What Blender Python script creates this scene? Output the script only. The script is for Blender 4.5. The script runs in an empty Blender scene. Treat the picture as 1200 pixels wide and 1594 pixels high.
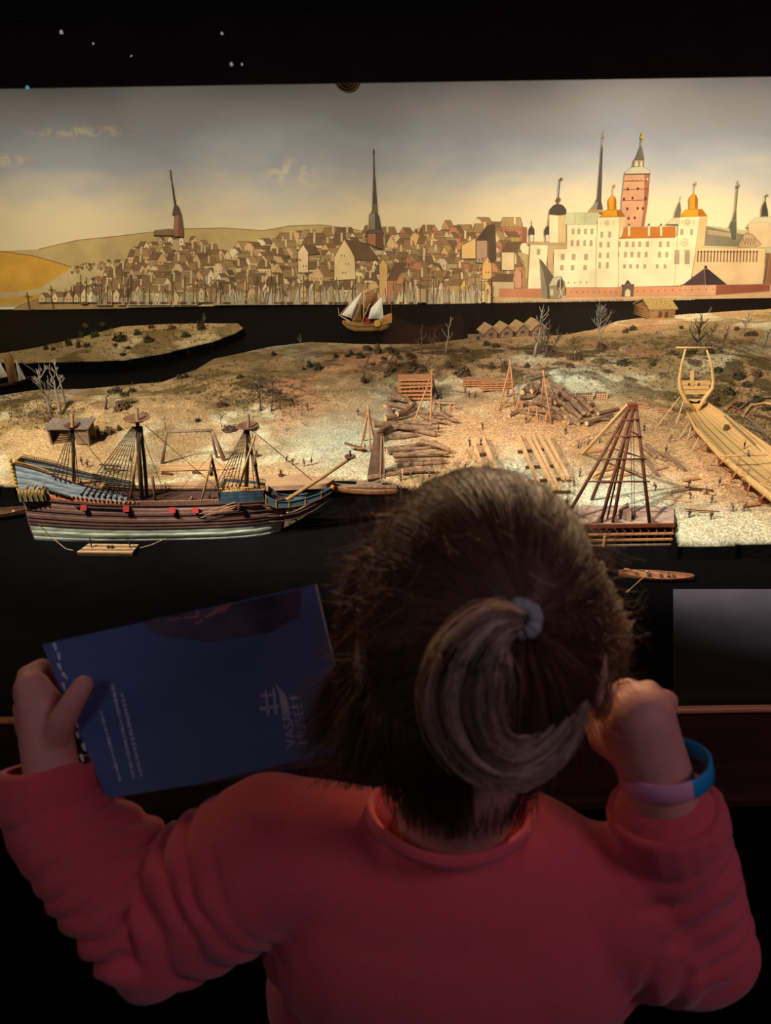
import bpy, bmesh, math, random
import numpy as np
from mathutils import Vector, Matrix, noise as mnoise
R = math.radians
random.seed(7); rng = np.random.default_rng(7)
sc = bpy.context.scene
COL = sc.collection

# ------------------------------------------------------------------ camera
F = 1230.0                                    # focal length in pixels of a 1200 x 1594 frame
CAM = Vector((0, 0, 1.35))
M3 = Matrix.Rotation(R(90 - 27.0), 3, 'X') @ Matrix.Rotation(R(-0.9), 3, 'Z')
cd = bpy.data.cameras.new('camera'); co = bpy.data.objects.new('camera', cd); COL.objects.link(co)
cd.sensor_fit = 'HORIZONTAL'; cd.sensor_width = 36.0; cd.lens = 36.0 * F / 1200.0
cd.clip_start = 0.02; cd.clip_end = 60
co.matrix_world = Matrix.Translation(CAM) @ M3.to_4x4()
cd.dof.use_dof = True; cd.dof.focus_distance = 2.1; cd.dof.aperture_fstop = 14
sc.camera = co
AX, AY, AZ = M3.col[0].copy(), M3.col[1].copy(), -M3.col[2].copy()

# ------------------------------------------------------------------ world, lamps, exposure
w = bpy.data.worlds.new('dim_room'); sc.world = w; w.use_nodes = True
w.node_tree.nodes['Background'].inputs[0].default_value = (0.30, 0.25, 0.36, 1)
w.node_tree.nodes['Background'].inputs[1].default_value = 0.021
sc.view_settings.view_transform = 'Standard'; sc.view_settings.look = 'None'
sc.view_settings.exposure = 0.0; sc.view_settings.gamma = 1.0; sc.view_settings.use_curve_mapping = False
sc.cycles.max_bounces = 5; sc.cycles.diffuse_bounces = 3; sc.cycles.glossy_bounces = 2
sc.cycles.transparent_max_bounces = 8; sc.cycles.transmission_bounces = 3
sc.cycles.sample_clamp_indirect = 3.0
WARM = (1.0, 0.70, 0.40)
def spot(name, loc, aim, power, color, deg, blend=0.6, size=0.02):
    l = bpy.data.lights.new(name, 'SPOT'); l.energy = power; l.color = color; l.spot_size = R(deg); l.spot_blend = blend
    l.shadow_soft_size = size
    o = bpy.data.objects.new(name, l); COL.objects.link(o); o.location = loc
    o.rotation_euler = (Vector(aim) - Vector(loc)).to_track_quat('-Z', 'Y').to_euler(); return o
def area(name, loc, aim, power, color, sx, sy):
    l = bpy.data.lights.new(name, 'AREA'); l.energy = power; l.color = color; l.shape = 'RECTANGLE'; l.size = sx; l.size_y = sy
    o = bpy.data.objects.new(name, l); COL.objects.link(o); o.location = loc
    o.rotation_euler = (Vector(aim) - Vector(loc)).to_track_quat('-Z', 'Y').to_euler(); return o
# model spots on the track inside the display case, hidden behind its header
for i, (lx, ly, lz, tx, ty, p, c, d) in enumerate([
        (-1.25, 1.05, 1.86, -0.70, 1.72, 15, (1.0, .88, .70), 62),
        (-1.15, 1.20, 1.56, -0.40, 2.15, 19, (1.0, .88, .74), 66),
        (-0.85, 1.15, 1.50, 0.25, 2.05, 27, (1.0, .87, .74), 60),
        (-0.10, 1.15, 1.60, 0.90, 2.15, 28, (1.0, .86, .73), 66),
        (1.25, 1.10, 1.86, 0.85, 1.62, 9.5, (1.0, .92, .80), 44),
        (0.75, 1.5, 1.86, 1.25, 3.1, 13, (1.0, .84, .64), 60),
        (-1.5, 1.6, 1.86, -1.2, 2.9, 18, (1.0, .86, .66), 80),
        ]):
    spot('model_spot', (lx, ly, lz), (tx, ty, 0.5), p * 3.25, c, d, .7, .018)
# wall washers for the painted backdrop
for i, (lx, tx, p) in enumerate([(-1.75, -2.0, 21), (-0.85, -0.95, 21), (0.0, 0.0, 22), (0.75, 0.8, 27), (1.5, 1.35, 44), (2.3, 2.2, 26)]):
    spot('mural_spot', (lx, 2.45, 1.93), (tx, 4.0, 0.68), p * 3.1, (1.0, .83, .60), 66, .95, .03)
# the museum room behind the visitor: one weak cool lamp overhead, an added blue fill, a weak reddish one to the left
area('room_fill', (1.5, -0.5, 2.45), (0.2, 0.5, 0.9), 6.7, (0.94, 0.66, 0.96), 0.7, 0.7)
area('room_fill', (-0.75, -0.9, 2.4), (-0.1, 0.55, 0.9), 2.2, (0.62, 0.66, 1.0), 0.6, 0.6)  # bluish fill added to brighten the book cover
area('side_lamp', (-1.9, 0.2, 1.9), (-0.3, 0.5, 0.8), 1.5, (1.0, 0.60, 0.40), 0.6, 0.6)
# narrow spots added inside the case to rim-light the visitor's hair and hands
for lx, tx, ty, tz, pw, dg_ in ((-0.40, 0.05, 0.47, 1.11, 95, 13), (0.60, 0.08, 0.47, 1.09, 105, 14), (-0.9, -0.26, 0.60, 0.95, 14, 22)):
    spot('rim_spot', (lx, 1.62, 1.55), (tx, ty, tz), pw * .62, (1.0, .68, .38), dg_, .8, .03)

# ------------------------------------------------------------------ pixel geometry (of the 1200 x 1594 photograph)
def ray(px, py):
    return AZ + AX * ((px - 600.0) / F) + AY * ((797.0 - py) / F)
def P(px, py, d):
    return CAM + ray(px, py) * d
def onY(px, py, Y):
    r = ray(px, py); return CAM + r * ((Y - CAM.y) / r.y)
def onZ(px, py, z):
    r = ray(px, py); return CAM + r * ((z - CAM.z) / r.z)
def proj(p):
    v = Vector(p) - CAM; d = v.dot(AZ)
    return 600 + F * v.dot(AX) / d, 797 - F * v.dot(AY) / d

# ------------------------------------------------------------------ materials
def lin(c):
    return tuple(((x / 255.0) / 12.92 if x <= 10 else (((x / 255.0) + 0.055) / 1.055) ** 2.4) for x in c[:3])
MATS = {}
def mat(name, rgb, rough=0.75, var=0.25, scale=60.0, bump=0.0, metal=0.0, spec=0.3, stretch=(1, 1, 1), sheen=0.0, trans=0.0, attr=None, detail=4):
    if name in MATS: return MATS[name]
    m = bpy.data.materials.new(name); m.use_nodes = True; nt = m.node_tree; b = nt.nodes['Principled BSDF']
    b.inputs['Roughness'].default_value = rough; b.inputs['Metallic'].default_value = metal
    b.inputs['Specular IOR Level'].default_value = spec
    tc = nt.nodes.new('ShaderNodeTexCoord'); mp = nt.nodes.new('ShaderNodeMapping'); mp.inputs['Scale'].default_value = stretch
    nt.links.new(tc.outputs['Object'], mp.inputs[0])
    nz = nt.nodes.new('ShaderNodeTexNoise'); nz.inputs['Scale'].default_value = scale; nz.inputs['Detail'].default_value = detail
    nt.links.new(mp.outputs[0], nz.inputs['Vector'])
    mr = nt.nodes.new('ShaderNodeMapRange'); mr.inputs[1].default_value = .3; mr.inputs[2].default_value = .7
    mr.inputs[3].default_value = 1 - var; mr.inputs[4].default_value = 1 + var
    nt.links.new(nz.outputs[0], mr.inputs[0])
    mx = nt.nodes.new('ShaderNodeVectorMath'); mx.operation = 'SCALE'
    if attr:
        at = nt.nodes.new('ShaderNodeAttribute'); at.attribute_name = attr; nt.links.new(at.outputs['Color'], mx.inputs[0])
    else:
        mx.inputs[0].default_value = lin(rgb)
    nt.links.new(mr.outputs[0], mx.inputs['Scale']); nt.links.new(mx.outputs[0], b.inputs['Base Color'])
    if bump:
        bp = nt.nodes.new('ShaderNodeBump'); bp.inputs['Strength'].default_value = bump; bp.inputs['Distance'].default_value = .002
        nt.links.new(nz.outputs[0], bp.inputs['Height']); nt.links.new(bp.outputs[0], b.inputs['Normal'])
    if sheen: b.inputs['Sheen Weight'].default_value = sheen
    if trans:
        b.inputs['Subsurface Weight'].default_value = trans; b.inputs['Subsurface Radius'].default_value = (.01, .004, .002); b.inputs['Subsurface Scale'].default_value = .3
    MATS[name] = m; return m
WOOD = mat('pale_timber', (214, 174, 124), .7, .18, 90, .2, stretch=(1, 1, 6))
WOODO = mat('orange_timber', (192, 138, 92), .7, .2, 90, .2, stretch=(1, 1, 6))
WOODD = mat('dark_timber', (92, 62, 40), .7, .3, 90, .2)
WOODR = mat('red_brown_timber', (122, 66, 42), .6, .3, 90, .2)
WOODG = mat('weathered_timber', (140, 116, 92), .8, .3, 110, .3)
BARK = mat('bark', (138, 110, 84), .9, .42, 120, .6)
CUT = mat('cut_wood', (214, 176, 126), .8, .15, 200)
ROPE = mat('rope', (96, 78, 58), .9, .2, 200)
TAR = mat('tarred_rope', (58, 46, 36), .9, .2, 200)
BRANCH = mat('bare_branch', (92, 82, 70), .9, .3, 150)
BRANCHP = mat('pale_branch', (150, 142, 130), .9, .3, 150)
LEAF = mat('dark_foliage', (70, 66, 42), .9, .4, 90)
LEAFB = mat('brown_foliage', (98, 76, 54), .9, .4, 90)
SAIL = mat('sail_cloth', (244, 238, 222), .9, .08, 60)
SAILB = mat('brown_sail_cloth', (150, 112, 66), .9, .2, 60)
BLACK = mat('black_paint', (9, 8, 9), .85, .1, 40, spec=.05)

# ------------------------------------------------------------------ mesh builder
class MB:
    def __init__(s): s.v = []; s.f = []; s.m = []; s.c = []
    def add(s, vs, fs, mi=0, col=None):
        n = len(s.v); s.v.extend([tuple(v) for v in vs])
        for f in fs: s.f.append(tuple(i + n for i in f)); s.m.append(mi); s.c.append(col)
        return s
    def box(s, c, size, rot=None, mi=0, col=None):
        hx, hy, hz = size[0] / 2, size[1] / 2, size[2] / 2
        vs = [Vector((x, y, z)) for x in (-hx, hx) for y in (-hy, hy) for z in (-hz, hz)]
        if rot is not None: vs = [rot @ v for v in vs]
        c = Vector(c)
        return s.add([v + c for v in vs], [(0, 1, 3, 2), (4, 6, 7, 5), (0, 4, 5, 1), (2, 3, 7, 6), (0, 2, 6, 4), (1, 5, 7, 3)], mi, col)
    def beam(s, a, b, wd, ht=None, mi=0, col=None, up=(0, 0, 1)):
        """square-section bar from a to b"""
        a, b = Vector(a), Vector(b); ht = ht or wd
        d = (b - a); L = d.length
        if L < 1e-6: return s
        d.normalize(); u = Vector(up)
        if abs(d.dot(u)) > .98: u = Vector((0, 1, 0))
        x = d.cross(u).normalized(); z = x.cross(d)
        vs = []
        for p in (a, b):
            for i, j in ((-1, -1), (1, -1), (1, 1), (-1, 1)): vs.append(p + x * (wd / 2 * i) + z * (ht / 2 * j))
        return s.add(vs, [(0, 3, 2, 1), (4, 5, 6, 7), (0, 1, 5, 4), (1, 2, 6, 5), (2, 3, 7, 6), (3, 0, 4, 7)], mi, col)
    def tube(s, pts, rad, n=6, mi=0, cap=True, capmi=None, col=None, sq=None):
        pts = [Vector(p) for p in pts]; k = len(pts)
        if not hasattr(rad, '__len__'): rad = [rad] * k
        vs = []; fs = []; prev = None
        for i, p in enumerate(pts):
            d = (pts[min(i + 1, k - 1)] - pts[max(i - 1, 0)])
            if d.length < 1e-9: d = Vector((0, 0, 1))
            d.normalize()
            if prev is None:
                u = Vector((0, 0, 1)) if abs(d.z) < .9 else Vector((1, 0, 0))
                x = d.cross(u).normalized()
            else:
                x = (prev - d * prev.dot(d))
                x = x.normalized() if x.length > 1e-6 else d.orthogonal().normalized()
            y = d.cross(x); prev = x
            for j in range(n):
                a = 2 * math.pi * j / n
                vs.append(p + (x * math.cos(a) + y * math.sin(a)) * rad[i])
        for i in range(k - 1):
            for j in range(n):
                fs.append((i * n + j, i * n + (j + 1) % n, (i + 1) * n + (j + 1) % n, (i + 1) * n + j))
        s.add(vs, fs, mi, col)
        if cap:
            b = len(s.v) - k * n
            for f in (tuple(b + j for j in reversed(range(n))), tuple(b + (k - 1) * n + j for j in range(n))):
                s.f.append(f); s.m.append(mi if capmi is None else capmi); s.c.append(col)
        return s
    def lathe(s, c, prof, n=14, mi=0, axis=None, col=None):
        """profile of (radius, height) about the z axis (or a given axis) from c"""
        c = Vector(c); q = Vector((0, 0, 1)).rotation_difference(Vector(axis).normalized()) if axis is not None else None
        vs = []
        for r, h in prof:
            for j in range(n):
                a = 2 * math.pi * j / n; v = Vector((r * math.cos(a), r * math.sin(a), h))
                vs.append(c + (q @ v if q else v))
        fs = [(i * n + j, i * n + (j + 1) % n, (i + 1) * n + (j + 1) % n, (i + 1) * n + j) for i in range(len(prof) - 1) for j in range(n)]
        return s.add(vs, fs, mi, col)
    def ball(s, c, r, n=8, m=6, mi=0, col=None):
        if not hasattr(r, '__len__'): r = (r, r, r)
        c = Vector(c); vs = []
        for i in range(m + 1):
            t = math.pi * i / m
            for j in range(n):
                a = 2 * math.pi * j / n
                vs.append(c + Vector((r[0] * math.sin(t) * math.cos(a), r[1] * math.sin(t) * math.sin(a), r[2] * math.cos(t))))
        fs = [(i * n + j, (i + 1) * n + j, (i + 1) * n + (j + 1) % n, i * n + (j + 1) % n) for i in range(m) for j in range(n)]
        return s.add(vs, fs, mi, col)
    def prism(s, poly, ext, mi=0, col=None):
        poly = [Vector(p) for p in poly]; e = Vector(ext); n = len(poly)
        vs = poly + [p + e for p in poly]
        fs = [tuple(reversed(range(n))), tuple(range(n, 2 * n))] + [(i, (i + 1) % n, n + (i + 1) % n, n + i) for i in range(n)]
        return s.add(vs, fs, mi, col)
    def grid(s, rows, mi=0, closed=False, col=None):
        h, wd = len(rows), len(rows[0]); vs = [p for r in rows for p in r]
        fs = [(i * wd + j, i * wd + (j + 1) % wd, (i + 1) * wd + (j + 1) % wd, (i + 1) * wd + j) for i in range(h - 1) for j in range(wd if closed else wd - 1)]
        return s.add(vs, fs, mi, col)
    def mesh(s, name, mats, smooth=False, org=None):
        me = bpy.data.meshes.new(name)
        vs = s.v if org is None else [(v[0] - org[0], v[1] - org[1], v[2] - org[2]) for v in s.v]
        me.from_pydata(vs, [], s.f)
        if not isinstance(mats, (list, tuple)): mats = [mats]
        for m in mats: me.materials.append(m)
        if any(s.m): me.polygons.foreach_set('material_index', s.m)
        if smooth: me.polygons.foreach_set('use_smooth', [True] * len(s.f))
        if any(c is not None for c in s.c):
            a = me.color_attributes.new('Col', 'FLOAT_COLOR', 'CORNER')
            arr = []
            for f, c in zip(s.f, s.c):
                c = c or (.5, .5, .5); arr.extend((c[0], c[1], c[2], 1.0) * len(f))
            a.data.foreach_set('color', arr)
        me.update(); return me
    def build(s, name, mats, parent=None, smooth=False, org=None):
        """links the collected shapes as ONE object; world coordinates, re-based on the thing's own base point"""
        if org is None: org = ORG.get(parent.name) if parent is not None else None
        o = bpy.data.objects.new(name, s.mesh(name, mats, smooth, org)); COL.objects.link(o)
        if parent is not None:
            o.parent = parent
        if org is not None:
            ORG[o.name] = org
            if parent is None: o.location = org
        return o
ORG = {}
def tag(o, label=None, cat=None, group=None, kind=None):
    if label: o['label'] = label
    if cat: o['category'] = cat
    if group: o['group'] = group
    if kind: o['kind'] = kind
    return o
def thing(name, label, cat, loc, group=None, rz=0):
    o = bpy.data.objects.new(name, None); COL.objects.link(o); o.location = loc; o.rotation_euler = (0, 0, rz); o.empty_display_size = .02
    ORG[o.name] = Vector(loc) if rz == 0 else None
    return tag(o, label, cat, group)
def single(mb, name, mats, label, cat, loc, group=None, smooth=False):
    return tag(mb.build(name, mats, None, smooth, Vector(loc)), label, cat, group)
def clone(o, loc=None, rz=None, scale=None, label=None, group=None):
    c = o.copy(); COL.objects.link(c)
    if loc is not None: c.location = loc
    if rz is not None: c.rotation_euler = (0, 0, rz)
    if scale is not None: c.scale = (scale,) * 3 if not hasattr(scale, '__len__') else scale
    if label: c['label'] = label
    if group: c['group'] = group
    for ch in o.children:
        d = ch.copy(); COL.objects.link(d); d.parent = c
        for g in ch.children:
            e = g.copy(); COL.objects.link(e); e.parent = d
    return c
ORDS = ['first', 'second', 'third', 'fourth', 'fifth', 'sixth', 'seventh', 'eighth', 'ninth', 'tenth', 'eleventh', 'twelfth', 'thirteenth', 'fourteenth', 'fifteenth', 'sixteenth', 'seventeenth', 'eighteenth', 'nineteenth', 'twentieth']
def order(objs, text, group=None, cat=None):
    """labels neighbours that look alike by their order from the left"""
    objs = sorted(objs, key=lambda o: proj(o.location)[0])
    for i, o in enumerate(objs):
        wd = 'only' if len(objs) == 1 else ('leftmost' if i == 0 else ('rightmost' if i == len(objs) - 1 else ORDS[i]))
        o['label'] = text.replace('#', wd)
        if group: o['group'] = group
        if cat: o['category'] = cat
# ------------------------------------------------------------------ room and display case
WZ = 0.48                                         # level of the black water in the case
YB = 4.0                                          # the painted back wall
def struct(mb, name, m, smooth=False):
    return tag(mb.build(name, m, None, smooth), kind='structure')
CARPET = mat('dark_carpet', (30, 26, 30), .95, .3, 300)
WALLM = mat('dark_wall_paint', (24, 20, 24), .9, .1, 20)
struct(MB().box((0, -.6, -.05), (7, 9.4, .1)), 'floor', CARPET)
struct(MB().box((0, -.6, 2.75), (7, 9.4, .1)), 'ceiling', WALLM)
struct(MB().box((-3.45, -.6, 1.35), (.1, 9.4, 2.7)), 'wall_left', WALLM)
struct(MB().box((3.45, -.6, 1.35), (.1, 9.4, 2.7)), 'wall_right', WALLM)
struct(MB().box((0, -5.25, 1.35), (7, .1, 2.7)), 'wall_front', WALLM)
struct(MB().box((0, YB + .085, 1.35), (7, .1, 2.7)), 'wall_back', BLACK)
struct(MB().box((0, 2.44, WZ - .02), (6.8, 3.12, .04)), 'water_surface', mat('black_water', (9, 8, 10), .75, .25, 25, spec=.06))
# case front: base cabinet, ledge, lit bead, header
zr = onY(1130, 1101, .80).z
struct(MB().box((0, .78, (zr - .04) / 2), (6.8, .10, zr - .04)), 'wall_case_base', BLACK)
ledge = MB()
ledge.prism([(-3.4, .670, zr - .036), (-3.4, .80, zr - .036), (-3.4, .80, zr - .012), (-3.4, .672, zr - .018), (-3.4, .664, zr - .021), (-3.4, .661, zr - .028)], (6.8, 0, 0))
struct(ledge, 'trim_1', mat('varnished_wood', (58, 28, 25), .5, .35, 18, .05, spec=.2, stretch=(.4, 4, 4)))
struct(MB().tube([(-3.4, .803, zr - .006), (3.4, .803, zr - .006)], .0052, 10), 'trim_2', mat('oak_bead', (224, 150, 92), .4, .12, 30, spec=.5, stretch=(.3, 4, 4)), True)
zh = onY(600, 128, .83).z
hdr = MB().box((0, .845, (zh + 2.7) / 2), (6.8, .02, 2.7 - zh))
struct(hdr, 'wall_header', mat('header_paint', (58, 42, 44), .7, .12, 30, spec=.12))
zs = onY(600, 22, .835).z
seam = MB().box((0, .8345, zs), (6.8, .0012, .0009)); xs = onY(295, 10, .835)
seam.box((xs.x, .8345, (zs + 2.2) / 2), (.0009, .0012, 2.2 - zs))
struct(seam, 'trim_3', mat('panel_joint', (70, 52, 44), .5, .2, 30))
struct(MB().box((0, 2.42, 2.05), (6.8, 3.1, .04)), 'ceiling_case', BLACK)
# glass pane
g = bpy.data.materials.new('clear_glass'); g.use_nodes = True; nt = g.node_tree; nt.nodes.clear()
out = nt.nodes.new('ShaderNodeOutputMaterial'); mix = nt.nodes.new('ShaderNodeMixShader'); tr = nt.nodes.new('ShaderNodeBsdfTransparent')
gl = nt.nodes.new('ShaderNodeBsdfGlossy'); gl.inputs['Roughness'].default_value = .0; fr = nt.nodes.new('ShaderNodeFresnel'); fr.inputs[0].default_value = 1.4
tr.inputs[0].default_value = (.97, .975, .97, 1)
nt.links.new(fr.outputs[0], mix.inputs[0]); nt.links.new(tr.outputs[0], mix.inputs[1]); nt.links.new(gl.outputs[0], mix.inputs[2]); nt.links.new(mix.outputs[0], out.inputs[0])
gp = MB().add([(-3.4, .815, zr - .01), (3.4, .815, zr - .01), (3.4, .815, 2.2), (-3.4, .815, 2.2)], [(0, 1, 2, 3)])
struct(gp, 'window_1', g)
# spot fitting peeping out under the header
c = onY(540, 121, .95)
fit = thing('spotlight', 'round spotlight rim peeping out under the black header above the painted sky', 'spotlight', c)
BRASS = mat('spot_rim', (230, 200, 160), .5, .2, 80, metal=.0)
for k, r_ in enumerate((.0128, .0098, .0068)):
    ring = [Vector((c.x + r_ * math.cos(a), c.y - .004 + .004 * k, c.z + r_ * math.sin(a))) for a in [2 * math.pi * i / 28 for i in range(29)]]
    MB().tube(ring, .0010, 6).build('rim', BRASS, fit, True)
MB().lathe(c + Vector((0, .004, 0)), [(.0, 0), (.012, 0), (.0135, .004), (.0135, .05), (.009, .06), (0, .06)], 20, axis=(0, 1, 0)).build('housing', BLACK, fit, True)
MB().tube([c + Vector((0, .03, .012)), c + Vector((0, .03, .6))], .004, 8).build('stem', BLACK, fit, True)
# flat grey panel standing in for a reflection in the glass, right front
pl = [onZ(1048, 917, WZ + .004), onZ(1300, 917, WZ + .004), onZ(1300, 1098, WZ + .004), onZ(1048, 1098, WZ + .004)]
single(MB().prism([Vector((p.x, p.y, WZ)) for p in reversed(pl)], (0, 0, .004)), 'reflection_panel', mat('reflection_grey', (98, 93, 106), .7, .12, 14, spec=.05), 'dark grey glass reflection built as a flat panel in the black water at the right', 'panel', (pl[0].x, pl[0].y, WZ))
# ------------------------------------------------------------------ painted backdrop: one flat mural on the back wall
mural = thing('painted_backdrop', 'wide painted backdrop of an old waterfront city under a grey sky with castle and spires', 'painting', (0, YB, WZ))
PAINT = mat('mural_paint', (200, 180, 140), .85, .16, 9, attr='Col', spec=.1, detail=8)
LAY = [10]
class Ink(MB):
    def poly(s, pts, rgb, outline=None, ow=.7):
        LAY[0] += 1; y = YB - .0000016 * LAY[0]
        vs = [onY(p[0], p[1], YB) for p in pts]
        s.add([(v.x, y, v.z) for v in vs], [tuple(range(len(vs)))], 0, lin(rgb))
        if outline: s.line(list(pts) + [pts[0]], outline, ow)
    def line(s, pts, rgb, wd=.8):
        LAY[0] += 1; y = YB - .0000016 * LAY[0]
        for (x0, y0), (x1, y1) in zip(pts, pts[1:]):
            d = math.hypot(x1 - x0, y1 - y0) or 1; nx, ny = -(y1 - y0) / d * wd / 2, (x1 - x0) / d * wd / 2
            vs = [onY(*q, YB) for q in ((x0 + nx, y0 + ny), (x1 + nx, y1 + ny), (x1 - nx, y1 - ny), (x0 - nx, y0 - ny))]
            s.add([(v.x, y, v.z) for v in vs], [(0, 1, 2, 3)], 0, lin(rgb))
    def rect(s, x, y, wd, h, rgb, lean=0): s.poly([(x, y), (x + wd, y), (x + wd + lean, y - h), (x + lean, y - h)], rgb)
    def disc(s, x, y, r, rgb, ry=None, n=14): s.poly([(x + r * math.cos(2 * math.pi * i / n), y + (ry or r) * math.sin(2 * math.pi * i / n)) for i in range(n)], rgb)
# sky sheet: painted gradient with cloud washes (print on a flat sheet)
sk = bpy.data.materials.new('painted_sky'); sk.use_nodes = True; nt = sk.node_tree; b = nt.nodes['Principled BSDF']
b.inputs['Roughness'].default_value = .85; b.inputs['Specular IOR Level'].default_value = .1
tc = nt.nodes.new('ShaderNodeTexCoord'); sx = nt.nodes.new('ShaderNodeSeparateXYZ'); nt.links.new(tc.outputs['Object'], sx.inputs[0])
def N(t, **k):
    n = nt.nodes.new(t)
    for a, v in k.items(): setattr(n, a, v)
    return n
def noise_n(scale, stretch, detail=6, dist=.3):
    mp = N('ShaderNodeMapping'); mp.inputs['Scale'].default_value = stretch; nt.links.new(tc.outputs['Object'], mp.inputs[0])
    n = N('ShaderNodeTexNoise'); n.inputs['Scale'].default_value = scale; n.inputs['Detail'].default_value = detail; n.inputs['Distortion'].default_value = dist
    nt.links.new(mp.outputs[0], n.inputs[0]); return n
def mth(op, a, c):
    n = N('ShaderNodeMath', operation=op)
    for i, q in enumerate((a, c)):
        if isinstance(q, (int, float)): n.inputs[i].default_value = q
        else: nt.links.new(q, n.inputs[i])
    return n.outputs[0]
z0 = onY(600, 380, YB).z - WZ; z1 = onY(600, 125, YB).z - WZ
n1 = noise_n(1.6, (1, 1, 2.2)); n2 = noise_n(7, (1, 1, 1.6), 8)
t = mth('DIVIDE', mth('SUBTRACT', sx.outputs['Z'], z0), z1 - z0)
t = mth('ADD', t, mth('MULTIPLY', mth('SUBTRACT', n1.outputs[0], .5), .55)); t = mth('ADD', t, mth('MULTIPLY', mth('SUBTRACT', n2.outputs[0], .5), .14))
cr = N('ShaderNodeValToRGB'); els = cr.color_ramp.elements
cr.color_ramp.elements[0].position = 0; cr.color_ramp.elements[0].color = lin((238, 222, 180)) + (1,)
cr.color_ramp.elements[1].position = 1; cr.color_ramp.elements[1].color = lin((138, 142, 156)) + (1,)
for p, c in ((.18, (230, 216, 182)), (.34, (202, 198, 186)), (.52, (168, 174, 184)), (.72, (150, 156, 170)), (.86, (150, 150, 158))):
    e = els.new(p); e.color = lin(c) + (1,)
nt.links.new(t, cr.inputs[0])
# pale cumulus edges near the left and centre
def blob(px, py, rx, ry):
    c = onY(px, py, YB)
    a = mth('DIVIDE', mth('SUBTRACT', sx.outputs['X'], c.x), rx); d = mth('DIVIDE', mth('SUBTRACT', sx.outputs['Z'], c.z - WZ), ry)
    q = mth('ADD', mth('MULTIPLY', a, a), mth('MULTIPLY', d, d))
    return mth('MAXIMUM', mth('SUBTRACT', 1.0, q), 0.0)
n3 = noise_n(16, (1, 1, 1.3), 6, .6)
bl = mth('ADD', blob(5, 250, .16, .035), mth('ADD', blob(450, 268, .15, .07), blob(130, 205, .3, .03)))
cm = mth('MULTIPLY', bl, mth('MINIMUM', mth('MAXIMUM', mth('MULTIPLY', mth('SUBTRACT', n3.outputs[0], .44), 7.0), 0.0), 1.0)); cm = mth('MULTIPLY', cm, .42)
mxn = N('ShaderNodeMixRGB'); nt.links.new(cm, mxn.inputs[0]); nt.links.new(cr.outputs[0], mxn.inputs[1]); mxn.inputs[2].default_value = lin((236, 218, 180)) + (1,)
nt.links.new(mxn.outputs[0], b.inputs['Base Color'])
zt = onY(600, 100, YB).z
MB().box((0, YB + .005, (WZ + .004 + zt) / 2), (6.6, .01, zt - WZ - .004)).build('sky_sheet', sk, mural)

INK = (118, 92, 66)
# hills
h = Ink()
far = [(60, 388), (120, 374), (180, 368), (230, 362), (290, 356), (350, 355), (410, 359), (450, 352), (500, 350), (545, 356), (575, 362), (760, 372), (830, 400), (830, 470), (-200, 480), (-200, 400)]
h.poly(far, (198, 176, 122)); h.line(far[:11], (140, 116, 78), 1.2)
near = [(-300, 372), (-60, 382), (0, 391), (50, 398), (90, 409), (112, 416), (150, 425), (120, 450), (40, 470), (-300, 500)]
h.poly(near, (216, 168, 74)); h.line(near[:6], (140, 108, 60), 1.3)
h.poly([(112, 416), (180, 405), (190, 440), (120, 452), (-200, 486), (-200, 478), (60, 450)], (206, 186, 138))
h.poly([(15, 486), (30, 476), (60, 465), (110, 453), (150, 436), (180, 430), (200, 484)], (176, 146, 100)); h.line([(15, 486), (30, 476), (60, 465), (110, 453), (150, 436), (180, 430)], INK, 1)
for k in range(60):
    x = random.uniform(110, 200); y = 420 - (x - 110) * .12 + random.uniform(-7, 6)
    h.disc(x, y, random.uniform(1.2, 3), random.choice([(120, 100, 66), (150, 128, 86), (176, 154, 108)]))
h.build('painted_hills', PAINT, mural)

# town
def top_y(x):
    T = [(60, 468), (110, 448), (150, 424), (185, 402), (215, 376), (250, 362), (300, 364), (322, 380), (345, 392), (380, 384), (425, 374), (450, 370), (520, 368), (600, 368), (660, 362), (710, 356), (770, 356), (800, 364), (822, 384)]
    for (a, b_), (c_, d) in zip(T, T[1:]):
        if a <= x <= c_: return b_ + (d - b_) * (x - a) / (c_ - a)
    return 470
tn = Ink()
WALLC = [(238, 216, 170), (230, 204, 156), (222, 198, 150), (242, 226, 186), (226, 190, 142), (214, 182, 134)]
WALLR = [(200, 140, 104), (206, 158, 112), (224, 186, 120), (190, 130, 100), (214, 190, 150), (226, 204, 160)]
ROOF = [(156, 126, 90), (168, 138, 98), (140, 112, 82), (176, 148, 108), (128, 104, 80)]
def windows(x, y, wd, hh, lean=0):
    nx = max(1, int(wd / 4.5)); ny = max(1, int(hh / 8))
    for i in range(nx):
        for j in range(ny):
            wx = x + (i + .5) * wd / nx - .7; wy = y - (j + .6) * hh / ny
            tn.rect(wx, wy + 2.2, 1.5, 2.6, (96, 76, 60))
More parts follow.
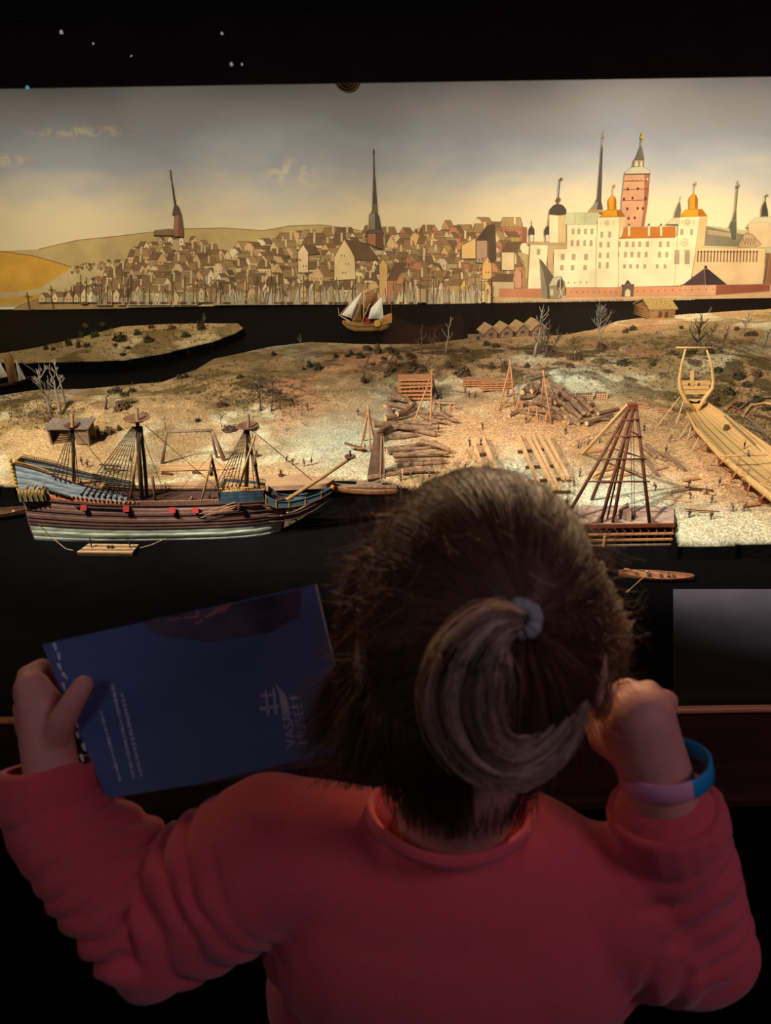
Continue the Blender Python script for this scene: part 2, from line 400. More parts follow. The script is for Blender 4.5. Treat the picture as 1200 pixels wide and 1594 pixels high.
def house(x, y, wd, hh, rw, kind, right):
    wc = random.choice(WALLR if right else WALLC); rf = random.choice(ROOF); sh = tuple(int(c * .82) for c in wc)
    if kind == 0:      # gable towards us, roof running to the right
        a = wd * random.uniform(.65, .95)
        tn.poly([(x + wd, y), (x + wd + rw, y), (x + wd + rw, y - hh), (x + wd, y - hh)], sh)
        tn.poly([(x + wd / 2, y - hh - a), (x + wd / 2 + rw, y - hh - a * .97), (x + wd + rw, y - hh), (x + wd, y - hh)], rf, INK, .7)
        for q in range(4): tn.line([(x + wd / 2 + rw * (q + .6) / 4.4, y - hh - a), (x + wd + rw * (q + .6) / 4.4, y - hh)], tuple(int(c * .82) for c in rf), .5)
        tn.poly([(x, y), (x + wd, y), (x + wd, y - hh), (x + wd / 2, y - hh - a), (x, y - hh)], wc, INK, .7)
        if wd > 13: 
            s_ = wd / 8
            for q in range(3):
                tn.rect(x + s_ * q - .6, y - hh - a * q / 4, 2.2, 3.0, wc); tn.rect(x + wd - s_ * q - 1.4, y - hh - a * q / 4, 2.2, 3.0, wc)
        windows(x + 1, y - 1, wd - 2, hh)
    elif kind == 1:    # gable, roof running to the left
        a = wd * random.uniform(.65, .95)
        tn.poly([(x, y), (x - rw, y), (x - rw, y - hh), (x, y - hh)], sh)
        tn.poly([(x + wd / 2, y - hh - a), (x + wd / 2 - rw, y - hh - a * .97), (x - rw, y - hh), (x, y - hh)], rf, INK, .7)
        tn.poly([(x, y), (x + wd, y), (x + wd, y - hh), (x + wd / 2, y - hh - a), (x, y - hh)], wc, INK, .7)
        windows(x + 1, y - 1, wd - 2, hh)
    else:              # long side with a pitched roof and chimney
        W_ = wd + rw; a = random.uniform(10, 16)
        tn.poly([(x, y), (x + W_, y), (x + W_, y - hh), (x, y - hh)], wc, INK, .7)
        tn.poly([(x - 1, y - hh), (x + W_ + 1, y - hh), (x + W_ - 3, y - hh - a), (x + 4, y - hh - a)], rf, INK, .8)
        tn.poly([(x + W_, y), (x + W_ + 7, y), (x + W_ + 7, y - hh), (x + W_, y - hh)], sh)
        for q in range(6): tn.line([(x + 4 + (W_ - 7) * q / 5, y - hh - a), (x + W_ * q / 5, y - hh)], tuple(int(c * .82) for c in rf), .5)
        cx = x + random.uniform(.2, .8) * W_; tn.rect(cx, y - hh - a * .3, 3, a * .9, (220, 196, 150), 0)
        windows(x + 1, y, W_ - 2, hh)
hs = []
x = 66.0
while x < 812:
    ty = top_y(x); rows = max(1, int(round((470 - ty) / 12.5)))
    for r_ in range(rows):
        yb = ty + 20 + (470 - ty - 18) * r_ / max(1, rows - 1) if rows > 1 else 472
        small = .6 if (x < 200 or (200 < x < 335 and yb < 415)) else 1.0
        if yb > 440 and x < 200: small = .75
        hs.append((yb + random.uniform(-3, 3), x + random.uniform(-7, 7), small))
    x += 12 if x > 200 else 9
hs.sort()
for yb, hx, s_ in hs:
    yy = min(yb, 470); big = 1.0 + .3 * (hx > 560)
    if hx > 790: continue
    house(hx, yy, random.uniform(8, 15) * s_ * (1 + .15 * (hx > 400)), random.uniform(9, 20) * s_ * big, random.uniform(8, 19) * s_, random.choice([0, 0, 0, 1, 2, 2]), hx > 600)
# bigger buildings that stand out
def gabled(pts, c, roof=None, rc=None):
    if roof: tn.poly(roof, rc or (116, 92, 70), INK, .8)
    tn.poly(pts, c, INK, .8)
gabled([(520, 436), (520, 400), (528, 386), (536, 372), (546, 388), (552, 400), (554, 434)], (234, 208, 158), [(536, 372), (572, 378), (590, 404), (552, 404)])
gabled([(464, 424), (464, 392), (472, 380), (480, 392), (480, 424)], (236, 212, 164), [(472, 380), (490, 382), (498, 394), (480, 396)])
gabled([(590, 434), (590, 412), (596, 402), (603, 412), (604, 472), (590, 472)], (222, 180, 120))
gabled([(603, 470), (603, 436), (616, 436), (616, 470)], (196, 134, 100), [(602, 436), (614, 408), (632, 408), (617, 436)])
gabled([(718, 402), (718, 382), (740, 370), (740, 402)], (226, 188, 124), None)
gabled([(741, 400), (741, 374), (758, 374), (758, 410), (741, 408)], (176, 148, 120), [(740, 374), (758, 350), (770, 348), (772, 404), (760, 408), (760, 374)], (92, 76, 62))
gabled([(780, 420), (780, 392), (800, 392), (800, 420)], (224, 202, 158), [(780, 392), (790, 376), (812, 376), (802, 392)])
gabled([(750, 434), (750, 412), (758, 398), (765, 412), (765, 434)], (222, 176, 116)); gabled([(798, 448), (798, 424), (805, 414), (811, 424), (811, 448)], (204, 152, 116))
gabled([(764, 462), (764, 438), (800, 438), (800, 462)], (206, 180, 140), [(756, 438), (772, 426), (800, 426), (796, 438)])
for k in range(26): windows(random.uniform(440, 780), random.uniform(400, 430), 9, 8)
# harbour fringe: pale furled sails and dark masts
for k in range(150):
    sx_ = random.uniform(150, 760); a = random.uniform(16, 34) * (.8 if sx_ < 400 else 1); b_ = random.uniform(3, 7)
    yb = 473 - (sx_ - 600) * .004
    tn.poly([(sx_ - b_, yb), (sx_ + b_, yb), (sx_ + random.uniform(-1, 2), yb - a)], random.choice([(206, 190, 154), (190, 176, 146), (222, 202, 160), (176, 160, 130), (200, 190, 168)]), (120, 98, 72), .5)
for k in range(95):
    sx_ = random.uniform(90, 770); a = random.uniform(18, 46); ln = random.uniform(-7, 7) if random.random() < .35 else 0
    tn.line([(sx_, 472), (sx_ + ln, 472 - a)], random.choice([(84, 66, 50), (110, 88, 64)]), 1.0)
for k in range(50):
    sx_ = random.uniform(130, 800); tn.disc(sx_, 471, random.uniform(2, 6), random.choice([(110, 84, 60), (140, 104, 74), (96, 78, 60)]), random.uniform(1, 3))
for mx_, mh in ((47, 26), (84, 36)):
    tn.line([(mx_, 480), (mx_ - 4, 480 - mh)], (70, 56, 44), 1.3); tn.line([(mx_ - 8, 486 - mh), (mx_ + 4, 487 - mh)], (70, 56, 44), 1)
    tn.poly([(mx_ - 7, 482), (mx_ + 8, 480), (mx_ + 4, 485), (mx_ - 5, 486)], (80, 62, 46))
tn.build('painted_town', PAINT, mural)

# church spires
def spire(name, polys):
    s = Ink()
    for pts, c in polys: s.poly(pts, c, (70, 58, 50), .6)
    return s.build(name, PAINT, mural)
spire('painted_spire', [([(240, 366), (242, 358), (268, 356), (270, 366)], (150, 122, 92)), ([(271, 356), (273, 334), (283, 333), (286, 356), (286, 368), (272, 368)], (160, 118, 92)), ([(279, 357), (280, 333), (283, 333), (286, 356), (286, 368), (279, 368)], (128, 92, 74)),
    ([(269, 334), (272, 320), (274, 317), (279, 322), (283, 334)], (104, 86, 76)), ([(272, 318), (268.5, 290), (267.5, 278), (270, 290), (274.5, 318)], (84, 74, 68)), ([(266.6, 280), (265.4, 264), (266.4, 264), (267.8, 280)], (120, 100, 80))])
spire('painted_spire', [([(572, 378), (572, 363), (596, 363), (597, 388), (590, 386)], (176, 124, 96)), ([(585, 384), (585, 363), (596, 363), (597, 388)], (120, 84, 68)), ([(571, 363), (574, 357), (594, 357), (597, 363)], (110, 96, 82)),
    ([(574, 357), (575, 334), (578, 330), (587, 331), (590, 336), (594, 357)], (140, 132, 116)), ([(584, 357), (584, 331), (587, 331), (590, 336), (594, 357)], (90, 82, 72)), ([(579, 331), (580, 316), (587, 316), (588, 331)], (112, 104, 92)),
    ([(580, 316), (581.4, 270), (581.6, 238), (582.6, 238), (583.6, 270), (587, 316)], (92, 84, 76)), ([(580.8, 239), (581.4, 232), (582.6, 232), (583, 239)], (80, 66, 54))])

# castle
cs = Ink()
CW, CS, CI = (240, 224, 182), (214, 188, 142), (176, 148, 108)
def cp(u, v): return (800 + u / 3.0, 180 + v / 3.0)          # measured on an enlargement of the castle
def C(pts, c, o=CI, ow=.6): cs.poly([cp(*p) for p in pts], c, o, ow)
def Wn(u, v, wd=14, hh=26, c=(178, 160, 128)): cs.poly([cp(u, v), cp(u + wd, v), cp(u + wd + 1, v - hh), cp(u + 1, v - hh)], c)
# shore, low walls
C([(-90, 870), (1400, 845), (1400, 800), (1190, 815), (-90, 845)], (206, 168, 124))
C([(-90, 878), (840, 860), (838, 850), (-90, 868)], (170, 152, 126))
for k in range(150): cs.disc(*cp(-80 + k * 6.1, 871 - k * .105 + random.uniform(-4, 4)), .9, random.choice([(120, 104, 86), (200, 184, 152)]))
C([(-70, 845), (-70, 806), (130, 806), (130, 848)], (200, 134, 98)); C([(240, 845), (240, 802), (1180, 790), (1190, 818), (780, 838)], (206, 146, 106))
# east wing far right, behind
C([(1190, 815), (1200, 500), (1400, 480), (1400, 800)], (210, 176, 132))
C([(1160, 790), (1196, 620), (1400, 600), (1400, 790)], (150, 104, 72))
C([(880, 512), (1110, 540), (1170, 560), (1200, 520), (1200, 640), (840, 625)], (190, 184, 146))
C([(890, 515), (1075, 555), (1150, 585), (1110, 612), (885, 606)], (132, 124, 98)); C([(900, 532), (1010, 548), (1010, 565), (900, 552)], (196, 176, 138))
for k in range(12): cs.line([cp(905 + k * 8.6, 536 + k * 1.2), cp(905 + k * 8.6, 551 + k * 1.2)], (96, 78, 60), .8)
C([(1000, 520), (1010, 490), (1035, 490), (1035, 580), (1012, 580)], (96, 98, 84)); C([(1014, 490), (1028, 440), (1036, 340), (1042, 340), (1034, 440), (1034, 490)], (104, 104, 90))
cs.disc(*cp(1042, 328), 3.0, (128, 112, 84)); C([(1040, 325), (1041, 300), (1044, 300), (1043, 325)], (128, 112, 84))
C([(1080, 520), (1120, 475), (1200, 470), (1200, 520)], (206, 196, 158)); C([(1090, 612), (1090, 500), (1180, 495), (1200, 520), (1200, 612)], (220, 192, 150))
C([(1150, 470), (1152, 430), (1164, 398), (1170, 398), (1180, 440), (1182, 470)], (72, 72, 66)); cs.line([cp(1168, 400), cp(1172, 366)], (96, 82, 62), 1); C([(1171, 366), (1184, 368), (1183, 373), (1171, 372)], (96, 82, 62))
C([(1040, 612), (1066, 560), (1082, 545), (1110, 555), (1150, 600), (1120, 612)], (196, 166, 122), (110, 84, 60), .9)
for k in range(5): cs.line([cp(1058 + k * 14, 604), cp(1066 + k * 13, 570), cp(1074 + k * 13, 604)], (120, 92, 66), .8)
C([(820, 745), (845, 615), (1170, 618), (1160, 790), (940, 790)], (224, 192, 144))
for k in range(19):
    u = 850 + k * 15.2; cs.poly([cp(u, 682), cp(u + 7, 682), cp(u + 9, 640), cp(u + 2, 640)], (140, 104, 76)); cs.disc(*cp(u + 6, 634), 1.9, (104, 70, 54))
C([(1156, 785), (1176, 640), (1190, 640), (1172, 785)], (128, 92, 68))
# left tower block and its three lanterns
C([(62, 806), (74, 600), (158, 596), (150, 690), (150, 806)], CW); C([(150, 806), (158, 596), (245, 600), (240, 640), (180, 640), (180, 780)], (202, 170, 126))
C([(66, 600), (64, 586), (245, 592), (244, 606)], (190, 160, 116)); Wn(104, 648, 16, 28)
for u in (80, 154, 220):
    C([(u - 10, 588), (u - 9, 552), (u + 9, 552), (u + 10, 588)], (220, 206, 180), (80, 66, 58)); C([(u - 13, 554), (u - 12, 530), (u, 510), (u + 12, 530), (u + 13, 554)], (88, 76, 70), (60, 50, 46)); cs.line([cp(u, 512), cp(u, 488)], (96, 84, 70), .8)
C([(162, 592), (162, 455), (205, 455), (205, 592)], CW); C([(205, 592), (205, 455), (240, 455), (240, 592)], (214, 186, 140))
C([(162, 460), (166, 436), (182, 418), (203, 411), (226, 418), (240, 436), (243, 460), (203, 464)], (88, 76, 68), (60, 50, 46)); cs.disc(*cp(205, 392), 3.6, (84, 74, 66)); C([(201, 408), (202, 376), (208, 376), (209, 408)], (84, 74, 66)); cs.line([cp(205, 380), cp(212, 300)], (80, 70, 62), 1.6); C([(212, 290), (225, 291), (225, 298), (212, 298)], (64, 54, 48))
# tall dark spire behind
C([(348, 450), (350, 436), (412, 434), (412, 452)], (190, 150, 110)); C([(350, 438), (376, 408), (388, 380), (408, 140), (411, 140), (404, 400), (412, 436)], (90, 82, 76), (64, 56, 50)); C([(350, 438), (376, 408), (388, 400), (384, 436)], (150, 140, 124)); cs.line([cp(409, 142), cp(416, 66)], (150, 124, 84), 1); cs.line([cp(402, 104), cp(424, 98)], (150, 124, 84), .8)
# great round red tower
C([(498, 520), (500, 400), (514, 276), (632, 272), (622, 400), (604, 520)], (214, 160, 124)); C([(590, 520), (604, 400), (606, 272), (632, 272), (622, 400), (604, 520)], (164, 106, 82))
for v, a, b_ in ((306, 511, 628), (345, 507, 625), (396, 501, 619)): cs.line([cp(a, v), cp(b_, v - 4)], (120, 72, 56), 1.2)
for u, v in ((528, 342), (575, 340), (550, 384), (526, 434), (574, 432), (532, 478), (560, 476), (610, 384), (598, 432), (510, 388)): cs.disc(*cp(u, v), 1.7, (84, 52, 44), 2.4)
for k in range(6): C([(518 + k * 19, 302), (524 + k * 19, 284), (532 + k * 19, 302)], (226, 190, 150), (150, 100, 72))
C([(516, 276), (516, 262), (548, 240), (596, 236), (628, 252), (633, 274)], (190, 184, 160), (110, 100, 80)); cs.line([cp(516, 274), cp(633, 271)], (80, 66, 54), 1.8)
C([(552, 238), (556, 206), (604, 204), (602, 236)], (150, 138, 112), (70, 60, 50)); C([(563, 236), (565, 212), (574, 212), (574, 236)], (226, 214, 180)); C([(586, 236), (587, 212), (595, 212), (595, 236)], (226, 214, 180))
C([(558, 206), (570, 190), (578, 164), (590, 140), (596, 164), (604, 204)], (112, 104, 88), (60, 52, 44)); cs.line([cp(588, 144), cp(596, 76)], (140, 116, 60), 1.4); cs.disc(*cp(596, 100), 3.2, (190, 158, 74)); cs.disc(*cp(595, 84), 1.6, (200, 166, 80))
# main white blocks
C([(180, 800), (185, 622), (245, 620), (245, 500), (385, 500), (385, 800)], CW)
C([(230, 508), (240, 455), (395, 450), (382, 506)], (196, 200, 160)); 
for u in (282, 330): C([(u - 2, 500), (u - 2, 456), (u + 2, 456), (u + 2, 500)], (220, 214, 176))
for u in (266, 293, 324, 354): Wn(u, 552, 13, 26); Wn(u - 4, 608, 13, 28)
for u in (216, 266, 324): Wn(u, 672, 18, 28); Wn(u - 4, 720, 17, 24)
C([(380, 800), (380, 566), (760, 560), (775, 792)], CW)
C([(480, 574), (504, 520), (750, 516), (750, 568)], (190, 118, 52))
for u in (534, 627, 683): C([(u - 5, 560), (u - 5, 514), (u + 5, 514), (u + 5, 560)], (238, 220, 180)); cs.disc(*cp(u, 508), 1.8, (120, 90, 66))
for j, (v, us) in enumerate(((612, (480, 516, 546, 576, 612, 672, 708)), (660, (474, 510, 540, 572, 606, 668, 702)), (712, (470, 506, 534, 566, 600, 658, 694)))):
    for u in us: Wn(u, v, 14 if j < 2 else 13, 26 if j < 2 else 20)
# towers with golden domes
C([(378, 800), (388, 470), (520, 470), (500, 560), (484, 574), (484, 800)], CW); C([(486, 574), (490, 472), (520, 470), (516, 520), (500, 524)], (220, 190, 142))
for u in (400, 436): Wn(u, 568, 13, 28); Wn(u - 5, 614, 13, 26); Wn(u - 8, 664, 13, 26); Wn(u - 10, 712, 13, 30)
cs.disc(*cp(430, 500), 5.2, (226, 206, 162)); cs.disc(*cp(430, 500), 3.4, (206, 186, 146)); Wn(398, 512, 6, 20, (216, 192, 148)); Wn(458, 512, 6, 20, (216, 192, 148))
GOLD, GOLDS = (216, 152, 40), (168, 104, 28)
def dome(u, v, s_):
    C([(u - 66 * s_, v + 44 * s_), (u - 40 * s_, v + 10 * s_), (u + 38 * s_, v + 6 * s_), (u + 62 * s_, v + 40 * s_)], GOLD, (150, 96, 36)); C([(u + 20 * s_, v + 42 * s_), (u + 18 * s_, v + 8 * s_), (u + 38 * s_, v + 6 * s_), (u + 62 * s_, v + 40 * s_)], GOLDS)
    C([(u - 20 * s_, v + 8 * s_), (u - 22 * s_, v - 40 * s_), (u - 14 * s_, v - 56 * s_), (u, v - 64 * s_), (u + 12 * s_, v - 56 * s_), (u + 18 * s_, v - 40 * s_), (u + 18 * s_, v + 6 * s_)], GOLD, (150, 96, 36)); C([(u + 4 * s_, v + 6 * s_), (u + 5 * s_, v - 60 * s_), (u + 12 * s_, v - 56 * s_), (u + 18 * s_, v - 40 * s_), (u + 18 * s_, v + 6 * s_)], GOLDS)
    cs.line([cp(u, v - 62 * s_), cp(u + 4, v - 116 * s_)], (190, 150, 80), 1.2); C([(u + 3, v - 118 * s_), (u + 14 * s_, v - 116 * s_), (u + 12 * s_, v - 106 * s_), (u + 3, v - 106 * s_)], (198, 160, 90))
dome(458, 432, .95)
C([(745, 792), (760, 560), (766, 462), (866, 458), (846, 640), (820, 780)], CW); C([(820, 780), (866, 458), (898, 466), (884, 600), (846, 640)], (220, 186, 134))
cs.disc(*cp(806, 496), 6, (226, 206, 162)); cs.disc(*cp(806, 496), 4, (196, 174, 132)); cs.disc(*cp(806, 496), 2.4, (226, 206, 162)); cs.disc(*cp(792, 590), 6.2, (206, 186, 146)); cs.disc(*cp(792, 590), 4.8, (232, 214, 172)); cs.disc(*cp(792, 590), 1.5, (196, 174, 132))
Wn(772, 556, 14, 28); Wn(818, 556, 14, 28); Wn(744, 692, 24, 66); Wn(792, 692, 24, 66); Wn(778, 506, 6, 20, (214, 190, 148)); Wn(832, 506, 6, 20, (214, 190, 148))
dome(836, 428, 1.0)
C([(705, 505), (735, 478), (770, 474), (768, 506)], (206, 200, 164)); C([(744, 476), (752, 440), (766, 404), (772, 404), (776, 440), (772, 474)], (112, 108, 86)); cs.line([cp(769, 404), cp(773, 376)], (128, 112, 84), .9)
# gatehouse, crane house, black pyramid roof
C([(500, 842), (504, 800), (524, 772), (534, 772), (556, 800), (552, 842)], (112, 92, 84), (60, 48, 44)); C([(514, 842), (516, 816), (528, 806), (540, 816), (540, 842)], (226, 206, 160)); cs.disc(*cp(504, 792), 2, (84, 66, 60)); cs.disc(*cp(552, 790), 2, (84, 66, 60)); cs.disc(*cp(528, 774), 2.4, (84, 66, 60))
for k in range(9): cs.disc(*cp(266 + k * 26, 822), 1, (120, 74, 58)); cs.disc(*cp(572 + k * 33, 818 - k), 1, (120, 74, 58))
C([(128, 850), (116, 668), (128, 676), (180, 748), (158, 800), (165, 852)], (112, 98, 84), (66, 54, 46)); C([(128, 850), (116, 668), (150, 800), (148, 852)], (150, 134, 112))
C([(158, 796), (180, 752), (218, 750), (236, 780), (236, 830), (212, 852), (166, 852)], (156, 142, 116), (66, 54, 46)); C([(158, 796), (180, 752), (218, 750), (204, 790)], (206, 196, 160), (90, 76, 60))
cs.disc(*cp(214, 790), 5.4, (96, 80, 66), 10); C([(166, 838), (166, 808), (182, 808), (182, 838)], (206, 196, 164)); cs.line([cp(206, 800), cp(228, 850)], (206, 190, 150), 1.2); cs.line([cp(228, 800), cp(204, 850)], (206, 190, 150), 1.2); cs.line([cp(214, 756), cp(214, 826)], (214, 200, 160), 1.2)
C([(780, 840), (782, 792), (940, 788), (936, 836)], (216, 160, 118)); C([(936, 836), (940, 788), (1190, 784), (1190, 818)], (150, 86, 66))
C([(778, 792), (884, 712), (898, 712), (988, 786), (900, 788)], (66, 52, 56), (44, 36, 38)); C([(778, 792), (884, 712), (890, 788)], (84, 66, 68)); C([(884, 714), (885, 698), (897, 698), (898, 714)], (60, 48, 50))
for k in range(5): cs.disc(*cp(794 + k * 33, 812 - k), 1, (120, 74, 58))
for k in range(4): C([(248 + k * 28, 780), (252 + k * 28, 772), (256 + k * 28, 780)], (196, 174, 132))
cs.build('painted_castle', PAINT, mural)
# ------------------------------------------------------------------ model landscape
def vnoise(x, y, seed):
    r = np.random.default_rng(seed); L = r.random((257, 257))
    xi = np.floor(x).astype(int); yi = np.floor(y).astype(int); fx = x - xi; fy = y - yi
    fx = fx * fx * (3 - 2 * fx); fy = fy * fy * (3 - 2 * fy)
    a = L[xi % 256, yi % 256]; b_ = L[(xi + 1) % 256, yi % 256]; c_ = L[xi % 256, (yi + 1) % 256]; d = L[(xi + 1) % 256, (yi + 1) % 256]
    return (a * (1 - fx) + b_ * fx) * (1 - fy) + (c_ * (1 - fx) + d * fx) * fy
def fbm(x, y, sc_, seed, octv=4):
    s = 0; a = .5; t = 0
    for k in range(octv):
        s = s + a * vnoise(x * sc_ + 31.7 * k, y * sc_ + 17.3 * k, seed + k); t += a; a *= .5; sc_ *= 2.03
    return s / t
BZ = WZ + .045
def shore(pts): return np.array([(onZ(px, py, BZ).x, onZ(px, py, BZ).y) for px, py in pts])
MAIN = shore([(-230, 640), (-120, 622), (0, 612), (60, 603), (130, 601), (250, 591), (300, 572), (330, 555), (380, 545), (420, 536), (480, 529), (560, 532), (660, 533), (720, 525), (745, 518), (800, 521), (870, 519), (920, 510), (960, 497), (1000, 491), (1100, 484), (1200, 478), (1500, 462),
              (1700, 850), (1300, 838), (1200, 839), (1120, 842), (1056, 842), (1051, 803), (960, 800), (880, 799), (800, 790), (700, 772), (655, 758), (600, 746), (540, 740), (500, 741), (440, 744), (250, 768), (100, 762), (30, 752), (0, 750), (-160, 742), (-260, 735)])
FAR = shore([(-150, 566), (-60, 552), (0, 546), (60, 536), (120, 522), (190, 504), (260, 501), (320, 500), (372, 500), (379, 506), (366, 514), (330, 527), (260, 544), (190, 556), (120, 558), (40, 560), (0, 560), (-100, 580)])
def sdist(px, py, poly):
    n = len(poly); dmin = np.full(px.shape, 1e9); ins = np.zeros(px.shape, bool)
    for i in range(n):
        ax, ay = poly[i]; bx, by = poly[(i + 1) % n]; ex, ey = bx - ax, by - ay
        t = np.clip(((px - ax) * ex + (py - ay) * ey) / (ex * ex + ey * ey + 1e-12), 0, 1)
        dmin = np.minimum(dmin, (px - ax - t * ex) ** 2 + (py - ay - t * ey) ** 2)
        cnd = ((ay > py) != (by > py)) & (px < (bx - ax) * (py - ay) / (by - ay + 1e-12) + ax); ins ^= cnd
    return np.where(ins, 1, -1) * np.sqrt(dmin)
def smooth(a, b_, x):
    t = np.clip((x - a) / (b_ - a), 0, 1); return t * t * (3 - 2 * t)
GX0, GY0, GS = -3.0, 1.40, .0055
gx = np.arange(GX0, 3.0, GS); gy = np.arange(GY0, 3.96, GS)
XX, YY = np.meshgrid(gx, gy)
def pxfield(X, Y, Z):
    v = np.stack([X - CAM.x, Y - CAM.y, Z - CAM.z], -1); d = v @ np.array(AZ)
    return 600 + F * (v @ np.array(AX)) / d, 797 - F * (v @ np.array(AY)) / d
PXF, PYF = pxfield(XX, YY, np.full(XX.shape, BZ))
def gauss(cx, cy, rx, ry): return np.exp(-((PXF - cx) / rx) ** 2 - ((PYF - cy) / ry) ** 2)
def land(poly, seed, base, relief, wob):
    sd = sdist(XX, YY, poly) + (fbm(XX, YY, 9, seed + 50) - .5) * wob
    hill = fbm(XX, YY, 1.7, seed, 3); fine = fbm(XX, YY, 9, seed + 9, 4)
    inn = smooth(0, .35, sd)
    h_ = base * smooth(-.006, .012, sd) + relief * inn * np.clip(hill - .34, 0, 1) * 2 + .030 * inn * (fine - .42)
    return sd, h_
sdM, hM = land(MAIN, 11, .040, .042, .02)
sdF, hF = land(FAR, 23, .038, .022, .02)
# the shipyard ground is trodden flat; low rocky mounds behind it
flat = np.clip(gauss(760, 700, 330, 70) * 1.6 + gauss(180, 720, 330, 40) * 1.3 + gauss(1050, 740, 220, 90) * 1.5, 0, 1)
hM = hM * (1 - flat) + flat * (.042 * smooth(-.006, .012, sdM) + .004 * (fbm(XX, YY, 12, 5) - .5))
hM = hM + smooth(0, .1, sdM) * (.030 * gauss(900, 600, 60, 16) + .026 * gauss(1080, 575, 90, 14) + .02 * gauss(420, 600, 120, 22) + .022 * gauss(60, 690, 120, 22) + .02 * gauss(250, 640, 90, 16) + .015 * gauss(1180, 520, 120, 20))
HH = np.where(sdM > -.03, hM, 0); HH2 = np.where(sdF > -.03, hF, 0)
HT = np.maximum(HH, HH2)
def hz(x, y):
    u = (x - GX0) / GS; v = (y - GY0) / GS
    i = min(max(int(u), 0), len(gx) - 2); j = min(max(int(v), 0), len(gy) - 2); fu = min(max(u - i, 0), 1); fv = min(max(v - j, 0), 1)
    return WZ + float((HT[j, i] * (1 - fu) + HT[j, i + 1] * fu) * (1 - fv) + (HT[j + 1, i] * (1 - fu) + HT[j + 1, i + 1] * fu) * fv)
def G(px, py, dz=0.0):
    """the spot on the ground seen at this pixel"""
    z = BZ
    for _ in range(24):
        p = onZ(px, py, z); z = .5 * z + .5 * hz(p.x, p.y)
    p = onZ(px, py, z); return Vector((p.x, p.y, z + dz))
def over(base, px, py):
    """a point straight above or beside the base point, at its distance from the camera"""
    return onY(px, py, base.y)
# colours of the ground (sand, bare rock, moss, rust-coloured sawdust, painted-in greenish light)
def L3(c): return np.array(lin(c))
def lerp(a, b_, t): return a * (1 - t[..., None]) + b_ * t[..., None]
nA = fbm(XX, YY, 3.2, 71, 5); nB = fbm(XX, YY, 7.5, 83, 5); nC = fbm(XX * 1.0, YY, 40, 91, 3); nD = fbm(XX, YY, 16, 97, 4)
cM = np.zeros(XX.shape + (3,)) + L3((190, 158, 112))
cM = lerp(cM, L3((220, 206, 166)), smooth(.50, .62, nA))
cM = lerp(cM, L3((150, 128, 82)), smooth(.53, .66, nB) * .8)
cM = lerp(cM, L3((192, 142, 102)), np.clip(smooth(.46, .64, nB[::-1, ::-1]) * (gauss(1000, 540, 260, 45) + gauss(540, 600, 120, 60) + gauss(450, 650, 80, 50)) * 1.2, 0, .9))
cM = lerp(cM, L3((206, 162, 114)), np.clip(gauss(780, 668, 190, 42) * 1.25 * (.5 + nD), 0, .95))
cM = lerp(cM, L3((208, 166, 120)), np.clip(gauss(1110, 740, 110, 50) * 1.1 * (.5 + nD), 0, .9))
cM = lerp(cM, L3((206, 214, 186)), np.clip((gauss(540, 690, 90, 42) + gauss(800, 745, 55, 40) + gauss(960, 770, 90, 36) + gauss(1110, 820, 120, 22) * 1.4 + gauss(640, 620, 60, 22) * .7 + gauss(890, 610, 80, 20) * .8) * (.55 + nB * .8), 0, .9))  # pale patches, with a greenish-white light tint painted into the ground
moss = np.clip(smooth(.50, .60, nD) * np.clip(gauss(900, 575, 340, 40) + gauss(1120, 620, 110, 40) + gauss(330, 610, 180, 30) * .8 + gauss(60, 640, 120, 30) * .9 + gauss(700, 560, 200, 22), 0, 1), 0, .85)
cM = lerp(cM, L3((88, 74, 46)), moss)
cM = cM * (.78 + .44 * nC)[..., None]
cF = np.zeros(XX.shape + (3,)) + L3((196, 168, 118)); cF = lerp(cF, L3((222, 200, 150)), smooth(.48, .6, nA)); cF = lerp(cF, L3((128, 104, 66)), smooth(.54, .64, nB) * .8); cF = cF * (.8 + .4 * nC)[..., None]
def land_mesh(name, sd, h_, colr, m):
    ok = sd > -.02; idx = -np.ones(sd.shape, int); idx[ok] = np.arange(ok.sum())
    q = ok[:-1, :-1] & ok[1:, :-1] & ok[:-1, 1:] & ok[1:, 1:]
    q &= (PXF[:-1, :-1] > -260) & (PXF[:-1, :-1] < 1500)
    fs = np.stack([idx[:-1, :-1][q], idx[:-1, 1:][q], idx[1:, 1:][q], idx[1:, :-1][q]], -1)
    side = smooth(GS * .4, GS * 1.6, sd); c_ = lerp(np.zeros(sd.shape + (3,)) + .002, colr, side)
    g1, g0 = np.gradient(sd, GS); gl_ = np.sqrt(g0 ** 2 + g1 ** 2) + 1e-6; near_ = np.abs(sd) < GS * .75
    XS = np.where(near_, XX - sd * g0 / gl_ ** 2, XX); YS = np.where(near_, YY - sd * g1 / gl_ ** 2, YY)
    inner = np.where(near_, .030, np.where(sd < 0, -.012, np.maximum(h_, .030)))
    vs = np.stack([XS[ok], YS[ok], inner[ok] + WZ], -1)
    used, inv = np.unique(fs, return_inverse=True); vs = vs[used]; cc = c_[ok][used]; fs = inv.reshape(-1, 4)
    me = bpy.data.meshes.new(name); me.vertices.add(len(vs)); me.vertices.foreach_set('co', vs.astype(np.float32).ravel())
    me.loops.add(fs.size); me.polygons.add(len(fs)); me.loops.foreach_set('vertex_index', fs.ravel().astype(np.int32)); me.polygons.foreach_set('loop_start', np.arange(0, fs.size, 4, dtype=np.int32))
    me.update(calc_edges=True); me.polygons.foreach_set('use_smooth', np.ones(len(fs), bool))
    a = me.color_attributes.new('Col', 'FLOAT_COLOR', 'POINT'); a.data.foreach_set('color', np.concatenate([cc, np.ones((len(cc), 1))], 1).astype(np.float32).ravel())
    me.materials.append(m); o = bpy.data.objects.new(name, me); COL.objects.link(o); return o
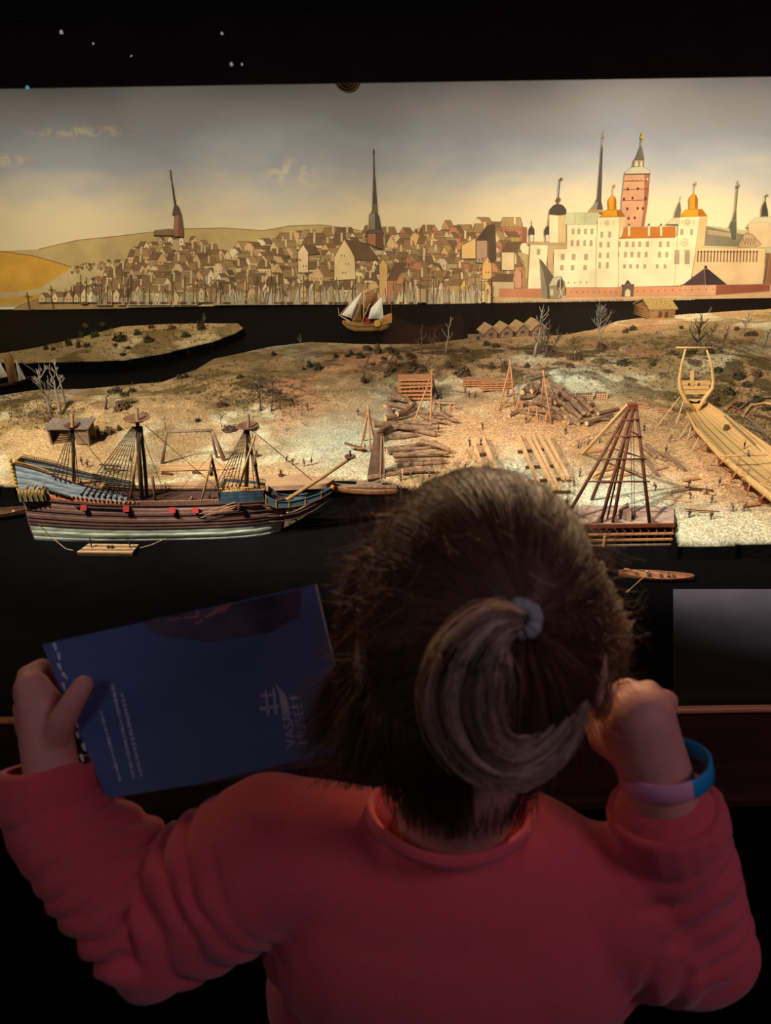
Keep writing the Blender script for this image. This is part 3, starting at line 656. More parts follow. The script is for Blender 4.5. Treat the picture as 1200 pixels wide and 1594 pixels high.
LANDM = mat('model_ground', (200, 170, 120), .95, .58, 210, 1.0, attr='Col', spec=.05, detail=6)
isl = tag(land_mesh('island', sdM, hM, cM, LANDM), 'large sandy model island with the shipyard, from the left edge to the right edge', 'island')
isl2 = tag(land_mesh('island', sdF, hF, cF, LANDM), 'small low model island with dark bushes at upper left behind the channel', 'island')
ORG[isl.name] = Vector((0, 0, 0)); ORG[isl2.name] = Vector((0, 0, 0))
# countless loose pieces: gravel, wood chips, dry tufts
def scatter(name, n, sampler, size, flatn, cols, parent, seed):
    r = random.Random(seed); mb = MB()
    for _ in range(n):
        px, py = sampler(r); p = G(px, py); 
        if p.z < WZ + .03: continue
        s_ = size * r.uniform(.5, 1.4); a = r.uniform(0, 6.28); q = Matrix.Rotation(a, 3, 'Z') @ Matrix.Rotation(r.uniform(-.5, .5), 3, 'X')
        vs = [q @ Vector(v) * s_ + p for v in ((1, 0, 0), (-.6, .8, 0), (-.5, -.8, 0), (.1, 0, flatn))]
        mb.add(vs, [(0, 1, 3), (1, 2, 3), (2, 0, 3)], 0, lin(r.choice(cols)))
    o = mb.build(name, mat('loose_bits', (190, 150, 100), .9, .2, 200, attr='Col'), parent); tag(o, kind='stuff'); return o
def norm_s(cx, cy, rx, ry): return lambda r: (r.gauss(cx, rx), r.gauss(cy, ry))
def uni(x0, y0, x1, y1): return lambda r: (r.uniform(x0, x1), r.uniform(y0, y1))
scatter('gravel', 5200, uni(0, 560, 1200, 835), .0022, .7, [(214, 190, 146), (176, 146, 106), (150, 124, 92), (230, 216, 180)], isl, 1)
scatter('wood_chips', 2600, norm_s(780, 660, 95, 30), .0030, .35, [(232, 190, 138), (214, 166, 114), (240, 206, 160), (186, 136, 90)], isl, 2)
scatter('wood_chips', 1500, norm_s(1110, 735, 60, 38), .0030, .35, [(236, 190, 130), (222, 164, 104), (244, 210, 156)], isl, 3)
scatter('gravel', 1500, uni(1050, 800, 1200, 838), .0022, .6, [(240, 224, 180), (214, 186, 136), (180, 148, 104)], isl, 4)
def tufts(name, n, samplers, parent, seed, cols):
    r = random.Random(seed); mb = MB()
    for _ in range(n):
        px, py = r.choice(samplers)(r); p = G(px, py)
        if p.z < WZ + .034: continue
        c_ = lin(r.choice(cols))
        for k in range(5):
            a = r.uniform(0, 6.28); l_ = r.uniform(.004, .011); d = Vector((math.cos(a), math.sin(a), 0)); e = Vector((-d.y, d.x, 0)) * .0013
            b0 = p + d * r.uniform(0, .008)
            mb.add([b0 - e, b0 + e, b0 + d * l_ * .6 + Vector((0, 0, l_ * .8))], [(0, 1, 2)], 0, c_)
    return tag(mb.build(name, mat('dry_moss', (100, 86, 54), .95, .3, 200, attr='Col'), parent), kind='stuff')
tufts('dry_moss', 2900, [norm_s(900, 575, 120, 16), norm_s(1120, 600, 60, 28), norm_s(330, 600, 60, 18), norm_s(60, 640, 45, 16), norm_s(680, 565, 70, 16), norm_s(1000, 540, 100, 14), norm_s(420, 620, 40, 16), norm_s(1160, 660, 30, 22)], isl, 5,
      [(110, 94, 58), (92, 78, 50), (134, 110, 66), (84, 66, 46)])
tufts('dry_moss', 500, [norm_s(180, 535, 70, 12), norm_s(280, 515, 40, 8)], isl2, 6, [(110, 92, 56), (140, 110, 66), (84, 66, 42)])

# ------------------------------------------------------------------ plants
def bush_mesh(seed, brown):
    r = random.Random(seed); mb = MB()
    for _ in range(130):
        v = Vector((r.gauss(0, 1), r.gauss(0, 1), r.gauss(0, 1))).normalized() * r.uniform(.5, 1.0); v.z = abs(v.z) * .85 + .05
        if r.random() < .3: v = v * r.uniform(.4, .9)
        q = Vector((r.gauss(0, 1), r.gauss(0, 1), r.gauss(0, 1))).normalized(); u = v.cross(q).normalized() * r.uniform(.12, .24); w_ = u.cross(v.normalized()).normalized() * .2
        mb.add([v - u, v + w_, v + u, v - w_ * .6 + v * .12], [(0, 1, 2, 3)])
    for k in range(7):
        a = r.uniform(0, 6.28); mb.tube([(0, 0, -.05), (.25 * math.cos(a), .25 * math.sin(a), .4), (.6 * math.cos(a), .6 * math.sin(a), .75)], [.06, .04, .02], 4)
    return mb.mesh('bush', LEAFB if brown else LEAF)
BM = [bush_mesh(s_, s_ % 3 == 2) for s_ in range(6)]
def bush(px, py, wpx, hpx=None, kind=None):
    p = G(px, py); d = (p - CAM).dot(AZ); s_ = wpx / 2 / F * d; sz = (hpx or wpx * .8) / F * d
    k = kind if kind is not None else random.randrange(6)
    o = bpy.data.objects.new('bush', BM[k]); COL.objects.link(o); o.location = p - Vector((0, 0, s_ * .08)); o.rotation_euler = (0, 0, random.uniform(0, 6)); o.scale = (s_, s_, sz)
    return o
def bushes(lst, text, group): order([bush(*b_) for b_ in lst], text, group, 'bush')
bushes([(133, 509, 10), (160, 507, 12, 9), (107, 538, 14, 14), (123, 541, 9, 16), (127, 525, 10, 12), (148, 524, 18, 14), (135, 540, 14, 9), (187, 530, 26, 16), (214, 521, 14, 10), (232, 532, 18, 12), (236, 511, 12, 8), (268, 512, 14, 8), (313, 512, 18, 18), (318, 498, 8, 10), (290, 524, 20, 8), (180, 539, 7, 6), (200, 543, 10, 6), (192, 553, 12, 6), (72, 544, 10, 9), (83, 545, 8, 7)],
       '# bush from the left on the small island at upper left', 'bushes on the small island')
bushes([(426, 553, 9, 8), (482, 572, 10, 14), (494, 575, 15, 13), (523, 557, 9, 9), (540, 556, 8, 7), (546, 553, 9, 10), (561, 557, 16, 11), (473, 576, 8, 6), (588, 551, 14, 19), (566, 596, 10, 14), (610, 578, 12, 9), (638, 556, 18, 9), (636, 585, 12, 12), (652, 578, 34, 12), (722, 548, 16, 10), (698, 572, 14, 12)],
       '# of the dark bushes between the pale shore and the crooked pines', 'bushes on the heath below the small sailing ship')
bushes([(720, 584, 30, 18, 2), (765, 574, 9, 14), (784, 574, 16, 16), (732, 563, 10, 6), (772, 541, 14, 8), (757, 538, 12, 10), (744, 529, 7, 8), (854, 548, 18, 12), (897, 560, 22, 14, 2), (935, 541, 18, 10, 2), (974, 518, 12, 10), (985, 514, 14, 9), (970, 567, 24, 12), (1016, 569, 12, 8), (945, 580, 8, 7), (888, 572, 18, 8, 5), (820, 572, 12, 8)],
       '# of the heath bushes behind the log piles, right of the four huts', 'bushes on the heath right of the huts')
bushes([(1046, 552, 22, 8, 2), (1075, 551, 20, 10), (1104, 550, 18, 9), (1146, 514, 9, 8), (1172, 521, 18, 8, 2), (1162, 522, 10, 6), (1118, 578, 16, 10), (1150, 588, 24, 12), (1178, 585, 20, 12, 5), (1162, 602, 18, 12), (1135, 613, 22, 14), (1110, 622, 20, 12), (1178, 626, 22, 14), (1192, 638, 18, 10), (1150, 634, 18, 12), (1060, 512, 8, 7)],
       '# of the bushes beside and behind the unfinished hull', 'bushes around the unfinished hull')
bushes([(190, 636, 30, 16, 5), (206, 610, 14, 8), (152, 674, 12, 14), (170, 675, 20, 14), (186, 670, 10, 10), (76, 655, 16, 9, 2), (395, 668, 18, 10, 2), (358, 668, 30, 9, 2), (280, 590, 12, 10), (289, 588, 10, 9), (374, 588, 14, 6), (425, 612, 30, 9), (400, 604, 18, 8), (345, 632, 24, 9, 2), (225, 648, 14, 9), (308, 656, 10, 8)],
       '# of the scrubby bushes on the rocks behind the moored ship', 'bushes on the rocks behind the moored ship')

def bare_tree(name, px, py, hpx, label, m=BRANCH, n=9, lean=0, spread=.5, seed=0, group='bare trees of the model', fork=3, thick=1.0):
    r = random.Random(seed * 17 + int(px)); b0 = G(px, py); d = (b0 - CAM).dot(AZ); H_ = hpx / F * d * 1.08
    t = thing(name, label, 'tree', b0, group)
    tr_ = [b0 + Vector((0, 0, -.004))]; k = 6
    for i in range(1, k + 1):
        tr_.append(b0 + Vector((lean * H_ * i / k + r.uniform(-.02, .02) * H_, r.uniform(-.03, .03) * H_, H_ * i / k * .96)))
    R0 = H_ * .027 * thick
    MB().tube(tr_, [R0 * (1 - .8 * i / k) for i in range(k + 1)], 5).build('trunk', m, t, True)
    br = MB()
    for i in range(n):
        f = r.uniform(.22, .92); j = int(f * k); p0 = tr_[j].lerp(tr_[min(j + 1, k)], f * k - j); a = r.uniform(0, 6.28)
        L_ = H_ * spread * (1.15 - f) * r.uniform(.6, 1.2); dv = Vector((math.cos(a), math.sin(a) * .7, r.uniform(.5, 1.1))).normalized()
        p1 = p0 + dv * L_ * .5 + Vector((0, 0, r.uniform(-.02, .04) * H_)); p2 = p1 + (dv + Vector((r.uniform(-.4, .4), r.uniform(-.3, .3), .5))).normalized() * L_ * .5
        br.tube([p0, p1, p2], [R0 * .5, R0 * .32, R0 * .14], 4)
        for q in range(fork):
            s0 = p0.lerp(p2, r.uniform(.3, .9)); e = (dv + Vector((r.uniform(-1, 1), r.uniform(-.6, .6), r.uniform(0, 1)))).normalized() * L_ * r.uniform(.2, .45); br.tube([s0, s0 + e * .6, s0 + e + Vector((0, 0, .004))], [R0 * .26, R0 * .2, R0 * .1], 3)
    br.build('branches', m, t, True); return t
BT = [(80, 645, 70, 'bare pale tree with spreading crown nearest the left frame edge', BRANCHP, 12, -.14, .6), (97, 645, 78, 'slender bare tree right of the spreading one at far left', BRANCHP, 7, -.06, .3), (104, 632, 72, 'thin bare tree with upright twigs at left, in front of the channel', BRANCHP, 8, -.08, .28),
      (405, 640, 60, 'bare shrubby tree left of the thin pair behind the foremast', BRANCH, 14, .02, .5), (422, 640, 48, 'bare twiggy tree right of the foremast top', BRANCH, 14, .12, .6), (436, 638, 34, 'small bare bush-like tree left of the pale slope', BRANCH, 12, .1, .7),
      (468, 542, 20, 'tiny pale bare tree on the back shore left of centre', BRANCHP, 10, .02, .5), (656, 552, 46, 'lone straight bare tree on back shore right of the sailing ship', BRANCH, 5, 0, .3), (673, 552, 40, 'bare tree second right of the sailing ship, on the back shore', BRANCH, 8, .08, .4), (683, 553, 24, 'short bare tree between two taller ones on back shore', BRANCH, 7, 0, .5),
      (694, 550, 56, 'tall pale forked bare tree on the back shore left of the huts', BRANCHP, 6, .1, .35), (832, 556, 78, 'tall bare tree before the rightmost hut', BRANCHP, 9, .1, .4), (850, 556, 58, 'dark bare tree close right of the huts', BRANCH, 9, .02, .35), (842, 550, 40, 'low bare tree between two tall ones right of the huts', BRANCH, 9, 0, .5), (862, 552, 44, 'bare tree farthest right of the clump by the huts', BRANCH, 8, .1, .4),
      (806, 552, 26, 'thin bare sapling before the third hut', BRANCH, 4, 0, .3), (931, 535, 58, 'spreading pale bare tree between the huts and the log cabin', BRANCHP, 16, .0, .62), (1085, 548, 58, 'dark bare tree right behind the unfinished stern', BRANCH, 16, -.02, .6), (1100, 548, 44, 'thin bare tree right of the dark one behind the stern', BRANCH, 7, .14, .4),
      (1122, 548, 42, 'curved bare tree second right of the unfinished stern', BRANCH, 7, .12, .45), (1158, 516, 32, 'bare pale tree on the skyline at right edge', BRANCHP, 9, .12, .5), (1103, 492, 14, 'tiny bare sapling on the right back shore', BRANCHP, 5, .1, .5), (1190, 540, 26, 'low bare shrub-tree at the right frame edge', BRANCH, 9, .1, .7), (892, 552, 26, 'twiggy bare tree right of the hut clump on the heath', BRANCH, 10, 0, .6), (937, 575, 16, 'small bare stump tree on the mossy mound', BRANCH, 4, .1, .4), (318, 503, 14, 'tiny bare tree on the small island tip', BRANCHP, 6, 0, .5), (345, 665, 22, 'wiry bare shrub behind the timber frame', BRANCH, 10, 0, .7), (258, 667, 18, 'small wiry shrub left of the timber frame top', BRANCH, 9, 0, .7)]
for i, (px, py, hp, lb, m_, n_, ln, sp) in enumerate(BT): bare_tree('bare_tree', px, py, hp, lb, m_, n_, ln, sp, i)
def pine(px, py, pts, clumps, label):
    b0 = G(px, py); t = thing('crooked_pine', label, 'tree', b0, 'crooked pines')
    MB().tube([over(b0, *q) for q in [(px, py + 1)] + pts], [.0034, .003, .0026, .0022, .0016, .0012][:len(pts) + 1], 6).build('trunk', BRANCH, t, True)
    for (cx, cy, cr_) in clumps:
        c_ = over(b0, cx, cy); s_ = cr_ / F * (b0 - CAM).dot(AZ); q = bpy.data.objects.new('foliage', BM[random.choice((0, 1, 3, 4))]); COL.objects.link(q); q.parent = t; q.location = c_ - b0 - Vector((0, 0, s_ * .4)); q.scale = (s_, s_, s_ * .8); q.rotation_euler = (0, 0, random.uniform(0, 6))
pine(566, 592, [(567, 575), (571, 562), (577, 550), (578, 545), (574, 540)], [(571, 540, 9), (580, 566, 6), (576, 543, 6)], 'crooked pine with a tall bare trunk, left one of the pair at centre')
pine(597, 588, [(603, 576), (604, 566), (610, 556), (616, 550), (612, 545)], [(605, 542, 9), (614, 548, 10), (622, 556, 7), (598, 557, 6)], 'crooked pine with a wide leaning crown, right one of the pair at centre')
pine(164, 637, [(166, 625), (165, 618), (172, 612), (180, 607), (186, 606)], [(180, 606, 12), (193, 612, 9), (172, 608, 7)], 'crooked pine with dark crown on the rocks at left')
# ------------------------------------------------------------------ small buildings
def hut(px, py, wpx, rot, label, group=None, base_mb=None):
    """board hut: gable towards the viewer; base px is the front bottom middle"""
    b0 = G(px, py); s_ = wpx / F * (b0 - CAM).dot(AZ); t = thing('board_hut', label, 'hut', b0, group)
    q = Matrix.Rotation(rot, 3, 'Z'); W2, D, Hh, A = s_ / 2, s_ * 1.15, s_ * .48, s_ * .42
    def T(x, y, z): return b0 + q @ Vector((x, y, z))
    wl = MB(); wl.prism([T(-W2, 0, -.006), T(W2, 0, -.006), T(W2, 0, Hh), T(0, 0, Hh + A), T(-W2, 0, Hh)], q @ Vector((0, D, 0)))
    wl.build('walls', WOODG, t)
    for sg in (-1, 1):
        rf = MB(); e = .12 * s_
        for k in range(6):
            f0, f1 = k / 6, (k + 1) / 6
            def S(f, y, up): return T(sg * (W2 + e) * (1 - f), y, Hh + A * f - e * (1 - f) * .8 + up)
            rf.add([S(f0, -e, .003 + .002), S(f0, D + e, .005), S(f1, D + e, .003), S(f1, -e, .003), S(f0, -e, 0), S(f0, D + e, 0), S(f1, D + e, 0), S(f1, -e, 0)],
                   [(0, 1, 2, 3), (7, 6, 5, 4), (0, 4, 5, 1), (0, 3, 7, 4), (1, 5, 6, 2), (3, 2, 6, 7)])
        rf.build('roof', mat('shingle_roof', (178, 148, 104), .9, .3, 120, .4), t)
    d = MB(); d.prism([T(-.16 * s_, -.001, Hh * .45), T(.12 * s_, -.001, Hh * .62), T(.12 * s_, -.001, Hh * .95), T(-.16 * s_, -.001, Hh * .78)], q @ Vector((0, -.0012, 0))); d.build('door', WOODD, t)
    for sx_ in (-1, 1): MB().beam(T(sx_ * W2, -.001, -.005), T(sx_ * W2, -.001, Hh), .0022).build('corner_post', WOODD, t)
    return t
hl = ['leftmost of four small board huts in a row, beside a plank landing', 'second from the left of the four small board huts in a row', 'third from the left of the four small board huts in a row', 'rightmost of the four small board huts, partly behind bare trees']
for (px, py, wp), lb in zip(((764, 527, 21), (788, 526, 22), (813, 524, 22), (838, 523, 24)), hl): hut(px, py, wp, R(16), lb, 'board huts on the back shore')
p = G(745, 526); q = onZ(762, 520, p.z)
single(MB().box((p.x, p.y, p.z + .004), (.085, .06, .008)), 'plank_landing', WOODG, 'small plank landing left of the four huts', 'landing', p)
# log cabin with turf roof
b0 = G(1022, 496); t = thing('log_cabin', 'low log cabin with a mossy turf roof on the skyline at right', 'cabin', b0); s_ = (b0 - CAM).dot(AZ) / F
def cbx(u, v): return b0 + Vector((u * s_, 0, v * s_))
for k in range(5):
    z_ = .5 + k * 3.1
    lg = MB(); lg.tube([cbx(-13, z_), cbx(27, z_)], 1.75 * s_, 6); lg.build('wall_log', mat('cabin_log', (150, 112, 74), .9, .3, 120, .3), t, True)
    lg = MB(); lg.tube([cbx(-13, z_ + 1.2), cbx(-27, z_ + 1.2) + Vector((0, 30 * s_, 0))], 1.75 * s_, 6); lg.build('wall_log', MATS['cabin_log'], t, True)
MB().prism([cbx(-13, 15), cbx(-27, 15) + Vector((0, 30 * s_, 0)), cbx(-20, 24) + Vector((0, 15 * s_, 0))], (.001, 0, 0)).build('gable', MATS['cabin_log'], t)
MB().prism([cbx(-13, 0), cbx(27, 0), cbx(13, 0) + Vector((0, 30 * s_, 0)), cbx(-27, 0) + Vector((0, 30 * s_, 0))], (0, 0, 15 * s_)).build('core', WOODD, t)
rf = MB()
for (a, c_) in (((-15, 14), (30, 14)), ):
    r0, r1 = cbx(-15, 14) - Vector((0, .006, 0)), cbx(30, 14) - Vector((0, .006, 0)); m0, m1 = cbx(-21, 26) + Vector((0, 15 * s_, 0)), cbx(23, 26) + Vector((0, 15 * s_, 0)); e0, e1 = cbx(-30, 15) + Vector((0, 33 * s_, 0)), cbx(15, 15) + Vector((0, 33 * s_, 0))
    up = Vector((0, 0, .006))
    rf.add([r0, r1, m1, m0, e0, e1, r0 + up, r1 + up, m1 + up, m0 + up, e0 + up, e1 + up], [(6, 7, 8, 9), (9, 8, 11, 10), (0, 1, 7, 6), (0, 6, 9, 3), (3, 9, 10, 4), (1, 2, 8, 7), (2, 5, 11, 8), (4, 10, 11, 5)])
rf.build('turf_roof', mat('turf', (150, 124, 74), .95, .4, 160, .8), t)
for u in (4, 14): MB().box(cbx(u, 7) - Vector((0, 1.9 * s_, 0)), (5 * s_, 1.2 * s_, 8 * s_)).build('door', WOODD, t)
# open shed on the left
b0 = G(112, 690); t = thing('open_shed', 'small grey open-fronted shed on the rocks left of the mizzen mast', 'shed', b0); s_ = (b0 - CAM).dot(AZ) / F
def sh(u, v, d=0): return b0 + Vector((u * s_, d * s_, v * s_))
for (u, d_) in ((-28, -6), (28, -6)):
    MB().beam(sh(u, -3, d_), sh(u - (2 if u < 0 else -2), 26, d_), 2.4 * s_).build('post', WOODG, t)
MB().box(sh(0, 14, 22), (62 * s_, 1.6 * s_, 28 * s_)).build('back_wall', WOODG, t); MB().box(sh(-31, 14, 9), (1.6 * s_, 26 * s_, 26 * s_)).build('side_wall', WOODD, t); MB().box(sh(20, 11, -4), (22 * s_, 1.4 * s_, 22 * s_)).build('front_boards', WOODG, t)
MB().prism([sh(-35, 26, -10), sh(34, 26, -10), sh(34, 30, 26), sh(-35, 30, 26)], (0, 0, 2 * s_)).build('roof', mat('grey_boards', (124, 110, 98), .9, .3, 100, .3), t)
for k in range(4): MB().tube([sh(-24 + k * 3, 3 + k * 4, -2), sh(-6 + k, 3 + k * 4, 4)], 1.8 * s_, 6).build('stored_log', BARK, t)

# ------------------------------------------------------------------ figurines
CL = [(84, 66, 52), (104, 74, 56), (70, 62, 60), (120, 96, 72), (132, 108, 84), (64, 56, 48), (96, 60, 48), (110, 110, 104)]
SKINM = mat('figurine_paint', (120, 90, 70), .8, .15, 300, attr='Col')
def figure_mesh(pose, ci):
    r = random.Random(pose * 31 + ci); mb = MB(); coat = lin(CL[ci]); tr_ = lin(CL[(ci + 3) % 8]); sk_ = lin((206, 160, 124)); hat = lin((70, 54, 44))
    bend = (0, .1, .55, 0, .3)[pose]; sit = pose == 3; hp = .42 if sit else .86
    hipc = Vector((0, 0, hp)); chest = hipc + Vector((0, -math.sin(bend) * .46, math.cos(bend) * .46)); hd = chest + Vector((0, -math.sin(bend) * .26 - .02, math.cos(bend) * .24))
    for sg in (-1, 1):
        st = (.0, .16, .1, 0, .2)[pose] * sg
        if sit: pts = [hipc + Vector((.09 * sg, 0, 0)), Vector((.1 * sg, -.4, .42)), Vector((.1 * sg, -.44, .0))]
        else: pts = [hipc + Vector((.08 * sg, 0, 0)), Vector((.09 * sg, st * .5 - .03, .45)), Vector((.09 * sg, st, .03))]
        mb.tube(pts, [.1, .078, .055], 6, col=tr_); mb.box(pts[-1] + Vector((0, -.05, -.01)), (.09, .22, .07), col=hat)
        if pose == 0: arm = [chest + Vector((.19 * sg, 0, .02)), chest + Vector((.26 * sg, -.02, -.26)), chest + Vector((.24 * sg, -.16, -.46))]
        elif pose == 1: arm = [chest + Vector((.19 * sg, 0, .02)), chest + Vector((.26 * sg, -.18, -.16)), chest + Vector((.12 * sg, -.42, .0))]
        elif pose == 4 and sg > 0: arm = [chest + Vector((.19, 0, .02)), chest + Vector((.34, -.04, .2)), chest + Vector((.3, -.16, .46))]
        else: arm = [chest + Vector((.19 * sg, 0, .02)), chest + Vector((.24 * sg, -.2, -.2)), chest + Vector((.14 * sg, -.38, -.32))]
        mb.tube(arm, [.07, .058, .045], 6, col=coat); mb.ball(arm[-1], .055, 6, 4, col=sk_)
    mb.tube([hipc - Vector((0, 0, .1)), hipc + Vector((0, 0, .05)), hipc.lerp(chest, .55), chest, chest.lerp(hd, .45)], [.2, .17, .18, .19, .07], 8, col=coat)
    mb.ball(hd + Vector((0, -.02, .06)), (.095, .11, .13), 8, 6, col=sk_)
    mb.lathe(hd + Vector((0, 0, .13)), [(.0, .11), (.09, .09), (.11, .0), (.18, -.02), (.11, -.03)], 8, col=hat)
    return mb.mesh('figurine', SKINM, True)
FM = {}
FIGS = []
def fig(px, py, label, pose=None, ci=None, rz=None, base=None, h=.0225, group='model workmen', cat='figurine'):
    pose = random.randrange(5) if pose is None else pose; ci = random.randrange(8) if ci is None else ci
    if (pose, ci) not in FM: FM[(pose, ci)] = figure_mesh(pose, ci)
    o = bpy.data.objects.new('figurine', FM[(pose, ci)]); COL.objects.link(o)
    o.location = base if base is not None else G(px, py); s_ = h / 1.72; o.scale = (s_, s_, s_); o.rotation_euler = (0, 0, random.uniform(0, 6.28) if rz is None else rz)
    FIGS.append(o); return tag(o, label, cat, group)
for (px, py, lb, po, ci) in [
    (128, 724, 'tiny dark figurine, left one of two standing behind the mizzen shrouds', 0, 5), (137, 728, 'tiny dark figurine, right one of two standing behind the mizzen shrouds', 1, 2), (165, 736, 'tiny figurine at left end of the carried spar behind the main shrouds', 1, 0), (178, 737, 'tiny figurine at right end of the carried spar behind the main shrouds', 1, 5),
    (258, 765, 'tiny figurine standing on the quay before the squared timbers, right of the mainmast', 1, 3), (205, 722, 'tiny reddish figurine climbing near the main lower mast', 4, 6),
    (479, 639, 'tiny lone dark figurine on the slope above the seated group', 0, 5), (446, 720, 'tiny figurine at left of the group hauling timber by the bowsprit', 2, 6), (456, 724, 'tiny crouching figurine in the group hauling timber by the bowsprit', 2, 1), (474, 726, 'tiny figurine right of the hauled timber, near the bowsprit', 2, 4), (485, 724, 'tiny brown figurine farthest right of the hauling group', 0, 0),
    (438, 750, 'tiny figurine by the round bollard on the quay behind the ship bow', 0, 5), (557, 646, 'tiny dark figurine at the tip of the log by the left tripod', 2, 5), (568, 702, 'tiny figurine standing under the left tripod', 1, 2),
    (682, 669, 'tiny bluish figurine right of the great log pile', 0, 7), (751, 669, 'tiny dark figurine alone between the log pile and the beams', 4, 5), (724, 612, 'tiny figurine leaning on a plank, left of three behind the sawhorses', 1, 3), (730, 620, 'tiny dark figurine, middle of three behind the sawhorses', 0, 5), (739, 620, 'tiny dark figurine, right of three behind the sawhorses', 2, 2),
    (678, 622, 'tiny figurine left of two by the orange lumber stack', 0, 4), (686, 621, 'tiny figurine right of two by the orange lumber stack', 1, 5), (686, 641, 'tiny figurine standing below the long raised plank', 0, 1),
    (638, 728, 'tiny grey figurine at the left of three rolling a log', 1, 7), (658, 729, 'tiny grey figurine in the middle of three rolling a log', 1, 7), (672, 728, 'tiny grey figurine at the right of three rolling a log', 1, 7), (610, 739, 'tiny dark figurine on the big trunk right of the ramp', 2, 5), (624, 748, 'tiny grey figurine crouching below the big trunk', 2, 7), (640, 744, 'tiny grey figurine pushing at the big trunk', 1, 7), (668, 742, 'tiny grey figurine at the right end of the big trunk', 2, 7),
    (731, 695, 'tiny figurine at the head of the left beam, left one', 1, 2), (739, 706, 'tiny bluish figurine working on the left beam', 2, 7), (748, 693, 'tiny figurine at the head of the second beam', 1, 2), (756, 695, 'tiny figurine right of the second beam head', 0, 4), (724, 732, 'tiny brown figurine, upper one left of the left beam', 1, 0), (730, 750, 'tiny dark figurine, lower one left of the left beam', 2, 5),
    (818, 659, 'tiny figurine below the middle tripod, at the sawhorse end', 0, 5), (857, 660, 'tiny figurine under the right tripod, in front of the log heap', 2, 1), (880, 676, 'tiny lone brown figurine right of the wood chip heap', 0, 0), (811, 690, 'tiny dark figurine at the head of the five planed beams', 1, 2), (832, 766, 'tiny dark figurine at the foot of the planed beams', 2, 5), (893, 757, 'tiny brown figurine bending right of the planed beams', 2, 0), (902, 742, 'tiny pale figurine behind the crane front leg', 0, 7),
    (900, 698, 'tiny bluish figurine, left of three carrying a long board behind the crane', 0, 7), (915, 696, 'tiny bluish figurine, middle of three carrying a long board behind the crane', 0, 7), (933, 690, 'tiny bluish figurine, right of three carrying a long board behind the crane', 0, 7), (881, 789, 'tiny dark figurine beside the lowest left crane leg', 0, 5),
    (1002, 671, 'tiny figurine with a yoke right of the crane top', 0, 2), (1042, 688, 'tiny group figurine working beside the hull stern', 2, 3), (1036, 706, 'tiny dark figurine standing on the trestle right of the crane', 0, 5), (1020, 764, 'tiny brown figurine bending right of the crane leg', 2, 0), (1072, 758, 'tiny brown figurine on the small crossed timbers, upper one', 2, 6), (1074, 777, 'tiny brown figurine on the small crossed timbers, lower one', 2, 6), (1119, 757, 'tiny dark figurine standing alone below the hull shores', 0, 5), (1107, 783, 'tiny pale crouching figurine in the wood chips near the shore', 2, 7), (1098, 770, 'tiny figurine carrying boards near the wood chips', 1, 3),
    (1072, 806, 'tiny figurine at left end of the carried pole by the white shore', 0, 5), (1106, 809, 'tiny figurine at right end of the carried pole by the white shore', 0, 5), (1140, 796, 'tiny brown figurine, left of the pair by the fire at the right shore', 2, 4), (1157, 796, 'tiny brown figurine, right of the pair by the fire at the right shore', 2, 0)]:
    fig(px, py, lb, po, ci)
p0, p1 = G(1064, 803, .017), G(1118, 807, .017); single(MB().tube([p0, p1], .0013, 5), 'carried_pole', WOODD, 'long dark pole carried by two figurines on the white shore', 'pole', G(1091, 806))
p0, p1 = G(157, 733, .018), G(190, 736, .018); single(MB().tube([p0, p1], .0024, 6), 'carried_spar', WOODD, 'short dark spar carried by two figurines behind the main shrouds', 'spar', G(172, 736))

# ------------------------------------------------------------------ logs, one thing each
def log(x0, y0, x1, y1, r_px, lift=0.0, label=None, group=None, bend=0.0, m=BARK, name='log', pale=False):
    a = G(x0, y0); b_ = G(x1, y1); s_ = (a - CAM).dot(AZ) / F; r_ = r_px * s_; a.z += lift + r_ * .9; b_.z += lift + r_ * .9
    k = 5; pts = []; side = (b_ - a).cross(Vector((0, 0, 1))).normalized()
    for i in range(k + 1):
        f = i / k; pts.append(a.lerp(b_, f) + side * math.sin(f * math.pi) * bend * s_ + Vector((random.uniform(-.3, .3), random.uniform(-.3, .3), random.uniform(-.2, .2))) * r_ * .3)
    mb = MB(); mb.tube(pts, [r_ * (1.08 - .3 * i / k) * random.uniform(.94, 1.06) for i in range(k + 1)], 8, 0, True, 1)
    o = single(mb, name, [m, CUT], label, 'log', a.lerp(b_, .5), group, False); return o
def logs(lst, text, group, m=BARK): order([log(*l[:6], None, None, *(l[6:7] or (0,)), m) for l in lst], text, group, 'log')
logs([(600, 634, 622, 620, 4, .0), (598, 632, 634, 640, 4, .004), (606, 624, 632, 632, 4.2, .01), (613, 615, 628, 632, 4, .014, 3), (622, 620, 640, 636, 4, .008, -3), (634, 628, 644, 640, 3.6, .0), (604, 642, 620, 650, 3, 0), (606, 640, 612, 654, 3, .006)],
     '# log from the left in the small heap below the orange lumber stack', 'logs in the small heap')
logs([(582, 666, 640, 662, 4, .004), (600, 660, 645, 646, 4.4, .01, 4), (618, 657, 645, 640, 4, .018, 5), (600, 654, 630, 648, 3.6, .0), (585, 684, 612, 672, 4, .004), (588, 690, 618, 668, 5, .012, -6), (612, 672, 676, 676, 4.6, .012, 5), (618, 668, 678, 682, 5, .004), (602, 684, 650, 680, 4.4, 0, 4), (580, 676, 605, 676, 4, 0), (640, 668, 672, 672, 4, .016), (556, 646, 586, 660, 2.4, .004), (654, 650, 690, 654, 3, .002, 4), (650, 644, 700, 650, 3, .004, 5), (690, 648, 712, 662, 3, .008, 6), (655, 662, 690, 660, 3, .002), (660, 656, 694, 664, 2.6, .008)],
     '# log from left in the sprawling pile in mid yard', 'logs in the sprawling pile')
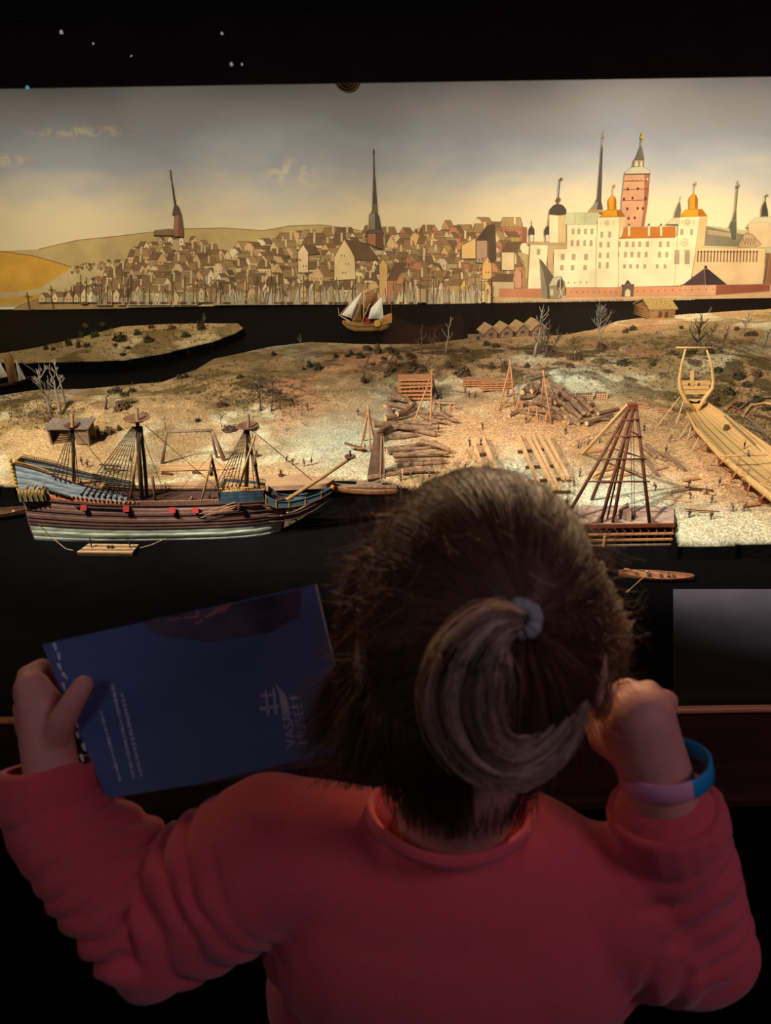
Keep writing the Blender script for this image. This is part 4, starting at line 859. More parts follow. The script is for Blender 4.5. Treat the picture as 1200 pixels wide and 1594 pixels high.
logs([(598, 704, 680, 692, 3.2, .004, 2), (602, 710, 655, 698, 4, .008, 4), (612, 714, 690, 712, 4.2, .004), (655, 697, 698, 710, 4.4, .012, -4), (614, 720, 690, 718, 3.2, 0), (618, 728, 695, 722, 3.6, 0), (622, 708, 670, 706, 3.4, .012, 2), (665, 698, 694, 702, 3, .004), (676, 694, 700, 706, 3, 0), (660, 712, 698, 714, 3.4, .01)],
     '# log from the left in the front stack beside the dark ramp', 'logs in the front stack')
logs([(572, 750, 640, 735, 4.6, .003, 4), (626, 740, 676, 738, 5, .004, -3)], '# of the two big trunks lying before the front log stack', 'big trunks at the water edge')
L4 = [(812, 618, 822, 608, 3.6, .01), (818, 612, 832, 620, 3.8, .012), (822, 606, 838, 614, 3.6, .016), (808, 624, 830, 622, 4, .004), (826, 622, 840, 612, 4, .02, 3), (838, 608, 850, 598, 3, .022), (815, 600, 846, 592, 2.4, .024), (828, 634, 858, 640, 4.6, .012), (824, 642, 856, 648, 4.4, .004), (838, 630, 860, 636, 4.4, .018), (846, 622, 868, 628, 4.2, .026), (850, 612, 872, 622, 4, .03), (842, 620, 866, 634, 4.2, .022), (862, 636, 878, 628, 4, .012), (858, 630, 880, 642, 4.2, .016), (868, 620, 886, 632, 4.2, .018), (874, 616, 892, 626, 4, .012),
      (880, 640, 902, 656, 4.6, .008), (888, 632, 908, 654, 4.6, .014), (896, 636, 914, 652, 4.6, .008), (900, 630, 918, 648, 4.8, .014), (908, 644, 922, 634, 4, .004), (866, 644, 880, 654, 4.2, .002), (884, 656, 900, 664, 4, 0), (854, 650, 872, 656, 4, 0), (906, 626, 910, 640, 3.6, .008), (814, 632, 836, 634, 4, .002), (836, 652, 858, 658, 3.6, 0), (878, 628, 896, 640, 4.2, .022), (846, 640, 870, 648, 4.2, .012)]
logs(L4[:15], '# log from left, left half of the big heap under hoists', 'logs in the big heap, left half')
logs(L4[15:], '# log from left, right half of the big heap under hoists', 'logs in the big heap, right half')
logs([(792, 650, 812, 640, 2.4, .0), (794, 646, 824, 642, 2.4, .004), (800, 642, 830, 648, 2.4, .002)], '# thin log from the left below the middle tripod', 'thin logs below the middle tripod')
log(884, 662, 946, 656, 3.2, .003, 'long pale log with clean cut end, left of the crane', 'long logs left of the crane', 0, WOODG); log(912, 665, 952, 650, 3.4, .006, 'second long pale log with clean cut end, nearer the crane', 'long logs left of the crane', 0, WOODG); log(930, 648, 962, 640, 2.8, .004, 'thin brown log reaching up behind the crane', 'long logs left of the crane')
logs([(1002, 702, 1018, 716, 3, .006), (1006, 700, 1026, 720, 3, .01), (1000, 712, 1016, 728, 3, 0), (1014, 704, 1034, 714, 2.6, .003)], '# log from the left in the little heap right of the crane', 'logs in the little heap right of the crane')
# cordwood, two neat stacks
for (px, py, lb) in ((909, 622, 'left one of two neat cordwood stacks behind the log heap'), (939, 620, 'right one of two neat cordwood stacks behind the log heap')):
    b0 = G(px, py); s_ = (b0 - CAM).dot(AZ) / F; t = thing('cordwood_stack', lb, 'woodpile', b0, 'cordwood stacks')
    for j in range(3):
        for i in range(7 if px < 920 else 5):
            c_ = b0 + Vector(((i - 3) * 3.6 * s_, 0, (1.6 + j * 3.2) * s_)); MB().tube([c_ - Vector((0, 5 * s_, 0)), c_ + Vector((0, 5 * s_, 0))], 1.75 * s_, 6, 0, True, 1).build('log', [BARK, CUT], t)

# ------------------------------------------------------------------ squared beams and planks
def squared(x0, y0, x1, y1, wpx, lift, label, group, m=WOOD, name='squared_beam', cat='beam'):
    a, b_ = G(x0, y0), G(x1, y1); s_ = ((a + b_) / 2 - CAM).dot(AZ) / F; wd = wpx * s_; a.z += lift + wd / 2; b_.z += lift + wd / 2
    return single(MB().beam(a, b_, wd), name, m, label, cat, a.lerp(b_, .5), group)
squared(735, 694, 762, 776, 5.5, .011, 'left one of two heavy squared beams being hewn, partly behind the head', 'hewn beams left')
squared(750, 688, 784, 776, 5.5, .011, 'right one of two heavy squared beams being hewn, partly behind the head', 'hewn beams left')
for x0, x1, yb, lb in ((806, 840, 768, 'first (leftmost) of the long planed beams in the middle yard'), (820, 862, 770, 'second of the long planed beams in the middle yard'), (828, 868, 770, 'third of the long planed beams, lying close to the second'), (838, 876, 753, 'fourth of the long planed beams in the middle yard'), (849, 883, 753, 'rightmost of the long planed beams in the middle yard')):
    squared(x0, 686, x1, yb, 5.0, .011, lb, 'planed beams right')
for i, (x0, y0, x1, y1) in enumerate([(742, 712, 762, 708), (750, 742, 778, 738), (806, 706, 846, 702), (818, 730, 862, 728), (828, 752, 872, 748), (834, 770, 888, 768)]):
    squared(x0, y0, x1, y1, 4.0, 0.001, '%s dark cross bearer, counted from the back, under the long beams' % ORDS[[1, 3, 0, 2, 4, 5][i]], 'cross bearers under the beams', WOODD, 'bearer', 'bearer')
# long boards at the back of the crane
def board(pts, wd, label, m=WOOD, th=.002, cat='board', name='board', group=None):
    a, b_ = pts; return single(MB().beam(a, b_, wd, th), name, m, label, cat, a.lerp(b_, .5), group)
board((G(890, 698, .02), G(948, 676, .02)), .006, 'long board carried shoulder high by three figurines behind the crane')
for i, (x0, y0, x1, y1, m_) in enumerate([(905, 707, 952, 700, WOODO), (916, 738, 960, 730, WOODO), (920, 744, 948, 726, WOOD), (965, 742, 988, 738, WOODO), (1018, 734, 1040, 728, WOODO), (1046, 768, 1076, 762, WOOD), (1034, 776, 1074, 782, WOOD), (1062, 750, 1088, 746, WOODO), (1066, 762, 1110, 766, WOODD), (1086, 762, 1112, 772, WOOD), (1066, 796, 1110, 798, WOOD), (1158, 790, 1182, 786, WOODO), (988, 632, 1012, 636, WOODO), (992, 628, 1010, 632, WOODO), (1022, 638, 1046, 640, WOODO), (1024, 642, 1048, 643, WOODO), (926, 746, 962, 740, WOODO), (930, 752, 966, 752, WOODR)]):
    board((G(x0, y0, .003 + .001 * (i % 3)), G(x1, y1, .003 + .001 * (i % 2))), random.uniform(.006, .012), 'x', m_, .003, group='loose boards about the slip')
order([o for o in COL.objects if o.get('label') == 'x'], '# of the loose boards lying on the ground about the crane and slip')
for i, (x0, y0, x1, y1) in enumerate([(1034, 714, 1064, 736), (1000, 720, 1022, 744)]):
    a = G(x0, y0, .016); b_ = G(x1, y1, .010); t = thing('hewing_trestle', ['squared timber raised on trestle legs right of the crane', 'squared timber raised on trestle legs close behind the crane leg'][i], 'trestle', G((x0 + x1) / 2, (y0 + y1) / 2))
    MB().beam(a, b_, .007).build('timber', WOODG, t)
    for f in (.2, .8):
        c_ = a.lerp(b_, f)
        for sg in (-1, 1): MB().tube([c_, Vector((c_.x + sg * .012, c_.y - .004, hz(c_.x, c_.y) - .002))], .0012, 5).build('leg', WOODD, t)

# orange lumber stack
b0 = G(645, 623); s_ = (b0 - CAM).dot(AZ) / F; t = thing('lumber_stack', 'tall open stack of orange sawn boards behind the log piles', 'lumber', b0)
for j in range(6):
    for i in range(7):
        c_ = b0 + Vector(((-20 + i * 6.6) * s_, 0, (3 + j * 6) * s_)); MB().box(c_ + Vector((0, 6 * s_, 0)), (2.0 * s_, 26 * s_, 2.4 * s_)).build('sticker', WOODO, t)
    for i in range(3):
        z_ = b0.z + (5.4 + j * 6) * s_; MB().beam(Vector((b0.x - 25 * s_, b0.y + (-6 + 10 * i) * s_, z_)), Vector((b0.x + 25 * s_, b0.y + (-6 + 10 * i) * s_, z_ + (2 * s_ if j == 3 else 0))), 8 * s_, 2.2 * s_).build('board', WOODO, t)
# two low stacks left of the middle tripod
for (px, py, n, lb) in ((745, 601, 3, 'low stack of pale boards, rear one left of the middle tripod'), (772, 608, 4, 'low stack of pale boards, front one left of the middle tripod')):
    b0 = G(px, py); s_ = (b0 - CAM).dot(AZ) / F; t = thing('board_stack', lb, 'lumber', b0, 'low board stacks')
    for j in range(n):
        for i in range(5): MB().box(b0 + Vector(((-18 + i * 9) * s_, 4 * s_, (1 + j * 3.6) * s_)), (2 * s_, 14 * s_, 1.8 * s_)).build('sticker', WOODO, t)
        MB().box(b0 + Vector((random.uniform(-1, 1) * s_, 3 * s_, (2.7 + j * 3.6) * s_)), (48 * s_, 16 * s_, 1.5 * s_)).build('board', WOODO, t)
board((G(765, 606, .006), over(G(765, 606), 777, 590)), .006, 'single board leaning against the front low board stack', WOODO)

# ------------------------------------------------------------------ hoisting tripods
def tripod(name, apex, feet, label, th, bars=(), m=WOODO, group=None):
    fs = [G(*f) for f in feet]; b0 = sum(fs, Vector()) / len(fs); ap = over(b0, *apex); t = thing(name, label, 'tripod', b0, group)
    for f in fs: MB().tube([f - Vector((0, 0, .004)), ap + (ap - f).normalized() * .012], [th, th * .8], 6).build('leg', m, t, True)
    MB().tube([ap - Vector((.006, 0, .008)), ap + Vector((.006, 0, -.008))], th * 1.3, 6).build('lashing', ROPE, t)
    for f in bars:
        MB().tube([fs[0].lerp(ap, f), fs[1].lerp(ap, f)], th * .7, 5).build('rung', m, t)
    return t
tripod('hoist_tripod', (573, 636), [(560, 702), (584, 690), (566, 686), (577, 702)], 'slim four-legged hoist standing left of the log stack and dark ramp', .0026)
tripod('hoist_tripod', (672, 582), [(641, 664), (670, 662), (677, 604)], 'tall leaning hoist with one long pole in front of the orange lumber stack', .0032)
tripod('hoist_tripod', (794, 565), [(776, 640), (802, 634), (790, 618)], 'ladder-like hoist left of the big log heap', .0030, (.12, .3, .48, .64, .8))
tripod('hoist_tripod', (846, 582), [(842, 642), (875, 642), (859, 662)], 'hoist standing over the middle of the big log heap', .0026)
def sawhorse(px, py, w_px, h_px, label):
    b0 = G(px, py); s_ = (b0 - CAM).dot(AZ) / F; t = thing('sawhorse', label, 'sawhorse', b0, 'sawhorses')
    tp = [b0 + Vector((-w_px * .5 * s_, 0, h_px * s_)), b0 + Vector((w_px * .5 * s_, 0, h_px * s_))]
    MB().beam(tp[0], tp[1], 2.2 * s_).build('top_rail', WOODO, t)
    for f in (.1, .9):
        for sg in (-1, 1): MB().tube([tp[0].lerp(tp[1], f), b0 + Vector(((f - .5) * w_px * 1.5 * s_, sg * 6 * s_, -.002))], .9 * s_, 5).build('leg', WOODO, t)
sawhorse(704, 641, 8, 15, 'sawhorse at the right end of the long raised plank'); sawhorse(680, 636, 8, 12, 'sawhorse under the left half of the long raised plank'); sawhorse(808, 638, 9, 14, 'sawhorse between the two right hoists'); sawhorse(828, 656, 14, 24, 'tall sawhorse in front of the big log heap'); sawhorse(853, 658, 8, 16, 'sawhorse below the hoist over the big log heap')
board((G(668, 632, .016), G(704, 637, .024)), .007, 'long dark plank raised on two sawhorses right of the lumber stack', WOODG)
# pit-saw frame: two posts with a crossbar, behind the ship
b0 = G(300, 712); fA, fB, fC = G(252, 722), G(350, 717), G(338, 712); tA, tB = over(fA, 259, 672), over(fA, 330, 670)
t = thing('open_timber_gantry', 'tall open timber frame with a crossbar on the pale slope behind the ship', 'gantry', b0)
MB().tube([tA, tB], .004, 7).build('crossbar', WOODG, t, True); MB().tube([fA - Vector((0, 0, .004)), tA], [.0055, .0035], 7).build('post', WOODG, t, True)
MB().tube([fB - Vector((0, 0, .004)), tB], [.006, .004], 7).build('post', WOODG, t, True); MB().tube([fC - Vector((0, 0, .004)), tB.lerp(tA, .04)], [.004, .003], 7).build('brace', WOODG, t, True)
for i, (x0, y0, x1, y1, lb) in enumerate([(246, 729, 350, 728, 'long square timber lying in front of the timber frame, rear one'), (250, 734, 362, 731, 'long square timber lying in front of the timber frame, front one')]): squared(x0, y0, x1, y1, 4.5, .003, lb, 'timbers before the frame', WOOD)
for (x0, y0, x1, y1, lb) in ((252, 738, 268, 740, 'short block under the left end of the timbers before the frame'), (300, 737, 312, 738, 'short block under the middle of the timbers before the frame')): squared(x0, y0, x1, y1, 3.4, 0, lb, 'blocks before the frame', WOODD, 'timber_block', 'block')
# quay deck behind the ship
qd = [onZ(*p_, WZ + .042) for p_ in ((200, 768), (508, 756), (520, 748), (470, 740), (330, 748), (200, 760))]
single(MB().prism([Vector((p_.x, p_.y, WZ + .034)) for p_ in qd], (0, 0, .012)), 'quay_deck', mat('quay_boards', (178, 144, 106), .85, .25, 70, .2, stretch=(.3, 4, 1)), 'flat pale timber quay behind the moored ship', 'quay', qd[0])
for (px, py, lb) in ((438, 748, 'small round bollard with a cross bar on the quay behind the bow'), (400, 711, 'small round bollard on the pale slope right of the foremast')):
    b0 = G(px, py); b0.z = max(b0.z, WZ + .046 if px > 420 else b0.z); t = thing('bollard', lb, 'bollard', b0, 'bollards')
    MB().lathe(b0, [(.006, -.002), (.006, .003), (.003, .003), (.0027, .016), (.0033, .017), (0, .018)], 10).build('post', WOODD, t); MB().tube([b0 + Vector((-.009, 0, .006)), b0 + Vector((.009, 0, .006))], .0011, 5).build('cross_bar', WOODD, t)
# dark ramp / shed standing by the front log stack
b0 = G(588, 742); s_ = (b0 - CAM).dot(AZ) / F; t = thing('dark_chute', 'dark upright wooden chute beside the front log stack', 'chute', b0)
f0 = [G(572, 742), G(598, 744)]; bk = over(b0, 588, 686) + Vector((0, .03, 0)); bk2 = over(b0, 597, 686) + Vector((0, .03, 0))
MB().prism([f0[0], f0[0] + Vector((.020, 0, 0)), bk, bk - Vector((.010, 0, .004))], (0, .006, .004)).build('side_board', mat('chute_side', (104, 82, 64), .8, .3, 60, .2), t)
MB().prism([f0[0] + Vector((.020, 0, 0)), f0[1], bk2, bk], (0, .010, .004)).build('slide', WOODD, t)
MB().beam(f0[1] - Vector((.010, 0, 0)), bk2 - Vector((.005, 0, 0)), .004).build('rail', WOODG, t); MB().beam(f0[1], bk2, .003).build('rail', WOODG, t)
a, b_ = G(548, 706, .006), over(G(560, 706), 536, 690); board((over(G(560, 704), 536, 690), G(566, 704, .010)), .012, 'dark plank leaning left of the slim hoist', WOODG, .004)
board((G(556, 707, .016), G(576, 705, .016)), .006, 'orange plank on the workbench left of the chute', WOODO)

# ------------------------------------------------------------------ pyramid crane on its landing stage
zd = WZ + .052
def S_(px, py): return onZ(px, py, zd)
st = thing('landing_stage', 'timber landing stage with open grid front carrying the pyramid crane', 'jetty', S_(960, 812))
dk = [S_(800, 812), S_(1049, 816), S_(1049, 788), S_(960, 786), S_(870, 788), S_(800, 786)]
MB().prism([Vector((p_.x, p_.y, zd - .006)) for p_ in dk], (0, 0, .005)).build('deck', mat('stage_boards', (176, 150, 130), .8, .25, 60, .15, stretch=(.4, 4, 1)), st)
y0 = S_(1000, 816).y; xl, xr = onY(800, 820, y0).x, onY(1049, 820, y0).x
for k, (pyy, m_, th) in enumerate(((817, WOODR, .0085), (830, WOODO, .0042), (839, WOODO, .0042), (847, WOODG, .0034))):
    z_ = onY(1000, pyy, y0).z; MB().beam(Vector((xl, y0 - .003, z_)), Vector((xr, y0 - .003, z_)), .004, th).build('rail', m_, st)
for i in range(18):
    x_ = xr - .002 - i * (xr - xl) / 20; MB().beam(Vector((x_, y0 + .003, WZ)), Vector((x_, y0 + .003, zd - .004)), .0035).build('pile', WOODR, st); MB().beam(Vector((x_, y0 - .004, onY(1000, 826, y0).z)), Vector((x_, y0 + .03, onY(1000, 828, y0).z)), .0035).build('joist', WOODR, st)
x_ = onY(939, 840, y0).x; MB().beam(Vector((x_, y0 - .006, WZ - .01)), Vector((x_, y0 - .006, onY(939, 832, y0).z)), .004).build('mooring_pile', WOOD, st)
cb = S_(960, 806); cr_ = thing('pyramid_crane', 'big dark pyramid crane of slanting poles on the landing stage', 'crane', cb)
ap = onY(984, 634, cb.y + .03)
feet = {'a': S_(878, 811), 'b': G(921, 778), 'c': S_(935, 813), 'd': S_(954, 813), 'e': S_(1011, 814), 'f': S_(945, 808)}
tops = {'a': (-.006, -.002), 'b': (-.003, .006), 'c': (0, -.004), 'd': (.003, -.002), 'e': (.008, -.002), 'f': (.001, .002)}
legs = {}
for k, f in feet.items():
    tp = ap + Vector((tops[k][0], tops[k][1], 0)); legs[k] = (f, tp); MB().tube([f, tp + (tp - f).normalized() * .006], [.0042 if k != 'f' else .0022, .0034 if k != 'f' else .0018], 7).build('leg', mat('crane_pole', (96, 56, 36), .6, .3, 60), cr_, True)
def at_z(k, pyy):
    f, tp = legs[k]; lo, hi = 0, 1
    for _ in range(30):
        md = (lo + hi) / 2
        if proj(f.lerp(tp, md))[1] > pyy: lo = md
        else: hi = md
    return f.lerp(tp, lo)
for pyy in (652, 678, 713, 748):
    a, b_ = at_z('a', pyy), at_z('e', pyy); ex = (b_ - a) * .08; MB().tube([a - ex * .2 - Vector((0, .005, 0)), b_ + ex - Vector((0, .005, 0))], .0020, 5).build('cross_bar', MATS['crane_pole'], cr_, True)
for (ka, ya, kb, yb) in (('b', 720, 'e', 745), ('b', 698, 'e', 712), ('c', 668, 'e', 678)): MB().tube([at_z(ka, ya), at_z(kb, yb)], .0018, 5).build('brace', MATS['crane_pole'], cr_, True)
for k in 'cde':
    f = feet[k]; sg = -1 if k == 'c' else 1
    MB().prism([f + Vector((0, -.003, 0)), f + Vector((sg * .022, -.003, 0)), f + Vector((sg * .010, -.003, .005)), f + Vector((sg * .004, -.003, .018))], (0, .006, 0)).build('knee', WOODG, cr_)
MB().box(ap + Vector((0, 0, .002)), (.02, .014, .012)).build('head_block', WOODR, cr_)
hk = onY(984, 812, cb.y); 
for dx in (-.004, .002): MB().tube([ap + Vector((dx, 0, 0)), hk + Vector((dx, 0, .026))], .0006, 4).build('hoist_rope', TAR, cr_)
MB().lathe(hk + Vector((0, 0, .008)), [(0, .018), (.005, .016), (.006, .009), (.004, .002), (0, 0)], 10).build('pulley_block', WOODD, cr_, True); MB().tube([hk + Vector((0, 0, .008)), hk + Vector((.004, 0, .003)), hk + Vector((0, 0, 0)), hk + Vector((-.004, 0, .003))], .0012, 5).build('hook', BLACK, cr_)
MB().beam(G(907, 708, .003), ap + Vector((-.008, .004, .004)), .008, .006).build('back_stay', WOOD, cr_)
MB().prism([S_(962, 806), S_(982, 812), S_(976, 795)], (0, .003, .020)).build('cleat', WOODG, cr_)
single(MB().lathe(S_(881, 789), [(0, .012), (.004, .011), (.0045, 0)], 8), 'mooring_post', WOODD, 'short dark mooring post on the stage left of the crane', 'post', S_(881, 789))
# ------------------------------------------------------------------ the moored three-master
def interp(xs, ys, x):
    return float(np.interp(x, xs, ys))
YC = onZ(200, 846, WZ).y + .047
SX = [30, 48, 70, 100, 150, 200, 250, 300, 350, 390, 420, 440]
HB = [.026, .029, .034, .040, .045, .047, .047, .046, .043, .034, .020, .003]
RAILPY = [772, 775, 777, 780, 784, 786, 786, 785, 783, 781, 779, 777]
ship = thing('sailing_ship', 'large three-masted wooden ship model moored at the left, hull pale below and red-brown above', 'ship', Vector((onY(230, 840, YC).x, YC, WZ)))
def hbw(x, t):
    f = interp(SX, HB, x); return f * (.80 + .22 * math.sin(min(t, .4) / .4 * math.pi / 2) - .16 * max(0, t - .4) ** 1.3 / .6) * (1 - .0 * t)
def hull_pt(x, t, sg=-1, out=0.0, up=0.0):
    """x: station (pixel column), t: 0 at the water .. 1 at the rail"""
    rk = interp(SX, RAILPY, x); hb = hbw(x, 1.0); top = onY(x, rk, YC - hb); X = onY(x, 815, YC - hbw(x, .5)).x
    if x < 52: X += (.5 - t) * .012 * (52 - x) / 22
    if x > 415: X += (t - .4) * .020 * (x - 415) / 25
    z = (WZ - .004) + (top.z - WZ + .004) * t
    return Vector((X, YC + sg * (hbw(x, t) + out), z + up))
XS_ = list(np.linspace(48, 440, 34)); XS_[0] = 46
BR = mat('hull_red_brown', (118, 84, 76), .75, .35, 60, .15, stretch=(.6, 3, 3)); BR2 = mat('hull_brown_plank', (132, 98, 84), .75, .35, 60, .15, stretch=(.6, 3, 3)); PALE = mat('hull_pale_bottom', (186, 196, 176), .85, .5, 40, .25, stretch=(.6, 2, 3)); WALE = mat('hull_wale', (70, 48, 42), .7, .3, 80)
BLUE = mat('hull_blue_paint', (122, 134, 138), .75, .45, 70, .15, stretch=(.5, 3, 3)); BLUED = mat('hull_deep_blue', (52, 76, 90), .7, .3, 70); DECK = mat('ship_deck', (176, 136, 92), .8, .25, 90, .1, stretch=(.3, 6, 1)); GILT = mat('dull_gilding', (176, 132, 66), .6, .35, 120, .2); REDP = mat('port_lid_red', (158, 34, 34), .6, .15, 90); FRIEZE = mat('carved_frieze', (164, 96, 62), .7, .4, 160, .4)
edges_t = [0, .15, .30, .43, .51, .59, .67, .75, .83, .92, 1.0]
for sg in (-1, 1):
    for k in range(10):
        t0, t1 = edges_t[k], edges_t[k + 1]; o_ = .0003 * (k % 2)
        rows = [[hull_pt(x, t0 + .004, sg, o_) for x in XS_], [hull_pt(x, (t0 + t1) / 2, sg, o_ + .0005) for x in XS_], [hull_pt(x, t1 - .004, sg, o_) for x in XS_], [hull_pt(x, t1 - .004, sg, -.003) for x in XS_]]
        MB().grid(rows).build('hull_plank', PALE if k < 3 else (BR if k % 2 else BR2), ship, True)
    for t_ in (.435, .51, .59, .75, .985):
        MB().tube([hull_pt(x, t_, sg, .001) for x in XS_], .0016 if t_ < .9 else .0022, 5).build('wale', WALE, ship, True)
core = MB(); core.grid([[hull_pt(x, t_, -1, -.003) for t_ in (0, .3, .6, .95)] + [hull_pt(x, t_, 1, -.003) for t_ in (.95, .6, .3, 0)] for x in XS_]); core.build('inner_hull', WALE, ship)
MB().grid([[hull_pt(x, .93, -1, -.002), hull_pt(x, .93, 1, -.002)] for x in XS_]).build('deck', DECK, ship)
tr_ = MB(); q = [hull_pt(46, t_, -1) for t_ in (0, .3, .6, 1)] + [hull_pt(46, t_, 1) for t_ in (1, .6, .3, 0)]; tr_.prism(q, (-.003, 0, 0)); tr_.build('transom', BR, ship)
p0 = hull_pt(47, 0, -1); MB().prism([Vector((p0.x - .001, YC - .004, WZ - .004)), Vector((p0.x - .015, YC - .004, WZ - .004)), Vector((p0.x - .011, YC - .004, WZ + .05)), Vector((p0.x - .003, YC - .004, WZ + .05))], (0, .008, 0)).build('rudder', mat('rudder_red', (136, 52, 40), .7, .3, 60), ship)
# quarterdeck works aft
QX = [31, 50, 75, 100, 120, 145, 170, 195]; QTOP = [722, 727, 735, 746, 753, 760, 765, 772]
def q_pt(x, f, sg, out=0):
    b_ = hull_pt(max(x, 46), 1.0, sg); X = onY(x, 770, YC - hbw(max(x, 48), 1)).x; hb = hbw(max(x, 48), 1) * (1 - .22 * f); tp = onY(x, interp(QX, QTOP, x), YC - hbw(max(x, 48), 1) * .85)
    return Vector((X, YC + sg * (hb + out), b_.z + (tp.z - b_.z) * f))
for sg in (-1, 1):
    for k in range(5):
        xs = np.linspace(31, 195, 16); rows = [[q_pt(x, (k + .03) / 5, sg, .0004 * (k % 2)) for x in xs], [q_pt(x, (k + .97) / 5, sg, .0004 * (k % 2)) for x in xs], [q_pt(x, (k + .97) / 5, sg, -.003) for x in xs]]
        MB().grid(rows).build('bulwark_plank', FRIEZE if k == 0 else BLUE, ship, True)
    MB().tube([q_pt(x, 1.0, sg, .0006) for x in np.linspace(31, 195, 14)], .0017, 5).build('rail_cap', WALE, ship, True)
    bl = MB()
    for i in range(16):
        x = 36 + i * 3; a = q_pt(x, 1, sg); bl.box(a + Vector((0, 0, .003)), (.0014, .0014, .007))
    bl.tube([q_pt(x, 1, sg) + Vector((0, 0, .007)) for x in (34, 50, 66, 82)], .0012, 5); bl.build('stern_balustrade', GILT, ship)
MB().grid([[q_pt(x, .55, -1, -.002), q_pt(x, .55, 1, -.002)] for x in np.linspace(31, 150, 8)]).build('quarter_deck', DECK, ship)
q = [q_pt(31, 0, -1), q_pt(31, 1, -1), q_pt(31, 1, 1), q_pt(31, 0, 1)]; MB().prism(q, (-.003, 0, 0)).build('stern_board', GILT, ship)
a = onY(28, 762, YC - .022); 
post = MB(); 
for k in range(9): post.ball(Vector((a.x, a.y, a.z + k * .0088)), (.0036, .0036, .0055), 7, 5, 0)
post.build('carved_stern_post', mat('yellow_carving', (186, 150, 58), .7, .35, 160, .4), ship, True)
gal = MB(); g0 = onY(50, 775, YC - .040); gal.prism([g0 + Vector((-.030, 0, -.010)), g0 + Vector((.030, 0, -.008)), g0 + Vector((.028, 0, .009)), g0 + Vector((-.030, 0, .010))], (0, .02, 0)); gal.build('quarter_gallery', mat('gallery_green', (106, 110, 84), .7, .3, 90, .2), ship)
for k in range(8): MB().lathe(g0 + Vector((-.027 + k * .0075, .004, .010)), [(.0042, 0), (.004, .004), (.002, .007), (0, .008)], 8).build('gallery_dome', GILT, ship, True)
for k in range(5): MB().box(g0 + Vector((-.024 + k * .012, -.001, 0)), (.0022, .004, .017)).build('gallery_column', GILT, ship)
for k in range(3):
    f0 = g0 + Vector((-.010 + k * .017, .008, .018)); MB().tube([f0, f0 + Vector((.002, 0, .006)), f0 + Vector((.006, -.002, .011))], [.0026, .0028, .0018], 6).build('carved_figure', GILT, ship, True)
# forecastle and beakhead
for sg in (-1, 1):
    for k in range(3):
        rows = [[Vector((hull_pt(x, 1, sg).x, YC + sg * hbw(x, 1) * (1 - .06 * f), hull_pt(x, 1, sg).z + .026 * f)) for x in (345, 362, 380, 398, 414)] for f in ((k + .04) / 3, (k + .96) / 3)]
        MB().grid(rows).build('forecastle_plank', BLUED, ship)
    tp = [Vector((hull_pt(x, 1, sg).x, YC + sg * hbw(x, 1) * .94, hull_pt(x, 1, sg).z + .034)) for x in (345, 362, 380, 398, 414)]
    MB().tube(tp, .0014, 5).build('forecastle_rail', GILT, ship); bl = MB()
    for i in range(18):
        x = 346 + i * 4; bl.box(Vector((hull_pt(x, 1, sg).x, YC + sg * hbw(x, 1) * .94, hull_pt(x, 1, sg).z + .030)), (.0018, .0018, .008))
    bl.build('forecastle_balusters', GILT, ship)
MB().grid([[Vector((hull_pt(x, 1, sg).x, YC + sg * hbw(x, 1) * .93, hull_pt(x, 1, sg).z + .018)) for sg in (-1, 1)] for x in (345, 380, 414)]).build('forecastle_deck', DECK, ship)
rows = [[Vector((hull_pt(345, 1, -1).x, YC + s_ * hbw(345, 1), hull_pt(345, 1, -1).z + f)) for s_ in (-1, 1)] for f in (-.006, .026)]; MB().grid(rows).build('forecastle_bulkhead', BLUE, ship)
BXp = [414, 430, 450, 475, 500, 516]; BT_ = [772, 781, 781, 776, 768, 760]; BB_ = [784, 791, 790, 786, 776, 767]; BW = [.024, .021, .017, .012, .008, .003]
for sg in (-1, 1):
    for k in range(5):
        xs = [BXp[k], BXp[k + 1]]; r0 = [onY(BXp[j], BB_[j], YC - BW[j]) for j in (k, k + 1)]; r1 = [onY(BXp[j], BT_[j], YC - BW[j]) for j in (k, k + 1)]
        for r_ in (r0, r1):
            for j, v in enumerate(r_): v.y = YC + sg * BW[k + j]
        MB().grid([r0, r1, [v + Vector((0, -sg * .003, 0)) for v in r1]]).build('beakhead_panel', mat('beakhead_blue', (80, 104, 106), .7, .3, 70), ship); MB().beam(r0[0], r1[0] + Vector((0, 0, .003)), .0022).build('beakhead_timber', GILT, ship)
    for (ys, rr, m_, nm) in ((BT_, .0017, BLUED, 'beakhead_rail'), (BB_, .0017, WALE, 'beakhead_rail')):
        pts = [onY(BXp[j], ys[j], YC - BW[j]) for j in range(6)]
        for j, v in enumerate(pts): v.y = YC + sg * BW[j]
        MB().tube(pts, rr, 5).build(nm, m_, ship, True)
    for off, nm in ((6, 'head_rail'), (14, 'head_rail')):
        pts = [onY(x, y + off, YC - w_) for x, y, w_ in ((418, 798, .03), (440, 797, .022), (465, 792, .014), (490, 780, .008), (510, 766, .003))]
        for v in pts: v.y = YC + sg * abs(YC - v.y)
        MB().tube(pts, .0015, 5).build(nm, WALE, ship, True)
kn = [onY(x, y, YC) for x, y in ((418, 826), (440, 822), (470, 806), (498, 785), (518, 762), (512, 764), (494, 778), (462, 794), (430, 806))]
MB().prism([v - Vector((0, .003, 0)) for v in kn], (0, .006, 0)).build('cutwater', mat('knee_brown', (128, 108, 84), .8, .4, 120, .4), ship)
MB().ball(onY(518, 759, YC), (.006, .004, .007), 8, 6).build('figurehead', mat('figurehead_orange', (196, 112, 44), .6, .3, 120), ship, True)
crv = MB()
for k in range(7):
    v = onY(438 + k * 10, 803 - k * 5.2, YC - .016 + k * .002); crv.ball(v, (.004, .003, .0028), 6, 5)
crv.build('head_carving', GILT, ship, True)
